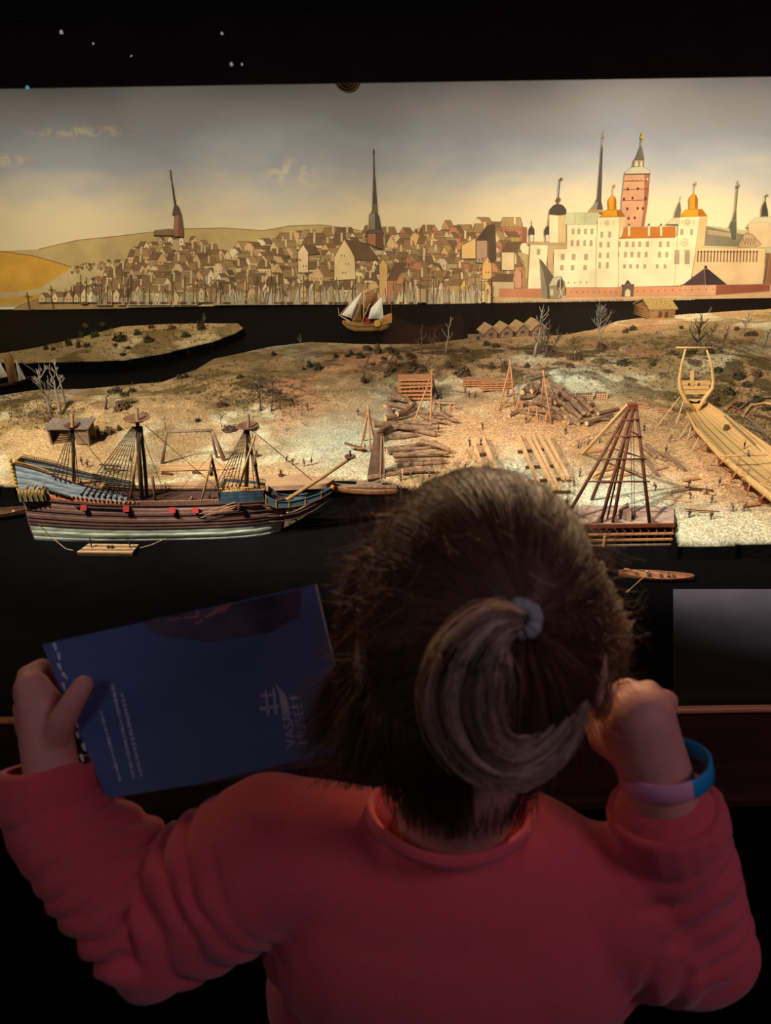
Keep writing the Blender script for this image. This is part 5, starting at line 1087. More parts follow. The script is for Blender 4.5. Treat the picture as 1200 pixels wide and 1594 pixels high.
# rails, frieze heads, gunports
bl = MB()
for i in range(44):
    x = 200 + i * 3.3; v = hull_pt(x, 1.0, -1, -.001); bl.box(v + Vector((0, 0, .004)), (.0016, .0016, .006)); v = hull_pt(x, 1.0, 1, -.001); bl.box(v + Vector((0, 0, .004)), (.0016, .0016, .006))
for sg in (-1, 1): bl.tube([hull_pt(x, 1.0, sg, -.001) + Vector((0, 0, .0085)) for x in np.linspace(198, 344, 14)], .0012, 5)
bl.build('waist_balustrade', mat('rail_brown', (156, 110, 74), .75, .3, 120), ship)
for i in range(20):
    x = 86 + i * 6.6; v = q_pt(x, .25, -1, .002); MB().ball(v, (.0026, .0024, .0038), 6, 5).build('carved_head', FRIEZE if i % 2 else GILT, ship, True)
for x, py in ((131, 790), (197, 792), (269, 794), (305, 794)):
    c_ = onY(x, py, YC - hbw(x, .9) - .004); MB().box(c_ + Vector((0, .004, -.008)), (.0125, .004, .012)).build('gunport', BLACK, ship); q_ = Matrix.Rotation(R(-32), 3, 'X'); MB().box(c_ + Vector((0, -.003, .001)), (.0135, .0022, .013), q_).build('port_lid', REDP, ship)
for x, wd in ((160, 76), (384, 50)):
    MB().tube([hull_pt(x - wd / 2 + i * wd / 5, .93, -1, .004) for i in range(6)], .0022, 5).build('channel', WALE, ship)
for x0, x1 in ((74, 108),): MB().tube([q_pt(x0, .42, -1, .006), q_pt(x1, .30, -1, .006)], .0024, 5).build('channel', WALE, ship)
# masts
MAST = mat('mast_wood', (150, 116, 72), .7, .25, 90); MASTD = mat('mast_dark', (98, 78, 58), .75, .3, 90); TOPM = mat('mast_top', (92, 64, 46), .7, .3, 90)
def mp(x, y, dy=0): return onY(x, y, YC + dy)
def mast(name, pts, rad, m, parent=ship, dy=0): return MB().tube([mp(*p_, dy) for p_ in pts], rad, 8).build(name, m, parent, True)
def top(x, y, rx):
    s_ = 1.8 / F; c_ = mp(x, y); o = MB().lathe(c_, [(rx * .5 * s_, -.005), (rx * s_, .001), (rx * 1.04 * s_, .003), (rx * .98 * s_, .003), (rx * .5 * s_, -.002), (0, -.002)], 16).build('mast_top', TOPM, ship, True); return o
mast('mizzen_mast', [(115, 752), (114, 700), (112, 646)], [.0042, .0040, .0034], MAST); top(113, 663, 12)
mast('main_mast', [(222, 792), (217, 720), (213, 636)], [.0056, .0052, .0038], MASTD); mast('main_doubling', [(230, 788), (225, 720), (219, 664)], [.0040, .0040, .0042], MASTD, dy=.012); top(213, 652, 19); mast('main_spar', [(204, 776), (208, 740), (213, 704)], [.0032, .003, .0026], MAST, dy=-.02); mast('waist_post', [(242, 786), (240, 765), (237, 742)], [.0034, .0034, .0036], TOPM, dy=-.01)
mast('fore_mast', [(383, 764), (385, 710), (387, 645)], [.0052, .0046, .0026], MASTD); top(386, 664, 16); mast('fore_spar', [(404, 760), (396, 722), (388, 690)], [.0034, .0034, .003], MASTD, dy=-.012); mast('fore_spar', [(372, 760), (384, 718), (397, 678)], [.0026, .0026, .0024], MAST, dy=-.016); mast('fore_block', [(398, 726), (396, 714)], [.004, .004], TOPM, dy=-.014)
mast('waist_spar', [(343, 778), (336, 740), (328, 708)], [.003, .003, .0034], MASTD, dy=-.014); mast('waist_spar', [(313, 782), (321, 750), (329, 712)], [.0026, .0026, .0026], MAST, dy=-.02); mast('waist_block', [(329, 740), (328, 728)], [.0042, .0042], TOPM, dy=-.02)
bs = MB().tube([mp(440, 782), mp(500, 744), mp(552, 709)], [.0050, .0044, .0034], 8).build('bowsprit', MAST, ship, True)
c_ = mp(545, 712); d_ = (mp(552, 709) - mp(500, 744)).normalized(); MB().lathe(c_, [(.003, -.004), (.012, .0), (.013, .003), (.004, .003)], 12).build('bowsprit_top', TOPM, ship); MB().tube([c_, c_ + Vector((0, 0, .016))], [.003, .002], 6).build('sprit_topmast', TOPM, ship)
# shrouds with ratlines
def shrouds(top_px, feet, n_rat, ysg=-1):
    tp = [mp(top_px[0] + .9 * i - len(feet) * .45, top_px[1], -.003) for i in range(len(feet))]; fb = []
    for (x, y) in feet: fb.append(onY(x, y, YC - hbw(max(x, 50), 1) * .93))
    for a, b_ in zip(tp, fb): MB().tube([b_, a], [.0010, .0008], 4).build('shroud', TAR, ship)
    rt = MB()
    for k in range(1, n_rat):
        f = k / n_rat
        for i in range(len(fb) - 1): rt.tube([fb[i].lerp(tp[i], f), fb[i + 1].lerp(tp[i + 1], f)], .0006, 3, cap=False)
    rt.build('ratlines', TAR, ship)
    for b_ in fb: MB().ball(b_ - Vector((0, .001, -.001)), (.0022, .0016, .003), 6, 5).build('deadeye', WALE, ship)
shrouds((210, 664), [(126, 770), (135, 771), (144, 772), (153, 773), (162, 774), (171, 775), (180, 776), (189, 777), (198, 778)], 15)
shrouds((111, 670), [(82, 742), (89, 743), (96, 745), (103, 746)], 10); shrouds((114, 670), [(118, 748), (122, 749)], 8)
shrouds((383, 670), [(332, 764), (340, 762), (347, 760), (354, 758), (361, 757), (368, 757)], 15); shrouds((388, 672), [(396, 758), (402, 758)], 10)
for a, b_, r_ in (((226, 662), (336, 758), .0008), ((390, 668), (486, 748), .0009), ((114, 668), (200, 770), .0007), ((392, 670), (404, 754), .0006), ((217, 664), (260, 780), .0006), ((326, 712), (262, 782), .0005), ((329, 710), (380, 760), .0006)):
    MB().tube([mp(*a), mp(*b_)], r_, 4).build('stay', TAR, ship)
# anchor tackle and yellow spars on the bow
for a, b_ in (((310, 800), (366, 782)), ((318, 803), (368, 786)), ((312, 806), (366, 790))): MB().tube([onY(*a, YC - .052), onY(*b_, YC - .047)], .0011, 5).build('fender_spar', MAST, ship)
MB().ball(onY(372, 790, YC - .044), (.006, .005, .010), 8, 6).build('anchor_tackle', WALE, ship)
for i, (x, y, lb) in enumerate([(126, 749, 'tiny dark figurine on the quarterdeck below the mizzen mast'), (148, 752, 'tiny brown figurine on deck between mizzen and main shrouds'), (327, 780, 'tiny figurine on the waist deck below the crossed spars'), (300, 782, 'tiny figurine on the waist deck left of the crossed spars'), (208, 784, 'tiny figurine on deck at the foot of the main mast')]):
    v = hull_pt(x, .95, -1); v.y = YC - .01; v.x = onY(x, y, YC - .01).x; v.z = hull_pt(x, .93, -1).z + (.012 if x < 150 else .0); 
    if x < 160: v.z = q_pt(x, .55, -1).z
    fig(x, y, lb, i % 5, (5, 0, 2, 3, 1)[i], base=v, group='figurines aboard the moored ship')
# raft moored under the ship's side
rf = [onZ(x, y, WZ + .006) for x, y in ((120, 861), (206, 862), (216, 849), (138, 848))]; t = thing('work_raft', 'flat plank raft with two figurines moored under the big ship', 'raft', onZ(168, 856, WZ))
for k in range(5):
    f0, f1 = k / 5 + .01, (k + 1) / 5 - .01; MB().prism([rf[0].lerp(rf[3], f0), rf[1].lerp(rf[2], f0), rf[1].lerp(rf[2], f1), rf[0].lerp(rf[3], f1)], (0, 0, .003)).build('plank', WOODG if k % 2 else WOOD, t)
MB().prism([v - Vector((0, 0, .006)) for v in rf], (0, 0, .0055)).build('float', WOODD, t)
fig(143, 848, 'tiny figurine at the left end of the raft under the ship', 1, 5, base=onZ(143, 852, WZ + .009), group='figurines on the raft'); fig(203, 849, 'tiny figurine at the right end of the raft under the ship', 4, 2, base=onZ(203, 853, WZ + .009), group='figurines on the raft')
for x, lb in ((169, 'left one of two tiny dark kegs on the raft'), (175, 'right one of two tiny dark kegs on the raft')): single(MB().lathe(onZ(x, 853, WZ + .009), [(0, 0), (.003, 0), (.0037, .003), (.003, .006), (0, .006)], 10), 'keg', WOODD, lb, 'keg', onZ(x, 853, WZ + .009), 'kegs on the raft')
for pts, lb in (([(60, 816), (80, 836), (102, 854), (122, 859)], 'pale mooring line from the rudder to the raft'), ([(214, 854), (236, 848), (258, 838)], 'pale mooring line from the raft to the ship side')):
    vs = [onY(x, y, YC - .050 - .0009 * abs(y - 830)) for x, y in pts]; single(MB().tube(vs, .0011, 5), 'mooring_line', mat('pale_rope', (180, 160, 126), .9, .2, 200), lb, 'rope', vs[0])

# ------------------------------------------------------------------ small open boats
def boat(name, label, px0, py0, px1, py1, wpx, depth, m, z=0.0, benches=3, cat='boat'):
    a, b_ = onZ(px0, py0, WZ + depth + z), onZ(px1, py1, WZ + depth + z); ax = b_ - a; L_ = ax.length; ax.normalize(); sd_ = Vector((-ax.y, ax.x, 0)); s_ = ((a + b_) / 2 - CAM).dot(AZ) / F; hw = wpx * s_
    c0 = a.lerp(b_, .5); t = thing(name, label, cat, Vector((c0.x, c0.y, WZ + z)))
    def pt(f, v, o=0):
        w_ = (math.sin(max(0, min(1, f)) * math.pi) ** .6) * hw; sh_ = .35 * depth * (2 * f - 1) ** 2
        return a + ax * (L_ * f) + sd_ * (math.sin(v * math.pi / 2) * (w_ + o)) + Vector((0, 0, -depth * math.cos(v * math.pi / 2) ** .8 + sh_ - (o if abs(v) < .9 else 0)))
    fs = np.linspace(0.0, 1, 17); vv = np.linspace(-1, 1, 11)
    MB().grid([[pt(f, v, .0012) for v in vv] for f in fs]).build('hull', m, t, True); MB().grid([[pt(f, v) + Vector((0, 0, .0008)) for v in vv[::-1]] for f in fs]).build('lining', m, t, True)
    for sg in (-1, 1): MB().tube([pt(f, sg, .0006) for f in fs], .0012, 5).build('gunwale', m, t)
    for k in range(benches):
        f = .25 + .5 * k / max(1, benches - 1); p_ = pt(f, -.75); q_ = pt(f, .75); q_.z = p_.z; MB().beam(p_, q_, .006, .0015).build('thwart', WOODD if m is not WOODD else WOOD, t)
    return t, pt
boat('rowing_boat', 'dark empty rowing boat behind the stern of the big ship, cut by the frame edge', -70, 800, 47, 793, 12, .018, WOODD)
rb, rpt = boat('rowing_boat', 'slender pale rowing boat with two rowers on the dark water at right', 963, 891, 1080, 898, 11, .011, mat('rowboat_wood', (176, 118, 84), .7, .25, 80, stretch=(.5, 3, 3)), 0, 4)
for f, lb in ((.40, 'tiny grey rower on the left thwart of the slender rowing boat'), (.66, 'tiny grey rower on the right thwart of the slender rowing boat')): fig(0, 0, lb, 3, 7, 1.6, rpt(f, 0) + Vector((0, 0, .002)), .021, 'rowers')
def oar(a, b_, lb):
    pa, pb = onZ(*a, WZ + .010), onZ(*b_, WZ + .014); d = (pa - pb).normalized(); single(MB().tube([pb, pa], .0009, 5).beam(pa - d * .012, pa, .0035, .0008), 'oar', WOOD, lb, 'oar', pa, 'oars of the slender rowing boat')
oar((972, 885), (1006, 893), 'upper left oar of the slender rowing boat'); oar((975, 922), (1002, 898), 'lower left oar reaching toward the viewer from the slender rowing boat'); oar((1004, 889), (1030, 893), 'oar along the far side of the slender rowing boat')
# log barge at the quay
bg, bpt = boat('log_barge', 'flat wooden barge loaded with a few dark logs between ship bow and head', 512, 757, 656, 758, 15, .020, mat('barge_wood', (168, 118, 66), .7, .3, 80, .15), 0, 0)
MB().grid([[bpt(f, -.86) + Vector((0, 0, .006)), bpt(f, .86) + Vector((0, 0, .006))] for f in np.linspace(.06, .94, 10)]).build('deck', WOODG, bg)
for (f0, f1, v, m_, lb) in ((.2, .74, -.5, BARK, 'thick dark log on the barge, front one'), (.3, .8, .1, WOODG, 'pale log on the barge, middle one'), (.24, .62, .5, BARK, 'dark log on the barge, rear one')):
    a, b_ = bpt(f0, v), bpt(f1, v); z_ = bpt(.5, .86).z + .012; a.z = b_.z = z_; single(MB().tube([a, a.lerp(b_, .5), b_], [.006, .0056, .005], 8, 0, True, 1), 'log', [m_, CUT], lb, 'log', a, 'logs on the barge')
a = bpt(.86, 0); single(MB().box(a + Vector((0, 0, .012)), (.022, .024, .008)), 'wooden_crate', WOODO, 'small orange flat crate on the right end of the barge', 'crate', a)
MB().tube([bpt(.02, 0), bpt(.0, 0) + Vector((-.004, 0, .016)), bpt(0, 0) + Vector((.004, 0, .030))], [.004, .003, .002], 6).build('stem_post', mat('stem_orange', (190, 112, 50), .7, .2, 90), bg, True)
# small yacht under sail
YS = onZ(570, 514, WZ).y; yt = thing('small_sailing_ship', 'small sunlit sailing vessel with pale and brown sails before the painted city', 'ship', Vector((onY(571, 514, YS).x, YS, WZ))); yy = lambda x, y, d=0: onY(x, y, YS + d)
HX = [533, 540, 550, 565, 580, 592, 602, 609]; HT_ = [499, 500, 502, 503, 502, 499, 496, 492]; HBt = [504, 510, 514, 515, 515, 514, 510, 503]; HW_ = [.004, .014, .022, .026, .026, .024, .020, .012]
YW = mat('yacht_wood', (196, 142, 82), .65, .3, 120, .2)
for sg in (-1, 1):
    for k in range(4):
        rows = [[yy(x, HBt[j] + (HT_[j] - HBt[j]) * f, sg * HW_[j] * (.55 + .45 * f)) - Vector((0, .0006 * (k % 2), 0)) for j, x in enumerate(HX)] for f in ((k + .03) / 4, (k + .97) / 4)]
        for r_ in rows:
            for j, v in enumerate(r_): v.z = yy(HX[j], HBt[j] + (HT_[j] - HBt[j]) * ((k + .03) / 4 if r_ is rows[0] else (k + .97) / 4), 0).z; v.x = yy(HX[j], 505, 0).x
        MB().grid(rows).build('hull_plank', YW if k % 2 else MAST, yt, True)
MB().grid([[yy(x, HT_[j] + 2) + Vector((0, s_ * HW_[j], 0)) for s_ in (-1, 1)] for j, x in enumerate(HX)]).build('deck', DECK, yt)
MB().prism([yy(588, 498, -.02), yy(610, 490, -.02), yy(610, 502, -.02), yy(590, 508, -.02)], (0, .04, 0)).build('stern_cabin', YW, yt)
for k in range(4): MB().beam(yy(591 + k * 5, 499 - k * 1.6, -.022), yy(591 + k * 5, 506 - k * 1.4, -.022), .004).build('stern_timber', GILT, yt)
MB().lathe(yy(587, 503, -.03), [(0, 0), (.014, .0), (.015, .003), (0, .004)], 14, axis=(0, -1, 0)).build('leeboard', mat('leeboard', (206, 170, 84), .7, .2, 90), yt)
MB().tube([yy(566, 503), yy(566, 447)], [.004, .003], 8).build('mast', WOOD, yt, True); MB().tube([yy(563, 502, -.012), yy(587, 446, -.004)], [.0034, .0022], 7).build('sprit', WOOD, yt, True); MB().tube([yy(545, 501), yy(527, 490)], [.003, .002], 6).build('bowsprit', WOOD, yt); MB().tube([yy(528, 491), yy(526, 479)], .0016, 5).build('jackstaff', WOOD, yt); MB().tube([yy(608, 492), yy(610, 468)], .0018, 5).build('flagstaff', WOODR, yt); MB().tube([yy(529, 490, -.004), yy(566, 448, -.004)], .0016, 5).build('forestay', WOOD, yt)
def sail(name, pts, m, parent, f, belly=.016):
    pts = [f(*p_) for p_ in pts]; n = 7; rows = []
    p4 = pts if len(pts) == 4 else [pts[0], pts[1], pts[2], pts[2]]
    for i in range(n + 1):
        u = i / n; a, b_ = p4[0].lerp(p4[3], u), p4[1].lerp(p4[2], u); rows.append([a.lerp(b_, v / n) + Vector((0, -belly * math.sin(math.pi * u) * math.sin(math.pi * v / n), 0)) for v in range(n + 1)])
    back = [[v + Vector((0, .0012, 0)) for v in r_] for r_ in rows]
    mb = MB().grid(rows); mb.grid([r_[::-1] for r_ in back]); return mb.build(name, m, parent, True)
sail('jib', [(531, 490), (566, 449), (548, 496)], SAIL, yt, yy); sail('brown_sail', [(548, 499), (561, 466), (563, 466), (562, 499)], SAILB, yt, yy); sail('brown_sail', [(566, 482), (570, 456), (587, 447), (588, 470)], SAILB, yt, yy); sail('mainsail', [(573, 496), (577, 480), (594, 462), (597, 496)], SAIL, yt, lambda x, y: yy(x, y, -.02))
MB().prism([yy(568, 502, -.02), yy(576, 502, -.02), yy(575, 496, -.02), yy(569, 496, -.02)], (0, .02, 0)).build('hatch', REDP, yt)
# sailing boat at the left edge
YL = onZ(20, 604, WZ).y; sbx, spt = boat('sailing_boat', 'sailing boat with bright sails cut by the left frame edge', -60, 601, 52, 589, 13, .020, WOODD, 0, 2); yl = lambda x, y: onY(x, y, YL)
MB().tube([yl(14, 600), yl(18, 547)], [.003, .002], 7).build('mast', WOOD, sbx, True); sail('brown_sail', [(14, 596), (5, 558), (18, 546), (28, 594)], SAILB, sbx, yl, .02); sail('white_sail', [(25, 560), (26, 562), (40, 590), (29, 593)], SAIL, sbx, yl, .014); sail('white_sail', [(-30, 560), (-2, 560), (12, 586), (-30, 596)], SAIL, sbx, yl, .02); MB().tube([yl(32, 562), yl(62, 584)], .002, 5).build('spar', WOODG, sbx)

# ------------------------------------------------------------------ unfinished hull on the slip
HN = mat('new_hull_wood', (216, 178, 116), .65, .16, 60, .12, stretch=(.4, 4, 4))
Np = [(1069, 640), (1082, 664), (1118, 703), (1160, 738), (1205, 772), (1262, 812), (1330, 860)]; Fp = [(1096, 623), (1118, 638), (1160, 668), (1205, 700), (1262, 740), (1330, 786), (1400, 830)]
DP = [.030, .040, .048, .052, .055, .057, .058]
zg = G(1100, 690).z; nh = thing('unfinished_hull', 'unfinished pale wooden hull open at the top on the slip at right', 'hull', G(1130, 735))
def dens(L_, n):
    t = np.linspace(0, len(L_) - 1, n); return [(float(np.interp(u, range(len(L_)), [p_[0] for p_ in L_])), float(np.interp(u, range(len(L_)), [p_[1] for p_ in L_]))) for u in t]
Nd, Fd = dens(Np, 25), dens(Fp, 25); dd = [float(np.interp(u, range(7), DP)) for u in np.linspace(0, 6, 25)]
NW = [onZ(x, y, zg + d + .006) for (x, y), d in zip(Nd, dd)]; FW = [onZ(x, y, zg + d + .006) for (x, y), d in zip(Fd, dd)]
def hp_(i, v, o=0):
    n_, f_ = NW[i], FW[i]; c_ = (n_ + f_) / 2; h_ = (f_ - n_) / 2; a = v * math.pi / 2
    return c_ + h_ * (math.copysign(abs(math.sin(a)) ** .75, a) * (1 + o * 30)) + Vector((0, 0, -(dd[i] * .55) * math.cos(a) ** .62 - o))
NS = 12
for k in range(NS):
    v0, v1 = -1 + 2 * k / NS + .0006, -1 + 2 * (k + 1) / NS - .0006; j = .0002 * (k % 2)
    rin = [[hp_(i, v, -.0006 - j) for i in range(25)] for v in np.linspace(v0, v1, 4)]; rout = [[hp_(i, v, .0014 - j) for i in range(25)] for v in np.linspace(v1, v0, 4)]
    mb = MB().grid(rin + rout + [rin[0]]); mb.build('hull_plank', HN, nh, True)
MB().tube([hp_(i, -1) for i in range(25)], .0022, 6).build('gunwale', HN, nh, True); MB().tube([hp_(i, 1) for i in range(25)], .0022, 6).build('gunwale', HN, nh, True)
MB().beam(hp_(0, 0, .003), hp_(24, 0, .003), .006, .008).build('keel', WOODG, nh)
YSt = NW[0].lerp(FW[0], .5).y; ys = lambda x, y: onY(x, y, YSt)
for pts in ([(1083, 642), (1066, 622), (1058, 604), (1057, 590), (1061, 566), (1067, 543)], [(1083, 642), (1098, 618), (1109, 604), (1110, 592), (1107, 566), (1100, 545)]):
    MB().tube([ys(*p_) for p_ in pts], [.006, .0065, .0060, .005, .0034, .0026], 7).build('stern_timber', HN, nh, True)
for k in range(5):
    y_ = 596 + k * 7.2; w0, w1 = (1060 + k * 2.2 + max(0, k - 2) * 2, 1106 - k * 2.4 - max(0, k - 2) * 3)
    if k == 3: continue
    MB().prism([ys(w0, y_ + 3.1), ys(w1, y_ + 3.1), ys(w1, y_ - 3.1), ys(w0, y_ - 3.1)], (0, .005, 0)).build('transom_plank', HN, nh)
for x in (1072, 1087): MB().box(ys(x, 598) - Vector((0, .001, 0)), (.005, .003, .007)).build('port', WOODD, nh)
MB().tube([ys(1052, 541), ys(1112, 541)], .0026, 6).build('stern_beam', HN, nh, True); MB().beam(ys(1077, 600), ys(1077, 577), .010, .004).build('stern_block', HN, nh)
MB().prism([ys(1068, 622), ys(1083, 644), ys(1097, 620), ys(1083, 626)], (0, .006, 0)).build('sternpost', HN, nh)
for i, (a, b_, dz) in enumerate([((1058, 618), (1020, 666), 0), ((1064, 624), (1052, 660), 0), ((1076, 656), (1055, 685), 0), ((1080, 664), (1070, 686), 0), ((1092, 678), (1077, 703), 0), ((1100, 688), (1091, 700), 0), ((1114, 702), (1105, 724), 0), ((1126, 714), (1119, 722), 0), ((1146, 730), (1136, 748), 0), ((1160, 742), (1156, 752), 0), ((1172, 752), (1162, 772), 0), ((1190, 766), (1184, 776), 0)]):
    f = G(*b_); k = min(range(25), key=lambda j: abs(proj(NW[j])[0] - a[0])); top_ = NW[k] - Vector((.004, 0, .012)) if i > 1 else ys(*a)
    single(MB().tube([f - Vector((0, 0, .003)), top_], [.0018, .0018], 6), 'hull_shore', WOOD, '%s slanting prop pole from the stern holding up the unfinished hull' % ORDS[i], 'prop', f, 'props of the unfinished hull')
for i in range(9):
    c_ = hp_(2 + i * 2, -.25, .004); g_ = hz(c_.x, c_.y); h_ = max(.006, c_.z - g_ + .004); single(MB().box(Vector((c_.x, c_.y, g_ + h_ / 2 - .004)), (.012, .016, h_)), 'keel_block', WOODR, '%s dark support block from the stern under the unfinished hull' % ORDS[i], 'block', Vector((c_.x, c_.y, g_)), 'keel blocks')
def pole(a, b_, za, zb, r_, lb, m=WOOD): pa, pb = onZ(*a, za), onZ(*b_, zb); single(MB().tube([pa, pb], r_, 6), 'pole', m, lb, 'pole', pa, 'scaffold poles on the hull')
zt_ = zg + .064
pole((1120, 710), (1196, 708), zt_, zt_, .0022, 'horizontal scaffold pole laid across the unfinished hull'); pole((1154, 708), (1140, 746), zt_ + .02, zg, .0014, 'upright scaffold pole left of the man on the hull'); pole((1166, 728), (1160, 758), zt_ + .004, zg, .0013, 'short upright scaffold pole by the hull planks'); pole((1200, 735), (1186, 770), zt_ + .01, zg, .0014, 'upright scaffold pole at the right frame edge'); pole((1150, 738), (1200, 760), zt_ - .01, zt_ - .01, .0012, 'thin scaffold rail along the near side of the hull'); pole((1128, 648), (1176, 692), zt_ + .004, zt_, .0022, 'pale pole leaning on the far side of the hull', WOODG); pole((1150, 640), (1196, 676), zt_, zt_ - .02, .0016, 'pale thin pole behind the hull at right edge', WOODG)
fig(1163, 714, 'tiny bluish figurine sitting on the pole across the unfinished hull', 3, 7, 2.0, onZ(1163, 711, zt_ + .001), group='figurines on the hull'); fig(1152, 704, 'tiny brown figurine inside the unfinished hull by the pole', 0, 5, base=hp_(9, .25, -.001), group='figurines on the hull')
k_ = hp_(6, .35, -.002); single(MB().lathe(k_, [(0, 0), (.006, 0), (.0075, .008), (.006, .016), (0, .016)], 10, axis=(.3, .3, .9)), 'barrel', WOODD, 'small dark barrel lying inside the unfinished hull', 'barrel', k_)
# curved timbers stored behind the hull
for i, pts in enumerate([[(1150, 640), (1164, 628), (1184, 622), (1205, 620)], [(1156, 650), (1168, 634), (1190, 630), (1210, 634)], [(1146, 664), (1168, 668), (1186, 676), (1196, 690)], [(1130, 640), (1140, 630), (1156, 628)], [(1172, 648), (1190, 652), (1208, 660)], [(1136, 634), (1150, 640), (1160, 648)]]):
    vs = [G(x, y, .006) for x, y in pts]; single(MB().tube(vs, [.0036, .0042, .0038, .003][:len(vs)], 7), 'curved_timber', [WOODG, WOOD, WOODG, WOODO, WOODD, WOODR][i], 'y', 'timber', vs[0])
order([o for o in COL.objects if o.get('label') == 'y'], '# of the curved ship timbers, from the left, lying behind the unfinished hull', 'stored ship timbers', 'timber')
# ------------------------------------------------------------------ the child at the ledge, seen from behind
def fuse(name, mb, voxel, smooth_n, m, parent, disp=None, rel=True):
    """unites overlapping closed shapes into ONE continuous smooth surface"""
    tmp = mb.build('tmp', m); md = tmp.modifiers.new('r', 'REMESH'); md.mode = 'VOXEL'; md.voxel_size = voxel; md.use_smooth_shade = True
    dg = bpy.context.evaluated_depsgraph_get(); me = bpy.data.meshes.new_from_object(tmp.evaluated_get(dg)); bpy.data.objects.remove(tmp)
    bm = bmesh.new(); bm.from_mesh(me); bm.normal_update()
    for _ in range(smooth_n): bmesh.ops.smooth_vert(bm, verts=bm.verts, factor=.5, use_axis_x=True, use_axis_y=True, use_axis_z=True)
    bm.normal_update()
    if disp:
        mv = [(v, v.normal.copy() * disp(v.co)) for v in bm.verts]
        for v, d in mv: v.co += d
        for _ in range(1): bmesh.ops.smooth_vert(bm, verts=bm.verts, factor=.3, use_axis_x=True, use_axis_y=True, use_axis_z=True)
    org = ORG[parent.name]
    for v in bm.verts: v.co -= org
    for f in bm.faces: f.smooth = True
    bm.to_mesh(me); bm.free(); me.name = name; me.materials.clear(); me.materials.append(m)
    o = bpy.data.objects.new(name, me); COL.objects.link(o); o.parent = parent; ORG[o.name] = org; return o
def chain(mb, pts, n=16):
    """tapered rounded limb through (point, radius) pairs"""
    P_ = [Vector(p) for p, r in pts]; R_ = [r for p, r in pts]; pp = []; rr = []
    for i in range(len(P_) - 1):
        for k in range(5): f = k / 5; pp.append(P_[i].lerp(P_[i + 1], f)); rr.append(R_[i] * (1 - f) + R_[i + 1] * f)
    pp.append(P_[-1]); rr.append(R_[-1]); mb.tube(pp, rr, n)
    for p, r in zip(P_, R_): mb.ball(p, r, n, 10)
SKIN = mat('child_skin', (214, 150, 128), .55, .06, 40, .05, spec=.35, trans=.15)
SWEAT = mat('coral_knit', (216, 88, 90), .95, .06, 500, .25, spec=.15, sheen=.25)
HAIRD = mat('brown_hair', (104, 74, 52), .5, .12, 300, spec=.35, attr='Col'); HAIRL = mat('blond_hair', (176, 142, 106), .40, .12, 300, spec=.5, attr='Col')
HAIRS = mat('scalp_hair', (84, 56, 38), .6, .2, 200, spec=.2)
for m_, c_ in ((HAIRD, (170, 112, 66)), (HAIRL, (200, 140, 80))):        # strands let some light through
    nt = m_.node_tree; o_ = nt.nodes['Material Output']; mx_ = nt.nodes.new('ShaderNodeMixShader'); mx_.inputs[0].default_value = .3; tl = nt.nodes.new('ShaderNodeBsdfTranslucent'); tl.inputs[0].default_value = lin(c_) + (1,)
    nt.links.new(nt.nodes['Principled BSDF'].outputs[0], mx_.inputs[1]); nt.links.new(tl.outputs[0], mx_.inputs[2]); nt.links.new(mx_.outputs[0], o_.inputs[0])
foot = Vector((P(705, 1650, .70).x, .41, 0)); kid = thing('person', 'child in a coral red sweater seen from behind, blond ponytail, holding a dark blue book', 'person', foot)
HC = P(746, 988, .505)
hf = (Vector((.08, .84, -.50))).normalized(); hu = (Vector((0, 0, 1)) - hf * hf.z).normalized(); hs = hf.cross(hu).normalized()     # face, crown and side directions of the head
HM = Matrix((hs, -hf, hu)).transposed()                                                                                        # head space: x right, y back, z crown
def HP(x, y, z): return HC + HM @ Vector((x, y, z))
def hball(mb, c, r, n=24, m=16):
    k = len(mb.v); mb.ball((0, 0, 0), r, n, m); mb.v[k:] = [tuple(HP(*(Vector(v) + Vector(c)))) for v in mb.v[k:]]
NB = P(704, 1275, .560); 
Sl, El, Wl = P(428, 1325, .590), P(252, 1432, .605), P(84, 1236, .640)
Sr, Er, Wr = P(948, 1402, .590), P(1072, 1452, .600), P(1036, 1262, .560)
hipL, hipR = foot + Vector((-.055, 0, .54)), foot + Vector((.055, 0, .54))
body = MB()
hball(body, (0, .002, .008), (.070, .084, .084)); hball(body, (0, -.030, -.030), (.056, .052, .062)); hball(body, (0, -.052, -.066), (.030, .026, .026)); hball(body, (0, -.088, -.018), (.010, .013, .012), 12, 8); hball(body, (0, -.080, -.002), (.007, .010, .020), 12, 8)
for sg in (-1, 1): hball(body, (sg * .072, .002, -.018), (.008, .016, .026), 12, 10); hball(body, (sg * .034, -.066, -.026), (.022, .020, .022), 12, 10)
chain(body, [(HP(0, .022, -.05), .040), (NB, .040), (NB + Vector((0, -.0, -.04)), .048)])
chest = P(712, 1440, .615)
for (x, z, rx, ry, rz_) in ((0, 0, .105, .07, .09), (0, -.10, .098, .068, .09), (0, -.20, .10, .072, .09)): body.ball((chest.x + (foot.x - chest.x) * min(1, -z * 5), chest.y + (foot.y - chest.y) * min(1, -z * 5), chest.z + z), (rx, ry, rz_), 24, 16)
for S_, E_, W_ in ((Sl, El, Wl), (Sr, Er, Wr)): chain(body, [(NB + (S_ - NB) * .3 + Vector((0, .01, -.03)), .04), (S_, .034), (E_, .028), (W_, .022)])
for h_, sg in ((hipL, -1), (hipR, 1)): chain(body, [(h_ + Vector((0, 0, .06)), .07), (h_ + Vector((0, 0, -.02)), .064), (Vector((h_.x + sg * .006, h_.y + .004, .29)), .042), (Vector((h_.x + sg * .006, h_.y - .006, .20)), .040), (Vector((h_.x + sg * .006, h_.y - .008, .055)), .026)])
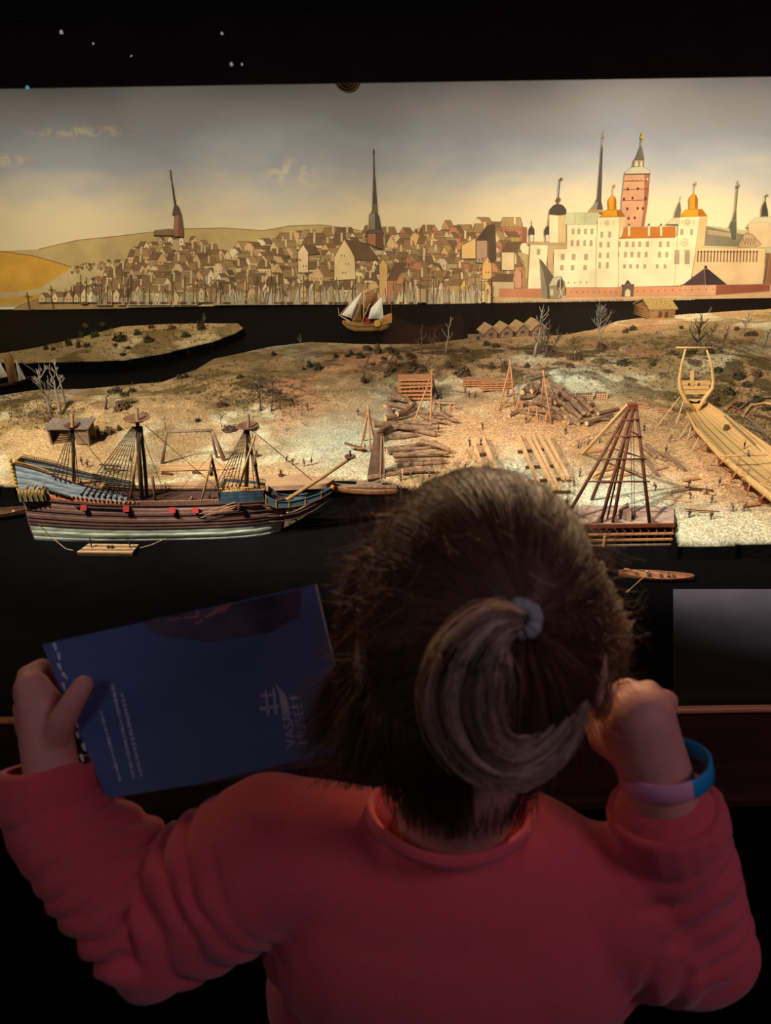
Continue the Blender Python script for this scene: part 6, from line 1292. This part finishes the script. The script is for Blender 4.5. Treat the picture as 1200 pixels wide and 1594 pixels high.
# left hand (the viewer's left), gripping the book: wrist, palm, thumb in front, four fingers round the back
wl = P(80, 1196, .648); chain(body, [(Wl, .024), (wl, .022), (P(72, 1150, .652), .0215), (P(62, 1100, .655), .019), (P(50, 1072, .657), .015)])
body.ball(P(62, 1128, .655), (.020, .016, .026), 16, 12)
chain(body, [(P(84, 1152, .645), .0135), (P(98, 1120, .634), .0108), (P(116, 1088, .632), .0094), (P(130, 1066, .633), .0082)], 12)
for (x, y, e) in ((44, 1052, 0), (38, 1078, 1), (38, 1104, 2), (46, 1128, 3)):
    l_ = (.95, 1.05, 1.0, .8)[e]; chain(body, [(P(x + 6, y + 16, .656), .0095), (P(x - 2, y, .664), .0088), (P(x + 22 * l_, y - 14, .690), .0078), (P(x + 62 * l_, y - 4, .697), .0068), (P(x + 92 * l_, y + 8, .694), .0060)], 12)
# right hand: loose fist at the cheek, fingers curled away from us
wr = P(1022, 1208, .552); chain(body, [(Wr, .026), (wr, .025), (P(1006, 1165, .545), .0255), (P(994, 1120, .540), .0250)])
body.ball(P(990, 1128, .544), (.0265, .021, .020), 18, 12)
for (x, y, e) in ((944, 1084, 0), (976, 1077, 1), (1009, 1079, 2), (1037, 1092, 3)):
    r_ = (.0098, .0100, .0096, .0084)[e]; chain(body, [(P(x + (990 - x) * .35, y + 34, .541), r_ * 1.15), (P(x, y, .545), r_), (P(x - 6, y + 2, .570), r_ * .95), (P(x - 12, y + 44, .578), r_ * .85), (P(x - 4, y + 58, .564), r_ * .78)], 12)
chain(body, [(P(965, 1165, .548), .012), (P(938, 1150, .562), .0105), (P(926, 1120, .575), .0092), (P(934, 1096, .583), .0078)], 12)
fuse('body', body, .0024, 3, SKIN, kid)
for sg in (-1, 1):
    e = MB(); hball(e, (sg * .030, -.069, .004), (.011, .007, .0075), 12, 8); e.build('eye', mat('eye_white', (230, 226, 220), .3, .02, 20), kid, True)
    e = MB(); hball(e, (sg * .030, -.0742, .003), (.005, .003, .005), 10, 8); e.build('iris', mat('iris', (70, 90, 110), .3, .1, 90), kid, True)
lp = MB(); hball(lp, (0, -.079, -.046), (.017, .006, .005), 12, 8); lp.build('lips', mat('lips', (186, 96, 90), .5, .05, 60), kid, True)
# thumb nail
tn_ = P(134, 1064, .6235); 
# sweater
sw = MB()
sw.ball(chest + Vector((0, 0, 0)), (.150, .095, .115), 28, 18); sw.ball(chest + Vector((-.004, .002, .045)), (.125, .080, .080), 28, 18)
mid = chest.lerp(Vector((foot.x, foot.y, chest.z)), .5)
for z in (.70, .64, .60): sw.ball((mid.x - .008, mid.y, z), (.150, .102, .085), 28, 16)
for S_, sg in ((Sl, -1), (Sr, 1)): chain(sw, [(NB + Vector((sg * .038, .008, -.040)), .040), (NB.lerp(S_, .5) + Vector((0, .004, -.020)), .048), (S_, .054)], 20)
chain(sw, [(Sl, .056), (Sl.lerp(El, .5), .056), (El, .051), (P(164, 1350, .622), .0490), (P(96, 1282, .637), .0420), (P(85, 1258, .640), .0400)], 24)
chain(sw, [(Sr, .056), (Sr.lerp(Er, .5), .053), (Er, .047), (Er.lerp(Wr, .5), .0440), (Wr.lerp(Er, .12), .040)], 24)
def seg(p, a, b_):
    d = b_ - a; t = max(0, min(1, (p - a).dot(d) / d.length_squared)); return t, (p - a - d * t).length
def folds(p):
    o = 0
    for (S_, E_, W_, sgn) in ((Sl, El, Wl, 1), (Sr, Er, Wr, -1)):
        t1, d1 = seg(p, S_, E_); t2, d2 = seg(p, E_, W_)
        if min(d1, d2) > .085: continue
        L1 = (E_ - S_).length; L2 = (W_ - E_).length
        s_ = t1 * L1 if d1 < d2 else L1 + t2 * L2; tot = L1 + L2
        ax = (E_ - S_).normalized() if d1 < d2 else (W_ - E_).normalized(); q = p - (S_.lerp(E_, t1) if d1 < d2 else E_.lerp(W_, t2)); a = q.normalized()
        sk_ = a.dot(AX) * .010 * sgn + a.dot(AY) * .012 + mnoise.noise(p * 22) * .012
        w_ = math.exp(-((s_ - L1 * .95) / (.10)) ** 2) * (1 if s_ > .03 else s_ / .03) * (1 if tot - s_ > .03 else max(0, (tot - s_) / .03))
        ph = (s_ + sk_) / .021; fr_ = ph - math.floor(ph); rg = (1 - abs(2 * fr_ - 1)); rg = 1 - (1 - rg) ** 2.2
        o += .0095 * w_ * (rg - .6) * (.55 + .9 * max(0, mnoise.noise(p * 14 + Vector((3, 7, 1))) + .35))
    o += .0042 * mnoise.noise(p * 11 + Vector((5, 1, 9))) + .0022 * mnoise.noise(Vector((p.x * 24, p.y * 24, p.z * 9)))
    return o
so = fuse('sweater', sw, .0034, 8, SWEAT, kid, folds)
# cut a neckline by leaving the collar band around the neck
Cn = P(702, 1258, .558); nx_ = AX.copy(); nn = (Vector((0, .30, .95))).normalized(); ny_ = nn.cross(nx_).normalized(); nx_ = ny_.cross(nn)
col = [Cn + nx_ * (.0570 * math.cos(a)) + ny_ * (.052 * math.sin(a)) - nn * (.008 * math.sin(a) ** 2) + nn * (.0 if math.sin(a) > 0 else 0) for a in [2 * math.pi * i / 40 for i in range(41)]]
rows = []
for k in range(9):
    a = 2 * math.pi * k / 8; rows.append([p + (p - Cn).normalized() * (.0030 * math.cos(a)) + nn * (.0055 * math.sin(a)) for p in col])
MB().grid(rows).build('collar', SWEAT, kid, True)
def cuff(c, ax, r0, ln, name):
    u = ax.orthogonal().normalized(); v = ax.cross(u); prof = [(r0 * .80, ln * .5), (r0 * .93, ln * .52), (r0 * .98, ln * .4), (r0, ln * .1), (r0, -ln * .2), (r0 * .95, -ln * .45), (r0 * .7, -ln * .55)]
    rows = [[c + ax * h_ + (u * math.cos(a) + v * math.sin(a)) * (r_ * (1 + .012 * math.cos(18 * a))) for a in [2 * math.pi * i / 72 for i in range(72)]] for r_, h_ in prof]
    MB().grid(rows, closed=True).build(name, SWEAT, kid, True)
cuff(P(82, 1233, .641), (AY * .97 - AX * .10 + AZ * .12).normalized(), .0418, .042, 'cuff'); cuff(Wr.lerp(Er, .10), (Wr - Er).normalized(), .0415, .034, 'cuff')
# trousers and shoes
tz = MB()
for h_, sg in ((hipL, -1), (hipR, 1)): chain(tz, [(h_ + Vector((0, 0, .03)), .070), (h_ + Vector((0, 0, -.02)), .072), (Vector((h_.x + sg * .006, h_.y + .004, .29)), .052), (Vector((h_.x + sg * .006, h_.y - .004, .12)), .048), (Vector((h_.x + sg * .006, h_.y - .006, .085)), .046)], 18)
fuse('trousers', tz, .006, 3, mat('dark_trousers', (26, 28, 40), .9, .15, 120), kid)
for h_, sg in ((hipL, -1), (hipR, 1)):
    s_ = MB(); chain(s_, [(Vector((h_.x + sg * .006, h_.y - .012, .034)), .032), (Vector((h_.x + sg * .010, h_.y + .06, .029)), .029), (Vector((h_.x + sg * .012, h_.y + .115, .026)), .025)]); fuse('shoe', s_, .005, 3, mat('shoe', (50, 44, 48), .7, .1, 60), kid)
# wristband, pink with a blue end
wb = P(1034, 1196, .550); n_ = (AY * .95 - AX * .22 - AZ * .22).normalized(); bx_ = (AX - n_ * AX.dot(n_)).normalized(); by_ = n_.cross(bx_)
def band(a0, a1, m, name):
    rows = []
    for i in range(31):
        a = a0 + (a1 - a0) * i / 30; d = bx_ * math.cos(a) + by_ * math.sin(a); c_ = wb + d * .0305
        rows.append([c_ + n_ * .0074, c_ + d * .0014 + n_ * .006, c_ + d * .0014 - n_ * .006, c_ - n_ * .0074, c_ - d * .0014 - n_ * .006, c_ - d * .0014 + n_ * .006])
    o = MB().grid(rows, closed=True).build(name, m, kid, True); return o
bb = band(R(-74), R(75), mat('band_blue', (30, 150, 190), .5, .03, 30, spec=.4), 'wristband_end'); bb['label'] = 'blue end of the wristband'
pb = band(R(75), R(286), mat('band_pink', (238, 164, 184), .5, .03, 30, spec=.4), 'wristband'); pb['label'] = 'pink rubber wristband'

# ------------------------------------------------------------------ hair: scalp shell and individual strands
HR = Vector((.0755, .0915, .0935)); hc0 = Vector((0, .006, .010))
def HE(d, k=1.0): return HP(*(hc0 + Vector((d.x * HR.x, d.y * HR.y, d.z * HR.z)) * k))
sh_ = MB(); rows = []
for i in range(25):
    t_ = math.pi * i / 24; rows.append([HE(Vector((math.sin(t_) * math.cos(a), math.sin(t_) * math.sin(a), math.cos(t_))), .985) for a in [2 * math.pi * j / 48 for j in range(48)]])
for i in range(24):
    for j in range(48):
        t_ = math.pi * (i + .5) / 24; a = 2 * math.pi * (j + .5) / 48; d = Vector((math.sin(t_) * math.cos(a), math.sin(t_) * math.sin(a), math.cos(t_)))
        if d.y < -.45 + .3 * (1 - d.z) * .0 and d.z < .62: continue
        if d.z < -.80 or (d.z < -.35 and d.y < .05): continue
        sh_.add([rows[i][j], rows[i + 1][j], rows[i + 1][(j + 1) % 48], rows[i][(j + 1) % 48]], [(0, 1, 2, 3)])
hair = sh_.build('hair', HAIRS, kid, True)
class Strands:
    def __init__(s, c0, c1, seed=1): s.v = []; s.f = []; s.n = 0; s.c = []; s.c0 = np.array(lin(c0)); s.c1 = np.array(lin(c1)); s.r = random.Random(seed)
    def add(s, pts, r, taper=.25, sides=3, shade=None):
        f_ = s.r.random() ** 1.5 if shade is None else max(0, min(1, shade + s.r.uniform(-.2, .2))); s.c.append(np.tile(np.append(s.c0 + (s.c1 - s.c0) * f_, 1), (len(pts) * sides, 1)))
        pts = np.asarray(pts, float); k = len(pts); tg = np.gradient(pts, axis=0); tg /= np.linalg.norm(tg, axis=1)[:, None] + 1e-9
        ref = np.array([.31, .52, .79]); x = np.cross(tg, ref); x /= np.linalg.norm(x, axis=1)[:, None] + 1e-9; y = np.cross(tg, x); rr = (r * np.linspace(1, taper, k))[:, None]
        ring = [pts + (x * math.cos(2 * math.pi * j / sides) + y * math.sin(2 * math.pi * j / sides)) * rr for j in range(sides)]
        s.v.append(np.stack(ring, 1).reshape(-1, 3)); i = np.arange(k - 1)[:, None] * sides; j = np.arange(sides)[None]; j2 = (j + 1) % sides
        s.f.append((np.stack([i + j, i + j2, i + sides + j2, i + sides + j], -1).reshape(-1, 4)) + s.n); s.n += k * sides
    def build(s, name, m, parent):
        v = np.concatenate(s.v) - np.array(ORG[kid.name]); f = np.concatenate(s.f); me = bpy.data.meshes.new(name)
        me.vertices.add(len(v)); me.vertices.foreach_set('co', v.astype(np.float32).ravel()); me.loops.add(f.size); me.polygons.add(len(f)); me.loops.foreach_set('vertex_index', f.ravel().astype(np.int32)); me.polygons.foreach_set('loop_start', np.arange(0, f.size, 4, dtype=np.int32))
        me.update(calc_edges=True); me.polygons.foreach_set('use_smooth', np.ones(len(f), bool)); me.color_attributes.new('Col', 'FLOAT_COLOR', 'POINT').data.foreach_set('color', np.concatenate(s.c).astype(np.float32).ravel()); me.materials.append(m); o = bpy.data.objects.new(name, me); COL.objects.link(o); o.parent = parent; ORG[o.name] = ORG[kid.name]; o['kind'] = 'stuff'; return o
hr = random.Random(3)
# tie point: where the line of sight through (812, 964) meets the back of the head
rv = ray(812, 964).normalized(); inv = HM.transposed(); o0 = inv @ (CAM - HC) - hc0; dv = inv @ rv; A_ = Vector((o0.x / HR.x, o0.y / HR.y, o0.z / HR.z)); B_ = Vector((dv.x / HR.x, dv.y / HR.y, dv.z / HR.z))
a_, b2, c2 = B_.dot(B_), 2 * A_.dot(B_), A_.dot(A_) - 1; tt = (-b2 - math.sqrt(max(0, b2 * b2 - 4 * a_ * c2))) / (2 * a_); td = (A_ + B_ * tt).normalized()
TIE = HE(td); tn3 = (TIE - HC).normalized()
e1 = td.orthogonal().normalized(); e2 = td.cross(e1)
st_ = Strands((84, 56, 38), (132, 98, 70)); cnt = 0
while cnt < 7600:
    d = Vector((hr.gauss(0, 1), hr.gauss(0, 1), hr.gauss(0, 1))).normalized()
    if d.y < -.30 and d.z < .60: continue
    if d.z < -.78 or (d.z < -.3 and d.y < .0) or d.y < -.75: continue
    ang = math.acos(max(-1, min(1, d.dot(td)))); 
    if ang < .30: continue
    az = math.atan2(d.dot(e2), d.dot(e1)); lock = mnoise.noise(Vector((math.cos(az) * 5.2, math.sin(az) * 5.2, 2))) + .6 * mnoise.noise(Vector((math.cos(az) * 13, math.sin(az) * 13, 5)))
    az2 = az + .05 * mnoise.noise(Vector((math.cos(az) * 9, math.sin(az) * 9, 8))); pts = []; lf = hr.uniform(0, .022) + .030 * lock; wob = hr.uniform(-.06, .06)
    for k in range(10):
        f = k / 9; a = ang * (1 - f) + .085 * f; azk = az + (az2 - az) * f + wob * math.sin(f * math.pi); u = td * math.cos(a) + (e1 * math.cos(azk) + e2 * math.sin(azk)) * math.sin(a)
        pts.append(HE(u, 1.012 + lf * math.sin(min(1, f * 1.15 + .12) * math.pi) ** .7 + .05 * f ** 6))
    st_.add(pts, .00042, .9, 3, .30 + .9 * lock); cnt += 1
# stray frizz, catching the light of the display
for _ in range(2400):
    d = Vector((hr.gauss(0, 1), hr.gauss(0, .8) , hr.gauss(0, 1))).normalized()
    if d.y < -.5 and d.z < .5 or d.z < -.6: continue
    p = HE(d, 1.01); nrm = (HM @ Vector((d.x / HR.x, d.y / HR.y, d.z / HR.z))).normalized(); tg = nrm.cross(Vector((hr.gauss(0, 1), hr.gauss(0, 1), hr.gauss(0, 1)))).normalized()
    L_ = hr.uniform(.012, .040) * (1.25 if abs(d.x) > .6 else .8); q = [p, p + tg * L_ * .5 + nrm * L_ * .12, p + tg * L_ * .8 + nrm * L_ * .34 + Vector((0, 0, -.004)), p + tg * L_ + nrm * L_ * .42 + Vector((0, 0, -.4 * L_ * (.5 - hr.random())))]
    st_.add(q, .00022, .5)
# loose side hair on the left, hanging forward past the book
def bez(ps, n=12):
    ps = [np.array(p) for p in ps]; out_ = []
    for i in range(n):
        t = i / (n - 1); q = ps
        while len(q) > 1: q = [q[j] * (1 - t) + q[j + 1] * t for j in range(len(q) - 1)]
        out_.append(q[0])
    return out_
for _ in range(1500):
    y0_ = hr.uniform(930, 1130); x0_ = 566 + abs(y0_ - 990) * .06 + hr.uniform(0, 30); x3 = hr.gauss(575, 40); y3 = hr.uniform(1150, 1232); d0 = .512 + hr.uniform(-.02, .02)
    st_.add(bez([P(x0_ + 14, y0_, d0), P(x0_ - 14 + hr.uniform(-8, 4), y0_ + 60, d0), P((x0_ + x3) / 2 - hr.uniform(-10, 30), (y0_ + y3) / 2 + 40, d0 + .005), P(x3, y3, d0 + .004 + hr.uniform(-.02, .02))]), .00034, .4)
for _ in range(420):
    y0_ = hr.uniform(1000, 1090); st_.add(bez([P(566 + hr.uniform(-4, 10), y0_, .52), P(535, y0_ + 22, .53), P(510 + hr.uniform(-12, 12), y0_ + 50, .54), P(hr.uniform(455, 520), y0_ + hr.uniform(60, 130), .55)]), .00030, .3)
for _ in range(900):
    y0_ = hr.uniform(840, 1050); x0_ = 556 + ((y0_ - 985) / 140) ** 2 * 26; a = hr.uniform(0, 1); st_.add(bez([P(x0_ + 22, y0_, .505), P(x0_ - 10, y0_ + 10, .505), P(x0_ - 22 - hr.uniform(0, 16), y0_ + hr.uniform(10, 40), .51), P(x0_ - hr.uniform(10, 46), y0_ + hr.uniform(20, 70), .515)]), .00026, .3)
# nape hair
for _ in range(3200):
    x0_ = hr.uniform(572, 866); o_ = (x0_ - 715) / 150; d0 = .430 + .045 * o_ * o_; y0_ = hr.uniform(1030, 1120); e_ = 1215 + 100 * hr.random() ** 1.7 - 26 * abs(o_)
    st_.add(bez([P(x0_, y0_, d0), P(x0_ + 6 * o_, y0_ + 60, d0 + .002), P(x0_ - 26 * o_ + hr.uniform(-16, 16), 1200, d0 + .010), P(x0_ - 46 * o_ + hr.uniform(-22, 22), e_, .455 + (e_ - 1205) * .00042 + .026 * o_ * o_ + hr.uniform(-.006, .004))]), .00036, .4)
st_.build('hair_strands', HAIRD, kid)
# curls on the right, lit from the display
sc_ = Strands((130, 96, 64), (190, 150, 104))
for _ in range(420):
    y0_ = hr.uniform(880, 1060); x0_ = 930 - abs(y0_ - 950) * .05; R_ = hr.uniform(10, 62) * max(.25, 1 - abs(y0_ - 975) / 110); k0 = hr.uniform(-.6, .6); pts = []
    for k in range(14):
        f = k / 13; a = f * hr.uniform(2.4, 3.2) + k0; pts.append(P(x0_ + R_ * math.sin(min(a, 2.6)) * (1 + .08 * math.sin(9 * f)) + 4 * f, y0_ + 70 * f * f * hr.uniform(.95, 1.05) - 18 * math.sin(3 * f), .51 + .012 * math.sin(5 * f + k0)))
    pts = [np.array(q) for q in pts]; pts = [(pts[max(0, i - 1)] + pts[i] * 2 + pts[min(13, i + 1)]) / 4 for i in range(14)]; sc_.add(pts, .00028, .4)
sc_.build('side_curls', HAIRL, kid)
# ponytail
tie_px = proj(TIE); td_ = (TIE - CAM).dot(AZ)
ctl = [(tie_px[0], tie_px[1], td_ + .004, 12, .010), (tie_px[0] - 8, tie_px[1] + 2, td_ - .012, 15, .011), (768, 976, td_ - .026, 34, .014), (736, 1020, td_ - .030, 50, .016), (722, 1070, td_ - .024, 56, .017), (728, 1122, td_ - .012, 56, .017), (754, 1166, td_ - .001, 48, .015), (798, 1186, td_ + .008, 38, .013), (846, 1166, td_ + .018, 30, .011), (884, 1124, td_ + .028, 24, .009), (908, 1084, td_ + .036, 16, .006)]
cen = [np.array(P(*c_[:3])) for c_ in ctl]; n_c = len(cen)
def lerpc(L_, u):
    i = min(int(u), n_c - 2); f = u - i; p0_, p1_, p2_, p3_ = L_[max(0, i - 1)], L_[i], L_[i + 1], L_[min(n_c - 1, i + 2)]
    return .5 * (2 * p1_ + (p2_ - p0_) * f + (2 * p0_ - 5 * p1_ + 4 * p2_ - p3_) * f * f + (3 * p1_ - p0_ - 3 * p2_ + p3_) * f ** 3)
pt_ = Strands((104, 80, 60), (232, 206, 172), 4); az_ = np.array(AZ)
for _i in range(2900):
    a = hr.uniform(0, 6.28); q = math.sqrt(hr.random()) * (1 if _i < 2600 else hr.uniform(1.0, 1.5)); lat, dep = q * math.cos(a), q * math.sin(a); cl = mnoise.noise(Vector((lat * 3.1, dep * 3.1, 4))) * .35; end = (n_c - 1) * (hr.uniform(.80, 1.0) if hr.random() < .8 else hr.uniform(.55, .85)); pts = []; w_ = hr.uniform(-.12, .12)
    for k in range(20):
        u = end * k / 19; c_ = lerpc(cen, u); tg = lerpc(cen, min(u + .05, n_c - 1)) - lerpc(cen, max(u - .05, 0)); tg /= np.linalg.norm(tg) + 1e-9; sd_ = np.cross(tg, az_); sd_ /= np.linalg.norm(sd_) + 1e-9
        rp = float(np.interp(u, range(n_c), [c2_[3] for c2_ in ctl])) * .41 / F; rd = float(np.interp(u, range(n_c), [c2_[4] for c2_ in ctl]))
        pts.append(c_ + sd_ * rp * (lat + cl * math.sin(u * .5) + w_ * math.sin(u * 1.1)) + az_ * rd * (dep * .8 + .25 * cl))
    pt_.add(pts, .00040, .45, 3, .5 + 1.1 * mnoise.noise(Vector((lat * 4.5, dep * 4.5, 9))))
pt_.build('ponytail', HAIRL, kid)
# light grey scrunchie
ax_ = (Vector(cen[2]) - TIE).normalized().lerp(tn3, .5).normalized(); u_ = ax_.orthogonal().normalized(); v_ = ax_.cross(u_); c_ = TIE + ax_ * .005; rows = []
for i in range(48):
    a = 2 * math.pi * i / 48; d = u_ * math.cos(a) + v_ * math.sin(a); rr_ = .0046 * (1 + .07 * math.sin(11 * a) + .06 * math.sin(5 * a)); rows.append([c_ + d * (.0068 + rr_ * math.cos(b_)) + ax_ * (rr_ * 1.25 * math.sin(b_)) for b_ in [2 * math.pi * k / 12 for k in range(12)]])
rows.append(rows[0]); MB().grid(rows, closed=True).build('hair_tie', mat('hair_tie_grey', (156, 154, 148), .8, .1, 200, .2), kid, True)

# ------------------------------------------------------------------ the book in the child's hand
q4 = [P(65, 1003, .672), P(490, 910, .690), P(556, 1182, .640), P(166, 1243, .622)]
bc = sum(q4, Vector()) / 4; book = thing('guide_book', 'dark blue guide book with white print held sideways in the child\'s hand', 'book', bc)
bxv = ((q4[1] - q4[0]) + (q4[2] - q4[3])).normalized(); byv = ((q4[0] - q4[3]) + (q4[1] - q4[2])); byv = (byv - bxv * byv.dot(bxv)).normalized(); bnv = bxv.cross(byv).normalized()   # bnv faces the camera
if bnv.dot(AZ) > 0: bnv = -bnv
def BQ(px, py, lift=0.0):
    r = ray(px, py); t = (bc - CAM).dot(bnv) / r.dot(bnv); return CAM + r * t + bnv * lift
cq = [BQ(65, 1003), BQ(490, 910), BQ(554, 1182), BQ(166, 1243)]
COV = mat('book_cover', (72, 86, 128), .5, .12, 9, spec=.4)
MB().prism([v + bnv * .0002 for v in cq], -bnv * .0008).build('front_cover', COV, book)
inn = [v.lerp(bc, .012) for v in cq]; MB().prism([v - bnv * .0008 for v in inn], -bnv * .0042).build('pages', mat('book_pages', (214, 204, 186), .8, .1, 300), book)
MB().prism([v - bnv * .0050 for v in cq], -bnv * .0008).build('back_cover', COV, book)
def ink_(pts, m, name, lift=.0005, fn=None): return MB().add([BQ(x, y, lift) for x, y in pts], [tuple(range(len(pts)))]).build(name, m, book)
WINK = mat('white_print', (196, 194, 200), .6, .1, 50)
for (x, y, dx, dy, rx, ry) in ((86, 1007, 2, 6, 3, 7), (92, 1022, 1, 6, 3, 7), (93, 1038, 3, 6, 3, 7), (101, 1052, 4, 5, 3, 7), (100, 1069, 2, 6, 3, 7), (120, 1128, 3, 6, 2.6, 6), (121, 1144, 2, 6, 2.6, 6), (131, 1163, 2, 6, 3.2, 7), (128, 1180, 2, 6, 3, 6.5)):
    d = math.hypot(dx, dy); ux, uy = dx / d, dy / d; fp = MB(); fp.add([BQ(x + ux * ry * math.sin(a) + uy * rx * math.cos(a) * (1.1 if math.sin(a) < 0 else .75), y + uy * ry * math.sin(a) - ux * rx * math.cos(a) * (1.1 if math.sin(a) < 0 else .75), .0005) for a in [2 * math.pi * i / 12 for i in range(12)]], [tuple(range(12))]); fp.build('printed_footprint', WINK, book)
tx = MB(); rr = random.Random(11)
for (x0, y0, x1, y1, wd) in ((175, 1066, 209, 1214, 3.0), (190, 1080, 221, 1212, 3.0), (157, 1107, 188, 1218, 2.4)):
    L_ = math.hypot(x1 - x0, y1 - y0); ux, uy = (x1 - x0) / L_, (y1 - y0) / L_; s = 0
    while s < L_ - 3:
        wl_ = rr.uniform(1.2, 2.6); hh = wd * rr.choice((.55, .75, 1.0)); a0 = (x0 + ux * s - uy * hh, y0 + uy * s + ux * hh); a1 = (x0 + ux * s + uy * hh, y0 + uy * s - ux * hh)
        tx.add([BQ(*p_, .0005) for p_ in (a0, a1, (a1[0] + ux * wl_, a1[1] + uy * wl_), (a0[0] + ux * wl_, a0[1] + uy * wl_))], [(0, 1, 2, 3)]); s += wl_ + rr.choice((.7, .7, .7, 2.4))
tx.build('printed_lines', mat('grey_print', (196, 196, 206), .6, .1, 50), book)
lg = MB()
for pts in ([(428, 1063), (436, 1072), (445, 1082), (449, 1096), (451, 1110), (440, 1115), (437, 1098), (434, 1078)], [(405, 1081), (430, 1080), (430, 1083), (405, 1085)], [(404, 1101), (434, 1097), (434, 1101), (405, 1106)], [(412, 1075), (415, 1074), (420, 1113), (416, 1114)], [(424, 1072), (427, 1071), (432, 1112), (428, 1113)], [(450, 1086), (462, 1083), (462, 1086), (450, 1089)], [(452, 1100), (464, 1098), (464, 1101), (452, 1103)], [(440, 1120), (451, 1116), (452, 1119), (441, 1123)]):
    lg.add([BQ(x, y, .0005) for x, y in pts], [tuple(range(len(pts)))])
lg.build('printed_ship_emblem', mat('emblem_print', (168, 168, 186), .6, .1, 50), book)
def letters(txt, x, y, size, name):
    cu = bpy.data.curves.new(name, 'FONT'); cu.body = txt; cu.size = size; cu.space_character = 1.05; to = bpy.data.objects.new('tmp', cu); COL.objects.link(to)
    dg = bpy.context.evaluated_depsgraph_get(); me = bpy.data.meshes.new_from_object(to.evaluated_get(dg)); bpy.data.objects.remove(to)
    o = bpy.data.objects.new(name, me); me.materials.append(MATS['emblem_print']); COL.objects.link(o); o.parent = book
    up_dir = (BQ(x, y - 60) - BQ(x - 14, y)).normalized(); up_dir = byv; xd = (up_dir - bnv * up_dir.dot(bnv)).normalized(); yd = bnv.cross(xd)       # the words run up the page
    M_ = Matrix((xd, yd, bnv)).transposed().to_4x4(); M_.translation = BQ(x, y, .0007) - bc; o.matrix_local = M_; return o
letters('VASA', 461, 1162, .0112, 'printed_word'); letters('MUSEET', 479, 1158, .0112, 'printed_word')
pic = MB()
for pts in ([(222, 969), (245, 962), (330, 948), (470, 916), (466, 960), (420, 985), (330, 1000), (262, 992), (232, 982)],): pic.add([BQ(x, y, .0004) for x, y in pts], [tuple(range(len(pts)))])
pic.build('printed_picture', mat('cover_picture', (76, 56, 72), .4, .6, 30, attr=None), book)
pw = MB()
for pts in ([(262, 964), (306, 959), (307, 961), (262, 966)], [(318, 960), (345, 942), (362, 938), (354, 950), (322, 962)], [(303, 970), (315, 964), (316, 968), (304, 972)], [(305, 950), (309, 949), (309, 962), (306, 962)]): pw.add([BQ(x, y, .0006) for x, y in pts], [tuple(range(len(pts)))])
pw.build('printed_highlights', mat('picture_light', (150, 104, 96), .5, .3, 60), book)
rb_ = MB(); rb_.add([BQ(x, y, .0004) for x, y in ((300, 1222), (552, 1164), (554, 1180), (296, 1224))], [(0, 1, 2, 3)]); rb_.build('printed_red_strip', mat('red_strip', (84, 38, 38), .5, .4, 30), book)
MB().prism([BQ(490, 910, .0006), BQ(554, 1182, .0006), BQ(557, 1181, .0006), BQ(493, 909, .0006)], -bnv * .006).build('fore_edge', mat('page_edge', (170, 166, 170), .8, .1, 200), book)
# ------------------------------------------------------------------ small lamps on the far wall behind the visitor (seen as specks in the glass)
LAMPG = {}
def glow(name, c, st):
    m = bpy.data.materials.new(name); m.use_nodes = True; b_ = m.node_tree.nodes['Principled BSDF']; b_.inputs['Base Color'].default_value = (.8, .8, .8, 1); b_.inputs['Emission Color'].default_value = c + (1,); b_.inputs['Emission Strength'].default_value = st; return m
LW, LB = glow('lamp_glow', (1.0, .88, .78), 9), glow('lamp_glow_blue', (.15, .7, 1.0), 12)
for i, (x, y, s_, m_, lb) in enumerate([(95, 50, 1.2, LW, 'first small wall lamp from the left, on the far wall behind the visitor'), (145, 68, .8, LW, 'second small wall lamp from the left, on the far wall behind the visitor'), (204, 87, .7, LW, 'third small wall lamp from the left, on the far wall behind the visitor'), (345, 52, .9, LW, 'lone higher wall lamp at the right of the row on the far wall'), (360, 100, 1.1, LW, 'left one of a pair of low wall lamps on the far wall'), (376, 100, .8, LW, 'right one of a pair of low wall lamps on the far wall'), (42, 136, 1.2, LB, 'small blue lamp at the left end of the far wall')]):
    r = ray(x, y); k = (.815 - CAM.y) / r.y; h_ = CAM + r * k; v = Vector((r.x, -r.y, r.z)); k2 = (-5.12 - h_.y) / v.y; p_ = h_ + v * k2
    t = thing('wall_lamp', lb, 'lamp', (p_.x, -5.199, p_.z), 'small lamps on the far wall')
    MB().lathe((p_.x, -5.199, p_.z), [(0, 0), (.03, 0), (.03, .01), (.008, .014), (.008, .05), (.016 * s_, .06)], 12, axis=(0, 1, 0)).build('bracket', BLACK, t); MB().ball((p_.x, -5.125, p_.z), .013 * s_, 10, 8).build('bulb', m_, t, True)
